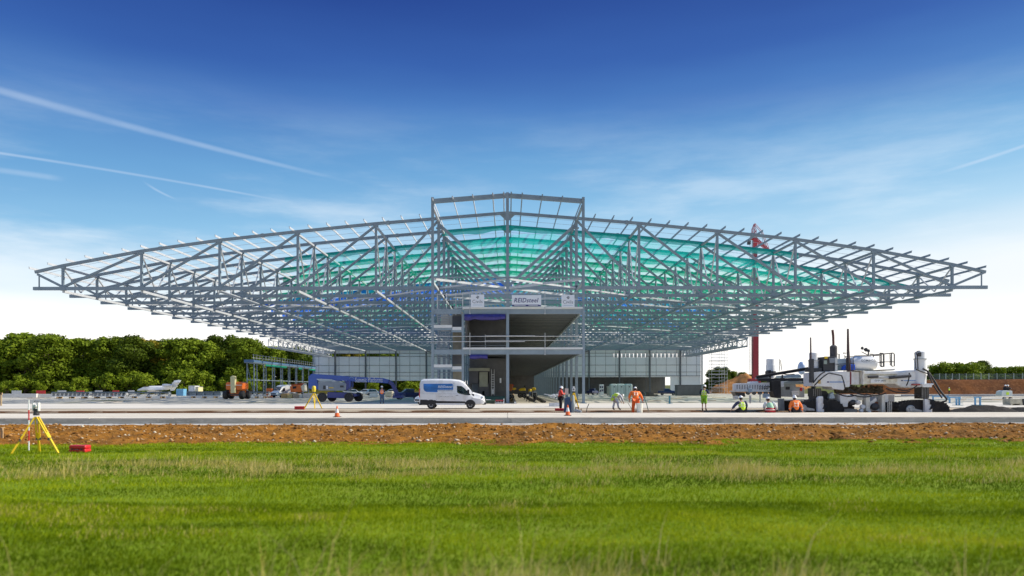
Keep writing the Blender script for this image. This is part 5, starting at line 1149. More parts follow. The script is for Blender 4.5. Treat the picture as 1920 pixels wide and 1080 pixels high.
# ---------------------------------------------------------------- second machine: belt placer behind on the left
YK = 59.0; bp = thing('belt_placer', 'second white and grey paving machine with black conveyor arms, left of the big white one', 'conveyor machine', (W(1455, 0, YK).x, YK+1, 0))
def k1(x, y): return (1360+x/7.45, 640+y/7.448)
K = lambda l: [k1(*p) for p in l]
KB = lambda pts, a, b, nm, m, par=None, bev=.02: MB().pxp(pts, YK, a, b).build(nm, m, par or bp, bevel=bev)
PERF = KB(K([(130, 600), (200, 590), (640, 580), (640, 690), (370, 705), (130, 690)]), YK+.3, YK+.6, 'perforated_side_beam', M1)
mb = MB()
for k in range(13):
    x = 175+k*36; mb.pxp(K([(x, 612), (x+9, 612), (x+9, 672), (x, 672)]), YK, YK+.24, YK+.299)
mb.build('beam_ribs', mat('rib_grey', (.30, .30, .30), .6, 0, .2, 3), PERF)
mb = MB()
for k in range(9):
    c = W(*k1(500+(k % 5)*32, 640+(k//5)*28), YK); mb.lathe((c.x, YK+.27, c.z), [(.06, .02), (.06, -.02)], 10, 'y')
mb.build('bolt_holes', DARK, PERF)
KB(K([(370, 570), (480, 560), (490, 590), (375, 592)]), YK+.4, YK+1.2, 'white_cover', WHITE)
KB(K([(130, 695), (640, 695), (640, 712), (130, 712)]), YK+.2, YK+1.4, 'lower_rail', CREAMW)
KB(K([(160, 712), (200, 715), (300, 720), (310, 780), (190, 775)]), YK+.5, YK+1.6, 'under_gear', DARK)
KB(K([(640, 560), (770, 548), (775, 800), (690, 790), (655, 690)]), YK-.1, YK+1.0, 'black_hopper', mat('sooty_hopper', (.035, .033, .03), .7, .1, .35, 3))
KB(K([(775, 565), (830, 562), (832, 640), (780, 640)]), YK+.2, YK+.8, 'valve_box', M1)
col = MB().lathe((W(*k1(725, 0), YK).x, YK+1.5, 0), [(.36, W(0, 709, YK).z), (.36, W(0, 684, YK).z), (.33, W(0, 683.5, YK).z), (.33, W(0, 673, YK).z), (.26, W(0, 672, YK).z)], 18).build('jacking_column', WHITE, bp, 40)
MB().lathe((W(*k1(725, 0), YK).x, YK+1.5, 0), [(.42, W(0, 701.5, YK).z), (.42, W(0, 696, YK).z)], 18).build('collar', DARK, col, 40)
KB(K([(650, 405), (690, 402), (690, 560), (650, 560)]), YK+.8, YK+1.2, 'black_upright', BLACK)
KB(K([(480, 522), (1285, 515), (1285, 558), (480, 560)]), YK+.2, YK+.6, 'conveyor_beam', BLACK)
mb = MB()
for a, b in ((k1(455, 495), k1(1255, 362)), (k1(460, 510), k1(1255, 385))): mb.pxt([(*a, .4), (*b, .4)], YK, .07)
mb.build('conveyor_arm', BLACK, bp)
KB(K([(1250, 240), (1278, 240), (1288, 600), (1245, 580)]), YK+.2, YK+.5, 'mast_post', BLACK)
KB(K([(455, 515), (640, 480), (655, 520), (470, 530)]), YK+.6, YK+.9, 'belt_cover', GREYC)
mb = MB().pxt([(*k1(790, 420), .6), (*k1(800, 340), .6), (*k1(790, 250), .6), (*k1(810, 270), .6), (*k1(830, 410), .6)], YK, .025)
mb.pxt([(*k1(800, 450), .5), (*k1(900, 470), .5), (*k1(1000, 462), .5)], YK, .04); mb.pxt([(*k1(830, 470), .5), (*k1(825, 540), .5)], YK, .06)
for a, b in (((1225, 600), (1160, 760)), ((1240, 610), (1175, 770)), ((1070, 570), (1130, 640)), ((1300, 560), (1215, 690)), ((1320, 480), (1290, 600))): mb.pxt([(*k1(*a), -.1), (*k1(*b), -.1)], YK, .06)
mb.build('hoses', HOSE, bp)
KB(K([(860, 600), (1060, 590), (1070, 640), (1190, 650), (1190, 790), (860, 780), (830, 700)]), YK+1.2, YK+2.4, 'machine_body', mat('grey_white_panel', (.42, .45, .46), .5, 0, .15, 3))
KB(K([(840, 590), (900, 565), (1060, 540), (1120, 560), (1190, 575), (1190, 600), (860, 605)]), YK+1.0, YK+2.5, 'top_hood', mat('teal_grey2', (.38, .45, .46), .5, 0, .1, 2))
KB(K([(920, 640), (975, 640), (975, 680), (920, 680)]), YK+1.1, YK+1.19, 'black_screen', DARK)
KB(K([(990, 700), (1090, 700), (1095, 760), (1000, 765)]), YK+.9, YK+1.19, 'side_tank', M1)
KB(K([(860, 480), (1010, 470), (1120, 458), (1160, 480), (1160, 512), (1000, 512), (860, 512)]), YK+1.4, YK+2.4, 'pale_box', mat('pale_blue_grey', (.42, .52, .58)))
MB().ell(W(*k1(1218, 370), YK)+Vector((0, 2.2, 0)), (.30, .4, .55), 14, 10).build('pale_blue_dome', mat('pale_blue_dome', (.52, .62, .78), .3, 0, .03, 2), bp, 60)
KB(K([(715, 805), (785, 800), (790, 975), (720, 975)]), YK-.6, YK-.2, 'leg_plate', mat('grimy_grey', (.30, .31, .29), .6, 0, .2, 3))
KB(K([(795, 815), (1240, 805), (1240, 830), (795, 835)]), YK-.9, YK+.4, 'track_cover', CREAMW)
KB(K([(800, 836), (905, 834), (905, 975), (790, 975)]), YK-.3, YK+.6, 'crawler_track', BLACK, None, .05)
mb = MB(); mb.mi = 0
c = W(*k1(1100, 675), YK); mb.ell((c.x, YK+.6, c.z), (.12, .1, .16), 10, 8); mb.build('red_hydraulic_cap', RED, bp, 40)
for x0, x1, y in ((530, 620, 735), (330, 380, 660)): KB(K([(x0, y), (x1, y+5), (x1, y+60), (x0, y+60)]), YK+.0, YK+.2, 'pale_side_box', mat('pale_blue_grey', (.42, .52, .58)))
KB(K([(340, 760), (365, 760), (360, 870), (345, 870)]), YK+.0, YK+.2, 'support_leg', GALV); KB(K([(480, 740), (495, 740), (495, 860), (480, 860)]), YK+.0, YK+.1, 'support_leg', GALV)
KB(K([(120, 770), (170, 765), (170, 815), (125, 815)]), YK-.2, YK+.4, 'counter_box', GALV)
# ================================================================ PEOPLE
SKIN = mat('skin', (.48, .27, .19), .55, 0, .06, 8); HIVO = mat('orange_hi_vis', (1., .20, .02), .6, 0, .12, 6); HIVY = mat('lime_hi_vis', (.68, .95, .05), .6, 0, .12, 6); HIVR = mat('red_hi_vis', (.80, .05, .02), .6, 0, .12, 6)
NAVYC = mat('navy_cloth', (.03, .04, .09), .9, 0, .15, 8); BLKC = mat('black_cloth', (.02, .02, .025), .9, 0, .15, 8); DENIM = mat('denim', (.06, .10, .18), .9, 0, .2, 8); WHC = mat('white_cloth', (.62, .64, .66), .9, 0, .1, 8); GREENC = mat('green_cloth', (.30, .62, .04), .8, 0, .1, 8); BAND = mat('reflective_tape', (.70, .72, .70), .4, 0, .05, 8); HELM = mat('helmet_white', (.84, .84, .82), .3, 0, .02, 5); BOOT = mat('work_boot', (.06, .045, .035), .8, 0, .2, 8); HAIR = mat('dark_hair', (.03, .02, .015), .9, 0, .2, 8); MINT = mat('mint_vest', (.42, .66, .46), .8, 0, .12, 8); CRIM = mat('crimson_cloth', (.45, .03, .04), .8, 0, .12, 8)
def skin_mesh(chains, sub=1):
    bm = bmesh.new(); lay = bm.verts.layers.skin.verify(); key = {}
    def V(p, r):
        k = tuple(round(c, 4) for c in p)
        if k in key:
            return key[k]
        v = bm.verts.new(p); v[lay].radius = (r, r); key[k] = v; return v
    seen = set()
    for ch in chains:
        vs = [V(p, r) for p, r in ch]
        if vs[0] not in seen and not any(v in seen for v in vs): vs[0][lay].use_root = True
        seen.update(vs)
        for a, b in zip(vs[:-1], vs[1:]):
            if not bm.edges.get((a, b)): bm.edges.new((a, b))
    me = bpy.data.meshes.new('t'); bm.to_mesh(me); bm.free(); o = link(bpy.data.objects.new('t', me))
    o.modifiers.new('s', 'SKIN').use_smooth_shade = True; m = o.modifiers.new('u', 'SUBSURF'); m.levels = sub; m.render_levels = sub
    bpy.context.view_layer.update(); r = bpy.data.meshes.new_from_object(o.evaluated_get(bpy.context.evaluated_depsgraph_get())); bpy.data.objects.remove(o); bpy.data.meshes.remove(me); return r
def lerp(a, b, t): return tuple(a[i]+(b[i]-a[i])*t for i in range(3))
STAND = dict(pelvis=(0, 0, .96), waist=(0, 0, 1.10), chest=(0, 0, 1.30), neck=(0, 0, 1.46), head=(0, .02, 1.62), shL=(-.19, 0, 1.41), elL=(-.25, -.02, 1.14), wrL=(-.23, .08, .90), shR=(.19, 0, 1.41), elR=(.25, -.02, 1.14), wrR=(.23, .08, .90),
             hpL=(-.09, 0, .92), knL=(-.10, .02, .50), anL=(-.11, 0, .09), toL=(-.13, .17, .04), hpR=(.09, 0, .92), knR=(.10, .02, .50), anR=(.11, 0, .09), toR=(.13, .17, .04))
def person(label, loc, rz, scale, J, top, legs, sleeves=None, bands=BAND, helmet=HELM, jacket_len=0.06, kind='jacket', short=False, gloves=None):
    j = dict(STAND); j.update(J); t = thing('person', label, 'person', (0, 0, 0))
    P = lambda k: j[k]
    hands = []
    for s in 'LR':
        w, e = Vector(P('wr'+s)), Vector(P('el'+s)); d = (w-e).normalized(); a = d.cross(Vector((0, 0, 1)) if abs(d.z) < .9 else Vector((0, 1, 0))).normalized(); b = a.cross(d)
        palm = w+d*.055; hands.append([(tuple(w), .027), (tuple(palm), .034), (tuple(w+d*.085), .03)])
        for k, (off, L) in enumerate(((-.028, .065), (-.01, .08), (.01, .075), (.028, .055))):
            f0 = w+d*.08+a*off; f1 = f0+d*L*.5+b*.006; f2 = f0+d*L*.85-b*.022; hands.append([(tuple(f0), .011), (tuple(f1), .0095), (tuple(f2), .008)])
        t0_ = w+d*.03+a*.03; hands.append([(tuple(t0_), .013), (tuple(t0_+a*.03+d*.025), .011), (tuple(t0_+a*.035+d*.05-b*.01), .009)])
    nk, hd = Vector(P('neck')), Vector(P('head')); hu = (hd-nk).normalized()
    body = [[(P('pelvis'), .11), (P('waist'), .10), (P('chest'), .12), (P('neck'), .06), (lerp(P('neck'), P('head'), .55), .055)]]
    for s in 'LR':
        body.append([(P('chest'), .12), (P('sh'+s), .055), (P('el'+s), .04), (P('wr'+s), .028)]); body.append([(P('pelvis'), .11), (P('hp'+s), .08), (P('kn'+s), .052), (P('an'+s), .04), (P('to'+s), .035)])
    me = skin_mesh(body+[h[1:] if False else h for h in hands])
    # the head is joined into the same mesh: skull, jaw, nose, ears, eyes sockets
    mb = MB(); mb.ell((0, 0, 0), (.078, .098, .108), 16, 12).ell((0, .03, -.06), (.056, .07, .06), 12, 8).ell((0, .105, -.022), (.014, .026, .024), 8, 6).ell((0, .092, -.068), (.028, .014, .008), 8, 4)
    for s in (-1, 1): mb.ell((s*.08, 0, -.02), (.012, .022, .03), 8, 6)
    rot = Vector((0, 0, 1)).rotation_difference(hu).to_matrix() if hu.z < .97 else Matrix.Identity(3)
    if 'look' in j: rot = Matrix.Rotation(j['look'], 3, 'Z') @ rot
    bm = bmesh.new(); bm.from_mesh(me); vs = [bm.verts.new(rot @ Vector(v)+hd) for v in mb.v]
    for f in mb.f:
        try: bm.faces.new([vs[i] for i in f])
        except ValueError: pass
    bm.to_mesh(me); bm.free(); me.materials.clear(); me.shade_smooth(); body_o = finish(me, 'body', SKIN, t)
    mb = MB()
    for s in (-1, 1): mb.ell(rot @ Vector((s*.03, .091, .0))+hd, (.011, .006, .008), 8, 4)
    mb.build('eyes', BLKC, body_o, 60)
    # clothes follow the same joints, a little larger
    def cloth(nm, chains, m, parent=t): c = skin_mesh(chains); c.materials.clear(); return finish(c, nm, m, parent)
    hipz = lerp(P('pelvis'), P('waist'), -.35)
    tj = [[(hipz, .205), (P('waist'), .195), (P('chest'), .215), (lerp(P('chest'), P('neck'), .7), .12)]]
    sl = []
    for s in 'LR':
        arm = [(lerp(P('chest'), P('sh'+s), .6), .11), (P('sh'+s), .102), (P('el'+s), .082), (lerp(P('el'+s), P('wr'+s), .85), .062)]
        if sleeves is None: tj.append([(P('chest'), .215)]+arm[1:])
        else: sl.append(arm)
    jk = cloth(kind, tj, top)
    for a in sl: cloth('sleeve', [a], sleeves)
    tr = []
    for s in 'LR':
        end = P('an'+s) if not short else lerp(P('kn'+s), P('an'+s), .1); tr.append([(P('pelvis'), .17), (P('hp'+s), .138), (P('kn'+s), .102), (lerp(P('kn'+s), end, .9), .085)])
    cloth('shorts' if short else 'trousers', tr, legs)
    for s in 'LR': cloth('boot', [[(lerp(P('an'+s), P('kn'+s), .25), .055), (P('an'+s), .06), (P('to'+s), .05)]], BOOT)
    if bands:
        def ring(c, d, r, par, nm='reflective_band'):
            d = Vector(d).normalized(); a = d.orthogonal().normalized(); b = d.cross(a); c = Vector(c); pts = [c+(a*math.cos(k*math.pi/6)+b*math.sin(k*math.pi/6))*r for k in range(13)]
            MB().tube(pts, .012, 5).build(nm, bands, par, 60)
        ax = Vector(P('chest'))-Vector(P('waist')); ring(lerp(P('waist'), P('chest'), .1), ax, .186, jk); ring(lerp(P('waist'), P('chest'), .75), ax, .20, jk)
        mb = MB(); fwd = Vector((0, 1, 0)).cross(Vector((1, 0, 0)))
        n_ = ax.normalized().cross(Vector((1, 0, 0))).normalized()
        for sx in (-.085, .085):
            for sg in (-1, 1): mb.tube([Vector(lerp(P('waist'), P('chest'), .1))+n_*sg*.178+Vector((sx, 0, 0)), Vector(P('chest'))+n_*sg*.186+Vector((sx, 0, 0)), Vector(lerp(P('chest'), P('neck'), .8))+n_*sg*.09+Vector((sx, 0, 0))], .013, 5)
        mb.build('shoulder_strap', bands, jk, 60)
        if sleeves is None:
            for s in 'LR': ring(lerp(P('el'+s), P('wr'+s), .35), Vector(P('wr'+s))-Vector(P('el'+s)), .072, jk, 'sleeve_band')
    if helmet:
        mb = MB(); n = 18; vs = []; prof = [(.138, -.012), (.130, 0), (.118, .01), (.116, .05), (.098, .10), (.06, .128), (.012, .138)]
        for r, h in prof:
            for k in range(n): a = 2*math.pi*k/n; vs.append(rot @ Vector((r*.88*math.cos(a), r*1.08*math.sin(a)+(.015 if r > .125 and math.sin(a) > 0 else 0), h+.028))+hd)
        fs = [(i*n+k, i*n+(k+1) % n, (i+1)*n+(k+1) % n, (i+1)*n+k) for i in range(len(prof)-1) for k in range(n)]+[tuple(range((len(prof)-1)*n, len(prof)*n))]
        mb.add(vs, fs).build('helmet', helmet, t, 50)
        MB().ell(rot @ Vector((0, -.03, -.02))+hd, (.082, .085, .07), 12, 8).build('hair', HAIR, t, 60)
    t.location = loc; t.rotation_euler.z = rz; t.scale = (scale,)*3; return t
def at(px, py): Y = CAMH*F/(py-VY); return W(px, py, Y)
# 1 man in orange vest walking beyond the yellow tripod
p = at(716, 757); person('man in an orange vest and jeans standing beyond the slab near the blue lift', (p.x, p.y, 0), R(8), 1.17, dict(elL=(-.27, .05, 1.17), wrL=(-.10, .25, 1.22), elR=(.28, .05, 1.18), wrR=(.20, .26, 1.30), anL=(-.12, -.02, .09), anR=(.14, .05, .09), knR=(.13, .08, .5), toR=(.17, .2, .04)), HIVO, DENIM, NAVYC, BAND, kind='vest')
# 2 man with plans
p = at(1051, 769.5); person('man in a red orange jacket and black trousers holding up a cream board', (p.x, p.y, 0), R(-80), 1.09, dict(head=(0, .05, 1.61), elL=(-.24, .05, 1.16), wrL=(-.10, .34, 1.26), elR=(.24, .05, 1.16), wrR=(.10, .34, 1.22)), HIVR, BLKC, None)
o = MB(); c = Vector((p.x+.47, p.y-.02, 1.50)); o.add([c+Vector((-.14, -.03, -.27)), c+Vector((.14, -.03, -.25)), c+Vector((.16, -.03, .24)), c+Vector((-.12, -.03, .25)), c+Vector((-.14, .0, -.27)), c+Vector((.14, .0, -.25)), c+Vector((.16, .0, .24)), c+Vector((-.12, .0, .25))], [(0, 1, 2, 3), (7, 6, 5, 4), (0, 4, 5, 1), (1, 5, 6, 2), (2, 6, 7, 3), (3, 7, 4, 0)])
one(o, 'plan_sheet', mat('cream_paper', (.80, .74, .62), .8, 0, .03, 4), 'cream drawing board held up by the man in the red orange jacket', 'drawing board')
# 3 bending man in white with lime vest
p = at(1154, 769); BEND = dict(pelvis=(0, -.10, .95), waist=(0, .03, 1.04), chest=(0, .22, 1.08), neck=(0, .36, 1.08), head=(0, .48, 1.04), shL=(-.19, .30, 1.05), elL=(-.22, .38, .80), wrL=(-.12, .48, .58), shR=(.19, .30, 1.05), elR=(.22, .42, .80), wrR=(.10, .56, .56), hpL=(-.09, -.10, .90), hpR=(.09, -.10, .90), knL=(-.12, -.02, .50), knR=(.12, .14, .50), anL=(-.12, -.16, .09), toL=(-.12, 0, .04), anR=(.12, .22, .09), toR=(.12, .38, .04))
person('man in white overalls and lime vest bending over a long float beside the trench', (p.x, p.y, 0), R(-78), 1.12, BEND, WHC, WHC, WHC, None, kind='vest')
mb = MB(); v = [(p.x-.28, p.y-.25, .72), (p.x-.02, p.y-.25, .95), (p.x+.22, p.y-.24, 1.28), (p.x-.02, p.y-.22, 1.36), (p.x-.26, p.y-.2, 1.18), (p.x-.38, p.y-.2, .80)]
mb.add(v+[(a, b+.42, c) for a, b, c in v], [tuple(range(6)), tuple(range(11, 5, -1))]+[(i, (i+1) % 6, (i+1) % 6+6, i+6) for i in range(6)])
vest = mb.build('lime_vest', HIVY, None, 60, .03); vest.name = 'vest'; recentre(vest); tag(vest, 'lime safety vest hanging over the back of the bending man in white', 'vest')
a = at(1163, 766.5); b = at(1187, 769.5); mb = MB().tube([(a.x-.02, p.y-.1, .60), (b.x, p.y-.15, .08)], .022, 6).box(b.x-.05, b.x+.75, p.y-.28, p.y-.1, .01, .05); one(mb, 'bull_float', DARK, 'long handled float held by the bending man in white', 'concrete float')
# 4 man in full orange suit, back to camera
TZ = -.24; Ypos = 51.0 if False else 54.2
p = W(1192, 0, Ypos); LEAN = dict(pelvis=(0, 0, .98), waist=(.0, .06, 1.12), chest=(.0, .16, 1.30), neck=(.0, .26, 1.43), head=(.02, .34, 1.56), shL=(-.24, .17, 1.38), elL=(-.36, .16, 1.12), wrL=(-.34, .26, .92), shR=(.24, .17, 1.36), elR=(.40, .18, 1.08), wrR=(.46, .26, .86), hpL=(-.10, 0, .92), hpR=(.10, 0, .92), knL=(-.15, .04, .50), anL=(-.17, -.02, .09), toL=(-.2, .15, .04), knR=(.16, .02, .5), anR=(.18, 0, .09))
person('man in a full orange hi-vis suit seen from behind above a white bucket', (p.x, p.y, -.26), R(0), 1.23, LEAN, HIVO, mat('deep_orange_hi_vis', (.92, .13, .015), .6, 0, .1, 6), None, BAND)
c = W(1200, 0, 53.2); one(MB().lathe((c.x, 53.35, 0), [(.20, -.02), (.215, .06), (.235, .62), (.25, .63), (.25, .67), (.21, .67), (.2, .6), (.18, .05)], 20), 'bucket', mat('cream_white_plastic', (.82, .80, .70), .4, 0, .03, 3), 'white bucket on the slab edge at the feet of the man in the orange suit', 'bucket', smooth=40)
mb = MB().tube([(c.x+.49, 53.9, .95), (c.x+.62, 53.9, .55), (c.x+.72, 53.85, .12)], .03, 6).tube([(c.x+.49, 53.9, .95), (c.x+.50, 53.9, 1.4), (c.x+.44, 53.9, 1.42)], .025, 6); one(mb, 'hand_float', mat('dark_teal_handle', (.03, .09, .09), .5, 0, .1, 3), 'dark handled trowel hanging from the right hand of the man in orange', 'trowel')
# 5 man in lime with navy sleeves, standing
p = at(1320, 770.5); person('man in a lime vest and green shorts with navy sleeves, standing alone by the trench', (p.x, p.y, 0), R(-28), 1.14, dict(elL=(-.26, .06, 1.16), wrL=(-.12, .30, 1.08), elR=(.27, .04, 1.18), wrR=(.34, .30, 1.24), head=(.02, .06, 1.61), knL=(-.12, .06, .5), anR=(.14, -.05, .09)), HIVY, GREENC, NAVYC, BAND, short=True, kind='vest')
a = at(1311, 770.5); one(MB().box(a.x-.28, a.x+.10, p.y-.16, p.y+.0, .005, .05), 'steel_float', DARK, 'dark flat float lying at the feet of the man in green shorts', 'concrete float')
# 6-8 three seated men on the slab edge
SIT = dict(pelvis=(0, 0, .14), waist=(0, .03, .28), chest=(0, .10, .48), neck=(0, .17, .63), head=(0, .22, .77), shL=(-.20, .10, .58), elL=(-.30, .18, .34), wrL=(-.26, .38, .22), shR=(.20, .10, .58), elR=(.30, .16, .34), wrR=(.26, .38, .22), hpL=(-.10, .02, .13), hpR=(.10, .02, .13), knL=(-.14, .40, .14), knR=(.14, .40, .14), anL=(-.14, .46, -.14), anR=(.14, .46, -.14), toL=(-.14, .62, -.17), toR=(.14, .62, -.17))
YS_ = 52.75
def sit(px, label, over, top, legs, sl, bands, rz=0, sc=1.32, **k):
    j = dict(SIT); j.update(over); c = W(px, 0, YS_); return person(label, (c.x, YS_, -.02), rz, sc, j, top, legs, sl, bands, kind='vest' if sl else 'jacket', **k)
sit(1392, 'man in lime vest and navy sleeves, leftmost of three seated on the slab edge', dict(wrL=(-.52, .18, .18), elL=(-.40, .12, .38), shR=(.2, .08, .6)), HIVY, BLKC, NAVYC, BAND, R(4))
sit(1445, 'man in a mint and crimson top, middle of three workers seated on the slab edge', dict(pelvis=(0, -.02, .14), chest=(-.03, .14, .44), neck=(-.06, .24, .57), head=(-.07, .30, .70), waist=(0, .02, .27), shL=(-.24, .14, .52), shR=(.17, .12, .54), wrR=(.34, .30, .12)), MINT, CRIM, WHC, None, R(-6))
c = W(1443, 0, YS_); mb = MB().ell((c.x+.02, YS_-.02, .20), (.33, .26, .20), 18, 10); w_ = one(mb, 'jacket_bundle', CRIM, 'crimson jacket tied round the waist of the middle seated worker', 'jacket', smooth=60)
one(MB().tube([(c.x+.02+.345*math.cos(k*math.pi/10), YS_-.02+.27*math.sin(k*math.pi/10), .20) for k in range(21)], .022, 5), 'belt', BAND, 'pale belt round the crimson jacket of the middle seated worker', 'belt')
sit(1492, 'man in an orange jacket propped on his hands, rightmost of the three seated workers', dict(elL=(-.30, .02, .32), wrL=(-.30, -.02, .08), elR=(.32, .04, .34), wrR=(.40, .10, .08), head=(0, .18, .79)), HIVO, BLKC, None, BAND, R(0))
# distant workers
p = at(994, 744.6); person('distant worker in a yellow top and dark helmet inside the open ground floor', (W(994, 0, 150).x, 150, 0), R(20), 1.15, {}, mat('yellow_cloth', (.75, .55, .03), .8, 0, .1, 6), DENIM, None, None, helmet=BLKC)
q_ = W(1764, 0, 210); person('distant worker in a lime jacket standing before the brown bank, right of the paver', (q_.x, 206, 0), R(40), 1.1, {}, HIVY, BLKC, None, None)
q_ = W(1518, 0, 80); person('worker in a lime jacket half hidden behind the front left crawler track of the paver', (W(1524, 0, 62).x, 62, 0), R(0), .95, {}, HIVY, NAVYC, None, None)
# driver of the van
DRV = dict(pelvis=(0, 0, .30), waist=(0, .0, .44), chest=(0, .02, .62), neck=(0, .03, .77), head=(0, .05, .92), shL=(-.18, .02, .72), shR=(.18, .02, .72), elL=(-.26, .2, .55), elR=(.26, .2, .55), wrL=(-.14, .42, .62), wrR=(.14, .42, .62), hpL=(-.1, .05, .28), hpR=(.1, .05, .28), knL=(-.12, .42, .30), knR=(.12, .42, .30), anL=(-.12, .5, .0), anR=(.12, .5, .0), toL=(-.12, .64, -.02), toR=(.12, .64, -.02))
v = VAN.location; person('driver in a yellow vest at the wheel of the REIDsteel van', (v.x+.55, v.y-.52, .86), R(-90), 1.0, DRV, mat('bright_yellow_vest', (.85, .85, .05), .6, 0, .08, 6), NAVYC, BLKC, BAND, helmet=None)
# ================================================================ SMALLER THINGS ON SITE
def tripod(label, base, feet, apex, inst, m=YELL, feetm=DARK, rf=.035):
    t = thing('survey_tripod', label, 'tripod', base); A = Vector(apex)
    for f in feet:
        f = Vector(f); top = A+(f-A)*.06; side = (f-A).cross(Vector((0, 0, 1))).normalized()*.045; mid = A+(f-A)*.62
        g = MB().bar(top+side, mid+side, rf*.9, rf*.9).bar(top-side, mid-side, rf*.9, rf*.9).bar(mid-(f-A)*.16, f-(f-A)*.03, rf*1.3, rf*1.3).build('leg', m, t)
        MB().bar(mid-side*1.7-(f-A)*.01, mid+side*1.7-(f-A)*.01, .05, .09).bar(f-(f-A)*.04, f, .02, .02).build('clamp', feetm, g)
    MB().lathe(A, [(.09, -.03), (.10, 0), (.09, .04)], 14).build('head_plate', feetm, t, 40)
    return t
# left foreground instrument on the grass
YG = 25.0; zg = -.45
A = W(68, 776, YG); t = tripod('yellow surveying tripod with a pale instrument standing on the grass at the far left', (A.x, YG, zg), [W(31, 853, YG)+Vector((0, -.35, -.0)), W(62, 851, YG)+Vector((0, .35, .0)), W(117, 850, YG)+Vector((0, -.2, 0))], A, 1, rf=.045)
MB().lathe((A.x, YG, A.z), [(.085, .04), (.085, .10), (.06, .12)], 14).build('tribrach', DARK, t, 40)
for sx in (-1, 1): MB().box(A.x+sx*.085-.022, A.x+sx*.085+.022, YG-.06, YG+.06, A.z+.12, A.z+.40).build('instrument_yoke', mat('instrument_grey_white', (.74, .74, .72), .4, 0, .05, 6), t, bevel=.012)
MB().lathe((A.x, YG, A.z+.29), [(.05, -.10), (.062, -.06), (.062, .07), (.045, .11)], 14, 'y').build('telescope', mat('instrument_grey_white', (.74, .74, .72)), t, 40); MB().tube([(A.x-.08, YG, A.z+.40), (A.x-.05, YG, A.z+.45), (A.x+.05, YG, A.z+.45), (A.x+.08, YG, A.z+.40)], .012, 6).box(A.x-.06, A.x+.06, YG-.07, YG+.05, A.z+.12, A.z+.2).build('carry_handle', DARK, t)
B = W(54, 845, YG+1); mb = MB(); top = W(54, 748, YG+1).z; n = 5
rp = thing('ranging_pole', 'slim red and white ranging pole standing behind the left tripod', 'pole', (B.x, YG+1, zg)); seg = (top-zg)/n
for k in range(n): MB().tube([(B.x, YG+1, zg+seg*k), (B.x, YG+1, zg+seg*(k+1))], .022, 8).build('pole_section', WHITE if k % 2 == 0 else RED, rp, 40)
def case(label, px, py, Y, w, h, d, rz, z):
    t = thing('tool_case', label, 'tool case', (0, 0, 0)); MB().box(-w/2, w/2, -d/2, d/2, .0, h*.48).build('case_shell', RED, t, bevel=.03)
    MB().box(-w/2, w/2, -d/2, d/2, h*.5, h).build('case_lid', RED, t, bevel=.04); 
    for x in (-w*.28, w*.28): MB().box(x-.02, x+.02, -d/2-.012, -d/2+.002, h*.34, h*.62).build('latch', DARK, t)
    MB().tube([(-w*.12, -d/2, h*.4), (-w*.1, -d/2-.04, h*.44), (w*.1, -d/2-.04, h*.44), (w*.12, -d/2, h*.4)], .012, 5).build('handle', DARK, t)
    p = W(px, py, Y); t.location = (p.x, Y, z); t.rotation_euler.z = rz
case('red plastic instrument case lying in the grass right of the left tripod', 150, 851, 25.3, .62, .25, .32, R(-8), -.43)
case('red tool case lying on the sand left of the far yellow tripod', 562, 766, 63.5, .85, .27, .4, R(5), -.02)
case('red case at the feet of the man in the red orange jacket', 1049, 770, 57.8, .72, .17, .4, R(0), -.0)
# wooden stake at the very left
p = W(3.5, 822, 33); one(MB().box(p.x-.05, p.x+.05, 32.98, 33.03, -.45, W(0, 801, 33).z).box(p.x-.055, p.x+.055, 32.96, 32.98, W(0, 806, 33).z, W(0, 801, 33).z), 'stake', TIMBER, 'short timber stake in the soil at the left edge of the photo', 'stake')
p = W(3, 752, 78); one(MB().box(p.x-.16, p.x-.02, 78, 78.1, 0, W(0, 735, 78).z).box(p.x-.8, p.x+.05, 78.0, 78.1, W(0, 737, 78).z-.1, W(0, 735, 78).z), 'profile_board', TIMBER, 'small timber profile board at the left edge of the yard', 'profile board')
# the far yellow tripod
Yt = 63; A = W(589, 735, Yt); t = tripod('yellow tripod with a yellow laser level standing before the big blue lift', (A.x, Yt, 0), [W(569, 766, Yt)+Vector((0, .2, .0)), W(592, 766.5, Yt)+Vector((0, -.3, .0)), W(604, 766, Yt)+Vector((0, 0, 0))], A, 1, rf=.065)
MB().lathe((A.x-.02, Yt, A.z+.03), [(.13, 0), (.16, .1), (.17, .38), (.14, .48), (.08, .52)], 14).build('laser_level', mat('yellow_instrument', (.80, .62, .04), .4, 0, .08, 4), t, 40)
# tripod by the man with plans
Yt = 56.5; A = W(1075.5, 735, Yt); t = tripod('yellow legged tripod with a white instrument between the blue cabinet and the steel column', (A.x, Yt, 0), [W(1066, 770, Yt)+Vector((0, .3, 0)), W(1078, 771, Yt)+Vector((0, -.2, 0)), W(1087, 759, Yt)+Vector((0, .6, -.3))], A, 1, rf=.05)
MB().box(A.x-.11, A.x+.11, Yt-.1, Yt+.1, A.z+.04, A.z+.30).box(A.x-.07, A.x+.07, Yt-.08, Yt+.08, A.z+.30, A.z+.42).build('instrument', mat('instrument_grey_white', (.74, .74, .72)), t, bevel=.03)
MB().lathe((A.x, Yt-.1, A.z+.2), [(.05, -.04), (.06, .04)], 12, 'y').build('lens', DARK, t, 40)
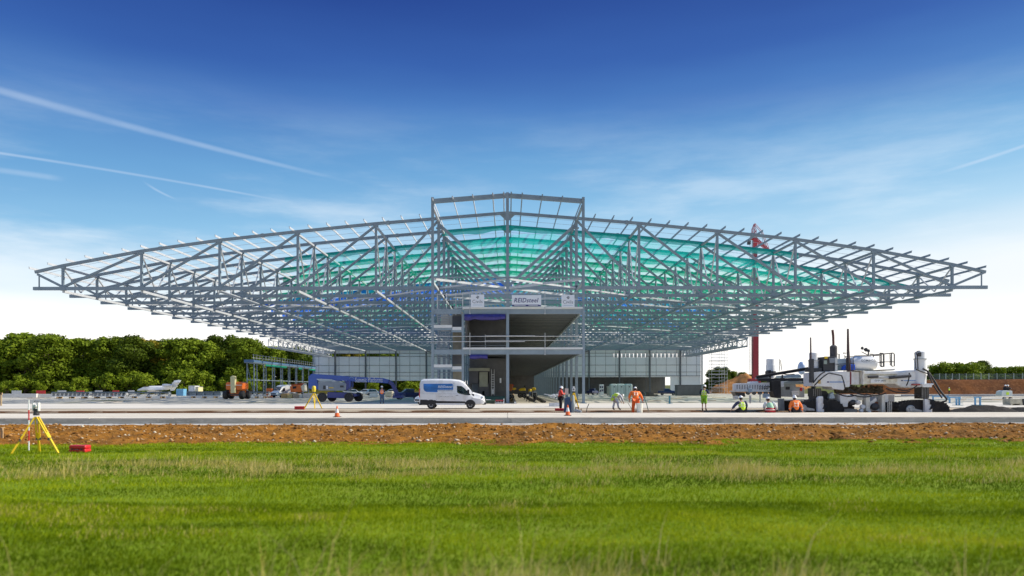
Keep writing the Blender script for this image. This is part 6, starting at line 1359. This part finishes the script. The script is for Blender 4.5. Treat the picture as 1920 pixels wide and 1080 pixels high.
# cones
def cone(label, px, py, h):
    Y = CAMH*F/(py-VY); p = W(px, py, Y); t = thing('traffic_cone', label, 'traffic cone', (0, 0, 0)); r = h*.25
    def pr(a, b): return [(r*(1-.86*a), h*a), (r*(1-.86*b), h*b)]
    MB().box(-r*1.25, r*1.25, -r*1.25, r*1.25, 0, h*.05).build('base', BLACK, t, bevel=.01)
    OC = mat('cone_orange', (.85, .14, .02), .5, 0, .06, 6)
    for a, b, m in ((.05, .38, OC), (.38, .74, BAND), (.74, 1., OC)): MB().lathe((0, 0, 0), pr(a, b), 18).build('cone_band' if m is BAND else 'cone_body', m, t, 40)
    t.location = (p.x, Y, 0)
cone('orange and white traffic cone on the slab, left of the parked van', 632, 781.5, .69)
cone('orange and white traffic cone on the slab before the blue cabinet', 1064.5, 779.5, .70)
# blue cabinet and floor grinder
Yc = 55.6; t = thing('floor_grinder', 'blue boxed floor grinder with a grey drum and hoses beside the surveying tripod', 'floor grinder', (W(1068, 0, Yc).x, Yc, 0))
mb = MB().pxp([(1058, 775), (1059, 747), (1068, 744), (1072, 757), (1071, 775)], Yc, Yc-.1, Yc+.6); mb.build('blue_cabinet', mat('worn_navy_panel', (.035, .08, .17), .5, 0, .2, 3, dirt=(.12, .13, .13)), t, bevel=.03)
c = W(1074.5, 0, Yc); Z = lambda y: W(0, y, Yc).z; mb = MB().lathe((c.x, Yc, 0), [(.14, Z(775)), (.17, Z(768)), (.17, Z(758)), (.12, Z(752)), (.10, Z(744)), (.06, Z(741))], 16); mb.build('drum', mat('grey_green_drum', (.42, .47, .45), .5, 0, .12, 3), t, 40)
mb = MB()
for a in range(3):
    c = W(1080+a*3.5, 770+a*1.2, Yc); mb.lathe((c.x, Yc-.2-.08*a, c.z), [(.11, -.02), (.14, 0), (.11, .02)], 14, 'y')
mb.build('wheels', mat('scuffed_silver', (.5, .5, .48)), t, 40)
mb = MB(); rs = np.random.RandomState(3)
for k in range(9): x, y = 1076+rs.uniform(0, 12), 764+rs.uniform(-4, 8); mb.pxt([(x, y, 0), (x+rs.uniform(-4, 4), y+rs.uniform(-4, 4), -.1), (x+rs.uniform(0, 6), y+rs.uniform(-2, 5), .1)], Yc, .03)
mb.build('hose_tangle', mat('brown_hose', (.20, .13, .09), .7, 0, .3, 4), t)
mb = MB().pxt([(1104.5, 757, 0), (1101, 764, 0), (1099, 775, .0)], Yc, .028).pxt([(1059, 747, 0), (1053, 741, 0), (1056, 739, 0)], Yc, .025); mb.build('handle_bar', DARK, t)
# white bags, pipe bundle by the man with plans
p = W(1040, 748, 70); mb = MB(); rs = np.random.RandomState(2)
for k in range(22): a = W(1031+rs.uniform(0, 16), 742+rs.uniform(-3, 6), 72); b = a+Vector((rs.uniform(-.6, .6), rs.uniform(-.6, .6), rs.uniform(-.12, .12))); mb.bar(a+Vector((0, 0, 0)), b, .10, .05)
mb.box(W(1030, 0, 72).x, W(1048, 0, 72).x, 71.6, 72.6, 0, .35)
one(mb, 'offcut_pile', mat('silvery_offcuts', (.55, .57, .60), .4, .3, .25, 3), 'pile of silvery offcuts on the floor behind the man in the red orange jacket', 'scrap pile')
# storage tanks
YQ = 128; p = W(1167, 742.5, YQ); TNK = mat('pale_green_tank', (.62, .72, .68), .45, 0, .05, 1)
for k, (x0, x1, lb) in enumerate([(1144.5, 1157, 'left'), (1157, 1172, 'middle'), (1172, 1186, 'right')]):
    t = thing('storage_tank', 'pale green moulded storage tank, %s one of three behind the bending man' % lb, 'storage tank', (W(x0, 0, YQ).x, YQ, 0), 'storage tanks in the right yard')
    MB().pxp([(x0+.2, 745), (x0+.2, 722), (x0+1.5, 720), (x1-1.5, 720), (x1-.2, 722), (x1-.2, 745)], YQ, YQ, YQ+1.5).build('shell', TNK, t, bevel=.12)
    mb = MB()
    for j in range(3): xx = x0+(x1-x0)*(j+.5)/3; mb.pxb(xx-.7, 722.5, xx+.7, 743, YQ, YQ-.06, YQ-.003)
    mb.build('moulded_rib', mat('tank_rib', (.50, .60, .57), .5, 0, .05, 1), t, bevel=.02)
    MB().lathe((W((x0+x1)/2+1, 0, YQ).x, YQ-.1, W(0, 725.5, YQ).z), [(.10, .03), (.10, -.05)], 12, 'y').build('valve', DARK, t, 40)
MB().pxb(1166, 724, 1173, 729, YQ, YQ-.075, YQ-.062).build('green_label', mat('label_green', (.10, .38, .12), .5, 0, .1, 2), t) if False else None
t = thing('crate', 'pale stone coloured crate standing left of the storage tanks', 'crate', (W(1142, 0, 130).x, 130, 0)); MB().pxb(1139.5, 725, 1144, 742, 130, 130, 131.3).build('crate_body', mat('stone_crate', (.50, .50, .44), .8, 0, .1, 2), t, bevel=.03); MB().pxb(1139.3, 724.6, 1144.2, 726, 130, 129.95, 131.35).build('crate_lid', GALV, t)
t = thing('white_cabinet', 'narrow white electrical cabinet with blue screens behind the right columns', 'electrical cabinet', (W(1128, 0, 150).x, 150, 0)); MB().pxb(1124, 721, 1132, 741, 150, 150, 150.8).build('cabinet_body', WHITE, t, bevel=.03)
mb = MB()
for x, y in ((1124.8, 724), (1128.6, 724), (1124.8, 731), (1128.6, 730)): mb.pxb(x, y, x+2.6, y+4, 150, 149.95, 149.997)
mb.build('screen', NAVYP, t)
# container right
YX = 176; t = thing('shipping_container', 'dark grey corrugated shipping container at the hangar\'s right rear corner', 'container', (W(1292, 0, YX).x, YX, 0)); CGREY = mat('container_grey', (.10, .11, .12), .55, 0, .12, 1)
MB().pxb(1269.5, 722.5, 1315.5, 742.3, YX, YX, YX+2.4).build('container_body', CGREY, t)
mb = MB()
for k in range(20): x = 1271+k*2.25; mb.pxb(x, 724, x+1.1, 741.5, YX, YX-.06, YX-.003)
mb.build('corrugation_ribs', mat('container_rib_grey', (.17, .18, .19), .55, 0, .1, 1), t); MB().pxb(1269, 722, 1316, 723.4, YX, YX-.09, YX+2.45).build('roof_rail', CGREY, t)
# heap of dark materials between pickup and tanks
mb = MB(); rs = np.random.RandomState(8)
for k in range(60): x = 1196+rs.uniform(0, 36); w = W(x, 739, 165); s = rs.uniform(.2, .7); mb.box(w.x-s, w.x+s, 165+rs.uniform(-1, 1), 166+rs.uniform(0, 1), 0, rs.uniform(.2, 1.1)*(1-abs(x-1212)/30))
one(mb, 'material_pile', mat('dark_mixed_materials', (.10, .095, .085), .8, 0, .5, .8), 'low dark pile of mixed materials between the storage tanks and the navy pickup', 'material pile')
# blue steel trestles on the right and single column stubs
BLP = mat('light_blue_steel', (.16, .40, .62), .5, 0, .1, 2); TEALP = mat('teal_column_stub', (.06, .24, .30), .5, 0, .1, 2)
def trestle(label, x0, y0, x1, y1, Y, g=None):
    t = thing('steel_trestle', label, 'trestle', (W((x0+x1)/2, 0, Y).x, Y, 0), g); MB().pxb(x0, y0, x1, y0+2.2, Y, Y-.15, Y+.15).build('beam', BLP, t)
    for x in (x0+.6, x1-2.2): MB().pxb(x, y0+2.2, x+1.6, y1, Y, Y-.1, Y+.1).build('leg', BLP, t)
    MB().pxb(x0-1, y1-.8, x1+1, y1, Y, Y-.5, Y+.5).build('foot_plate', TEALP, t)
trestle('light blue steel trestle nearest the paver\'s right track', 1779, 745, 1800, 757, 85); trestle('short light blue trestle with an inner leg, just right of the nearest one', 1792, 748, 1800, 761, 74); trestle('light blue steel trestle furthest right in the yard', 1827, 745, 1839, 761, 74.4); trestle('long light blue trestle seen behind the paver\'s right column', 1748, 743, 1778, 751, 104)
def stub(label, x, y0, y1, w=1.4):
    Y = CAMH*F/(y1-VY); t = thing('column_stub', label, 'column stub', (W(x, 0, Y).x, Y, 0)); MB().pxb(x-w, y0, x+w, y1, Y, Y-.07, Y+.07).build('stub_post', TEALP, t); MB().pxb(x-4.5, y1-.6, x+4.5, y1, Y, Y-.35, Y+.35).build('base_plate', TEALP, t)
stub('teal steel stub on a base plate left of the man in green shorts', 1255.5, 742.5, 757.5); stub('teal steel stub on a base plate just right of the man in the orange suit', 1207, 742.5, 752, 1.)
# golf-cart like dumper on the far right
Yv = 103; p = W(1886, 746, Yv); t = thing('utility_buggy', 'small white utility buggy with two dark figures parked at the foot of the bank', 'buggy', (p.x, Yv, 0)); k9 = lambda pts: [(1700+x/6, 620+y/6) for x, y in pts]
MB().pxp(k9([(1065, 735), (1075, 690), (1110, 680), (1190, 685), (1192, 745), (1070, 745)]), Yv, Yv, Yv+1.3).build('body', mat('buggy_white', (.70, .74, .70), .5, 0, .06, 2), t, bevel=.05)
for x in (1097, 1165):
    c = W(1700+x/6, 0, Yv).x; wheel(t, c, Yv-.02, .17*1.4, .2, None, -1)
MB().pxp(k9([(1120, 700), (1150, 700), (1150, 730), (1120, 730)]), Yv, Yv-.04, Yv-.003).build('side_panel', HIVY, t)
for x, lb in ((1140, 'left'), (1168, 'right')):
    c = W(1700+x/6, 0, Yv).x; person('small dark clothed rider on the %s side of the far utility buggy' % lb, (c, Yv+.6, 1.0), R(-70), 1.1, dict(DRV), BLKC, BLKC, None, None, helmet=HELM)
# pale block stack near right edge
mb = MB().pxp(k9([(1165, 775), (1300, 775), (1300, 790), (1310, 855), (1280, 855), (1275, 830), (1200, 835), (1170, 845)]), 74, 74, 75.2); one(mb, 'timber_stack', mat('weathered_timber', (.48, .44, .33), .85, 0, .3, 2), 'weathered timber stack lying near the photo\'s right edge', 'timber stack', bevel=.03)
one(MB().pxb(1919, 749, 1927, 763, 74, 74, 74.5), 'panel', DARK, 'dark panel cut by the right edge of the photo', 'panel')
# long white kerb line at the foot of the bank
struct(MB().box(88, 260, 165.0, 165.6, -.1, .32).build('kerb_line', mat('pale_kerb', (.66, .62, .56), .8, 0, .06, 1)))
struct(MB().box(84, 260, 160.5, 164.9, -.2, .03).build('dark_channel', mat('damp_channel', (.09, .085, .08), .8, 0, .2, 1)))
# ---------------------------------------------------------------- left yard: bundles of steel, boxes, barriers
STK = mat('bundle_steel', (.30, .36, .42), .5, .1, .15, 1)
def bundle(label, x0, x1, ytop, ybot, Y, mode):
    t = thing('steel_bundle', label, 'steel bundle', (W((x0+x1)/2, 0, Y).x, Y, 0), 'bundles of steelwork in the left yard'); a, b = W(x0, ybot, Y), W(x1, ytop, Y); base = .32
    MB().box(a.x, b.x, Y-.6, Y+.6, base, base+.16).build('lower_flange', mat('bundle_white_flange', (.72, .73, .72), .5, 0, .06, 1), t)
    MB().box(a.x, b.x, Y-.6, Y+.6, b.z-.25, b.z).build('upper_flange', mat('bundle_dark_flange', (.13, .17, .20), .5, .1, .1, 1), t)
    mb = MB(); n = max(4, int((b.x-a.x)/(.75 if mode == 'posts' else 2.4)))
    if mode == 'web': mb.box(a.x, b.x, Y-.05, Y+.05, base+.16, b.z-.25)
    for k in range(n+1):
        x = a.x+(b.x-a.x)*k/n; mb.box(x-.10, x+.10, Y-.45, Y+.45, base+.16, b.z-.25)
        if mode == 'lattice' and k < n: x2 = a.x+(b.x-a.x)*(k+1)/n; mb.bar((x, Y-.4, base+.2), (x2, Y-.4, b.z-.3), .10, .10)
    mb.build('web_members', STK if mode == 'web' else GALV, t)
    mb = MB()
    for k in range(3): x = a.x+(b.x-a.x)*(k+.5)/3; mb.box(x-.15, x+.15, Y-.8, Y+.8, 0, base)
    mb.build('timber_bearers', TIMBER, t)
bundle('long bundle of grey posts and flanges, leftmost in the left yard', 100, 170, 733.5, 746, 142, 'posts')
bundle('bundle of pale upright members just left of the jet', 171, 238, 733.5, 746, 143, 'posts')
bundle('lattice bundle lying directly in front of the jet', 239, 318, 733.5, 745, 144, 'lattice')
bundle('blue grey plate girder bundle left of the orange boom lift', 352, 415, 733, 745, 146, 'web')
bundle('lattice bundle right of the orange boom lift', 458, 505, 733.5, 745, 144, 'lattice')
def block(name, label, cat, x0, y0, x1, y1, Y, d, m, bev=.03, lid=None, zb=0, group=None):
    t = thing(name, label, cat, (W((x0+x1)/2, 0, Y).x, Y, 0), group); a, b = W(x0, y1, Y), W(x1, y0, Y); MB().box(a.x, b.x, Y, Y+d, zb, b.z).build('body', m, t, bevel=bev)
    if lid: MB().box(a.x-.04, b.x+.04, Y-.04, Y+d+.04, b.z+.002, b.z+.1).build('lid', lid, t)
    mb = MB()
    for k in range(2): x = a.x+(b.x-a.x)*(.2+.6*k); mb.box(x-.06, x+.06, Y-.03, Y-.002, zb, b.z-.05)
    mb.build('battens', m if lid is None else lid, t); return t
block('site_cabin', 'small white site cabin between the jet tail and the orange boom lift', 'site cabin', 353.5, 722.8, 365.5, 740, 200, 3, WHITE, .05, GALV)
block('site_cabin', 'lower cream site box right beside the small white site cabin', 'site cabin', 366, 725, 372, 740, 198, 3, CREAM, .05, GALV)
block('crate', 'blue tarpaulin covered crate below the jet tail', 'crate', 330, 728.5, 344, 740, 190, 2, BLP, .1)
WHB = mat('pale_concrete_block', (.68, .66, .62), .8, 0, .1, 1)
block('concrete_barrier', 'long pale concrete barrier at the left edge beyond the yard', 'concrete barrier', -40, 737, 68, 744, 158, .8, WHB, .03); block('concrete_barrier', 'short pale concrete barrier before the red barriers', 'concrete barrier', 70, 737.5, 104, 744, 158.5, .8, WHB, .03)
def barrier(label, x0, x1, y0, Y, m, g='plastic barriers before the wood'):
    t = thing('plastic_barrier', label, 'barrier', (W((x0+x1)/2, 0, Y).x, Y, 0), g); a, b = W(x0, 0, Y).x, W(x1, y0, Y); MB().box(a, b.x, Y-.05, Y+.05, b.z-.75, b.z).build('board', m, t, bevel=.02)
    for x in (a+.05, b.x-.15): MB().box(x, x+.1, Y-.04, Y+.04, 0, b.z-.75).box(x-.1, x+.2, Y-.3, Y+.3, 0, .08).build('leg', m, t)
for k, (x0, x1, m, c_) in enumerate([(22, 40, GALV, 'grey wire'), (68, 85, RED, 'red'), (108, 124, GALV, 'grey wire'), (143, 158, RED, 'red'), (178, 192, GALV, 'grey wire'), (211, 223, RED, 'red'), (240, 252, GALV, 'grey wire')]):
    barrier('%s barrier, %s in the row before the wood from the left' % (c_, ORD[k]), x0, x1, 731, 172, m)
CARD = mat('brown_cardboard', (.48, .33, .15), .85, 0, .12, 2); PINK = mat('pale_pallet_wrap', (.70, .62, .58), .6, 0, .08, 2)
for x0, x1, y0, m, lb in ((527, 538, 737.5, CARD, 'brown crate, leftmost of the row below the far white van'), (538.3, 548, 738, mat('tan_board', (.62, .48, .24), .85, 0, .1, 2), 'tan crate, second in the row below the far white van'), (549, 560.5, 737.5, mat('grey_brown_board', (.42, .33, .26), .85, 0, .1, 2), 'grey brown crate, third in the row below the far white van'), (561, 567, 738.5, WHB, 'small white wrapped pallet right of the grey brown crate'), (568, 586, 737, PINK, 'wide pale wrapped pallet behind the yellow tripod')):
    block('crate', lb, 'crate', x0, y0, x1, 745.5, 141, 1.6, m, .04)
block('generator', 'small orange generator left of the far white van', 'generator', 499, 728, 509, 740, 152, 1.2, ORANGE, .1)
block('crate', 'white wrapped goods in front of the far parked cars', 'crate', 655, 737, 664, 745, 152, 1.6, WHITE, .05); block('crate', 'white board stack left of the man in the orange vest', 'crate', 693, 738, 708, 744.5, 155, 1.6, WHITE, .04); block('crate', 'cream bagged goods between the orange vest man and the jib', 'crate', 722, 733, 736, 744, 158, 1.8, mat('cream_bag', (.66, .60, .48), .8, 0, .1, 2), .2)
# loose planks and cables on the yard
rs = np.random.RandomState(17)
for k in range(26):
    Y = rs.uniform(90, 140); px = rs.choice([rs.uniform(20, 560), rs.uniform(1110, 1370), rs.uniform(1800, 1920)]); c = W(px, 0, Y); L_ = rs.uniform(1, 3.6); a = rs.uniform(-.5, .5)
    mb = MB().bar((c.x-L_/2*math.cos(a), Y-L_/2*math.sin(a), .12), (c.x+L_/2*math.cos(a), Y+L_/2*math.sin(a), .14), .18, .06); one(mb, 'plank', TIMBER if k % 3 else GALV, 'loose board lying on the grey yard', 'plank', 'loose boards on the yard')
# inside the ground floor: orange mixer, yellow dumper, trestles, formwork
def inside(name, label, cat, pts, Y, d, m, bev=.05, extra=None):
    t = thing(name, label, cat, (W(pts[0][0], 0, Y).x, Y, 0)); MB().pxp(pts, Y, Y, Y+d).build('body', m, t, bevel=bev); return t
n8 = lambda l: [(880+x/10.8, 690+y/10.8) for x, y in l]
t = inside('concrete_mixer', 'orange brown mixer drum standing just right of the centre column, inside the ground floor', 'mixer', n8([(790, 340), (800, 320), (860, 320), (880, 345), (880, 440), (850, 470), (790, 465)]), 118, 1.6, mat('orange_brown_drum', (.48, .14, .03), .5, 0, .15, 2), .15)
MB().pxp(n8([(880, 400), (940, 400), (955, 430), (900, 450), (875, 440)]), 118, 118.2, 119).build('chute', YELL, t, bevel=.03); MB().pxp(n8([(865, 320), (905, 355), (895, 365), (860, 345)]), 118, 118.1, 118.6).build('red_hopper', RED, t)
for x in (800, 860): wheel(t, W(880+x/10.8, 0, 118).x, 118.2, .42, .25, None, -1)
t = inside('site_dumper', 'yellow site dumper inside the ground floor, left of the worker in yellow', 'dumper', n8([(1000, 430), (1060, 405), (1130, 400), (1140, 460), (1010, 465)]), 140, 2, YELL, .1)
for x in (1030, 1110): wheel(t, W(880+x/10.8, 0, 140).x, 140.1, .5, .3, None, -1)
MB().pxp(n8([(1115, 350), (1135, 350), (1140, 400), (1110, 400)]), 140, 140.3, 141).build('seat', SEATM, t)
t = inside('site_dumper', 'second yellow machine inside the ground floor, right of the worker in yellow', 'dumper', n8([(1270, 400), (1330, 395), (1350, 420), (1345, 455), (1275, 455)]), 146, 2, YELL, .1)
for x in (1290, 1335): wheel(t, W(880+x/10.8, 0, 146).x, 146.1, .45, .3, None, -1)
t = thing('workbench', 'grey trestle workbench inside the ground floor behind the worker in yellow', 'workbench', (W(1000, 0, 130).x, 130, 0)); MB().box(W(998, 0, 130).x, W(1007, 0, 130).x, 130, 131, 1.1, 1.18).build('bench_top', GALV, t)
for x in (998.4, 1006): MB().box(W(x, 0, 130).x-.04, W(x, 0, 130).x+.04, 130.05, 130.15, 0, 1.1).build('leg', GALV, t)
for x0, x1, y0, Y, m, lb in ((987.5, 992.5, 741.5, 118, BLACK, 'black bucket on the ground floor slab, left one of two'), (999.5, 1006.5, 742, 110, BLACK, 'black bucket on the ground floor slab, right one of two')):
    c = W((x0+x1)/2, 0, Y); r = (x1-x0)/2*Y/F; one(MB().lathe((c.x, Y, 0), [(r*.8, .0), (r, .55), (r*.93, .55), (r*.75, .05)], 16), 'bucket', m, lb, 'bucket', smooth=40)
for k, (x0, y0, x1, y1) in enumerate([(958, 752, 963, 739), (966, 757, 960, 741), (1004, 745, 1022, 755), (985, 744, 1002, 753)]):
    Ya = CAMH*F/(y0-VY); Yb = CAMH*F/(y1-VY); a, b = W(x0, y0, Ya), W(x1, y1, Yb); a.z = b.z = .12
    one(MB().bar(a, b, .25, .2), 'form_board', [TIMBER, GALV, DARK, DARK][k], ['timber shutter board running into the ground floor beside the centre column', 'grey shutter board running into the ground floor, second from the column', 'dark shutter board lying towards the right column row', 'dark shutter board in the middle of the ground floor'][k], 'shutter board')
for k, (x, y0, y1) in enumerate([(983.5, 740, 749), (987.5, 746, 752.5), (992, 750, 754)]):
    Y = CAMH*F/(y1-VY); one(MB().pxb(x-.6, y0, x+.6, y1, Y, Y-.06, Y+.06).pxb(x-1.6, y1-.6, x+1.6, y1, Y, Y-.2, Y+.2), 'bolt_post', DARK, 'short dark post on the ground floor slab, %s of three from the left' % ORD[k], 'post')
t = thing('trolley', 'red and white framed trolley right of the van\'s nose', 'trolley', (W(936, 0, 84).x, 84, 0)); MB().pxb(929, 750, 944.5, 752.3, 84, 84, 85).build('tray', mat('dusty_red', (.40, .05, .06), .6, 0, .15, 3), t); mb = MB()
for x in (929.5, 934, 939, 944): mb.pxb(x-.3, 752.3, x+.3, 758, 84, 84.02, 84.1)
mb.pxb(929, 755, 944.5, 756, 84, 84.03, 84.09).pxb(944, 747.5, 945.4, 757, 84, 84, 84.9); mb.build('frame', WHITE, t)
t = thing('pallet_stack', 'low pallet of dark green material at the van\'s front bumper', 'pallet', (W(920, 0, 85).x, 85, 0)); MB().pxb(911, 750, 927, 756.5, 85, 85, 86).build('load', mat('dark_green_load', (.06, .09, .06), .8, 0, .4, 3), t, bevel=.05); MB().pxb(910, 756.5, 928, 757.6, 85, 84.95, 86.05).build('pallet_base', TIMBER, t); MB().pxb(909, 749, 920, 750, 85, 84.9, 86).build('board', EDGEC, t)
t = thing('skip', 'low teal green container standing before the dark block core', 'container', (W(925, 0, 92).x, 92, 0)); MB().pxp([(908, 743), (947, 743), (946, 753), (911, 753)], 92, 92, 93).build('body', mat('teal_green_steel', (.05, .14, .12), .6, 0, .15, 2), t, bevel=.04); MB().pxb(907, 742.3, 948, 743, 92, 91.95, 93.05).build('rim', DARK, t)
for k, (x0, y0, x1, y1, lb) in enumerate([(937, 709, 940, 718, 'white lamp tube hanging inside the dark ground floor left of the centre column'), (922, 730, 926, 739, 'white notice board standing before the dark block core'), (904, 733, 908.5, 742, 'pale cabinet standing just beyond the van\'s bonnet')]):
    Y = 94.5; one(MB().pxb(x0, y0, x1, y1, Y, Y, Y+.12), ['lamp_tube', 'notice_board', 'cabinet'][k], WHITE, lb, ['lamp', 'notice board', 'cabinet'][k], bevel=.02)

for o_ in SC.objects:
    if 'label' in o_ and len(o_['label'].split()) > 16: print('LONGLABEL', len(o_['label'].split()), o_['label'])
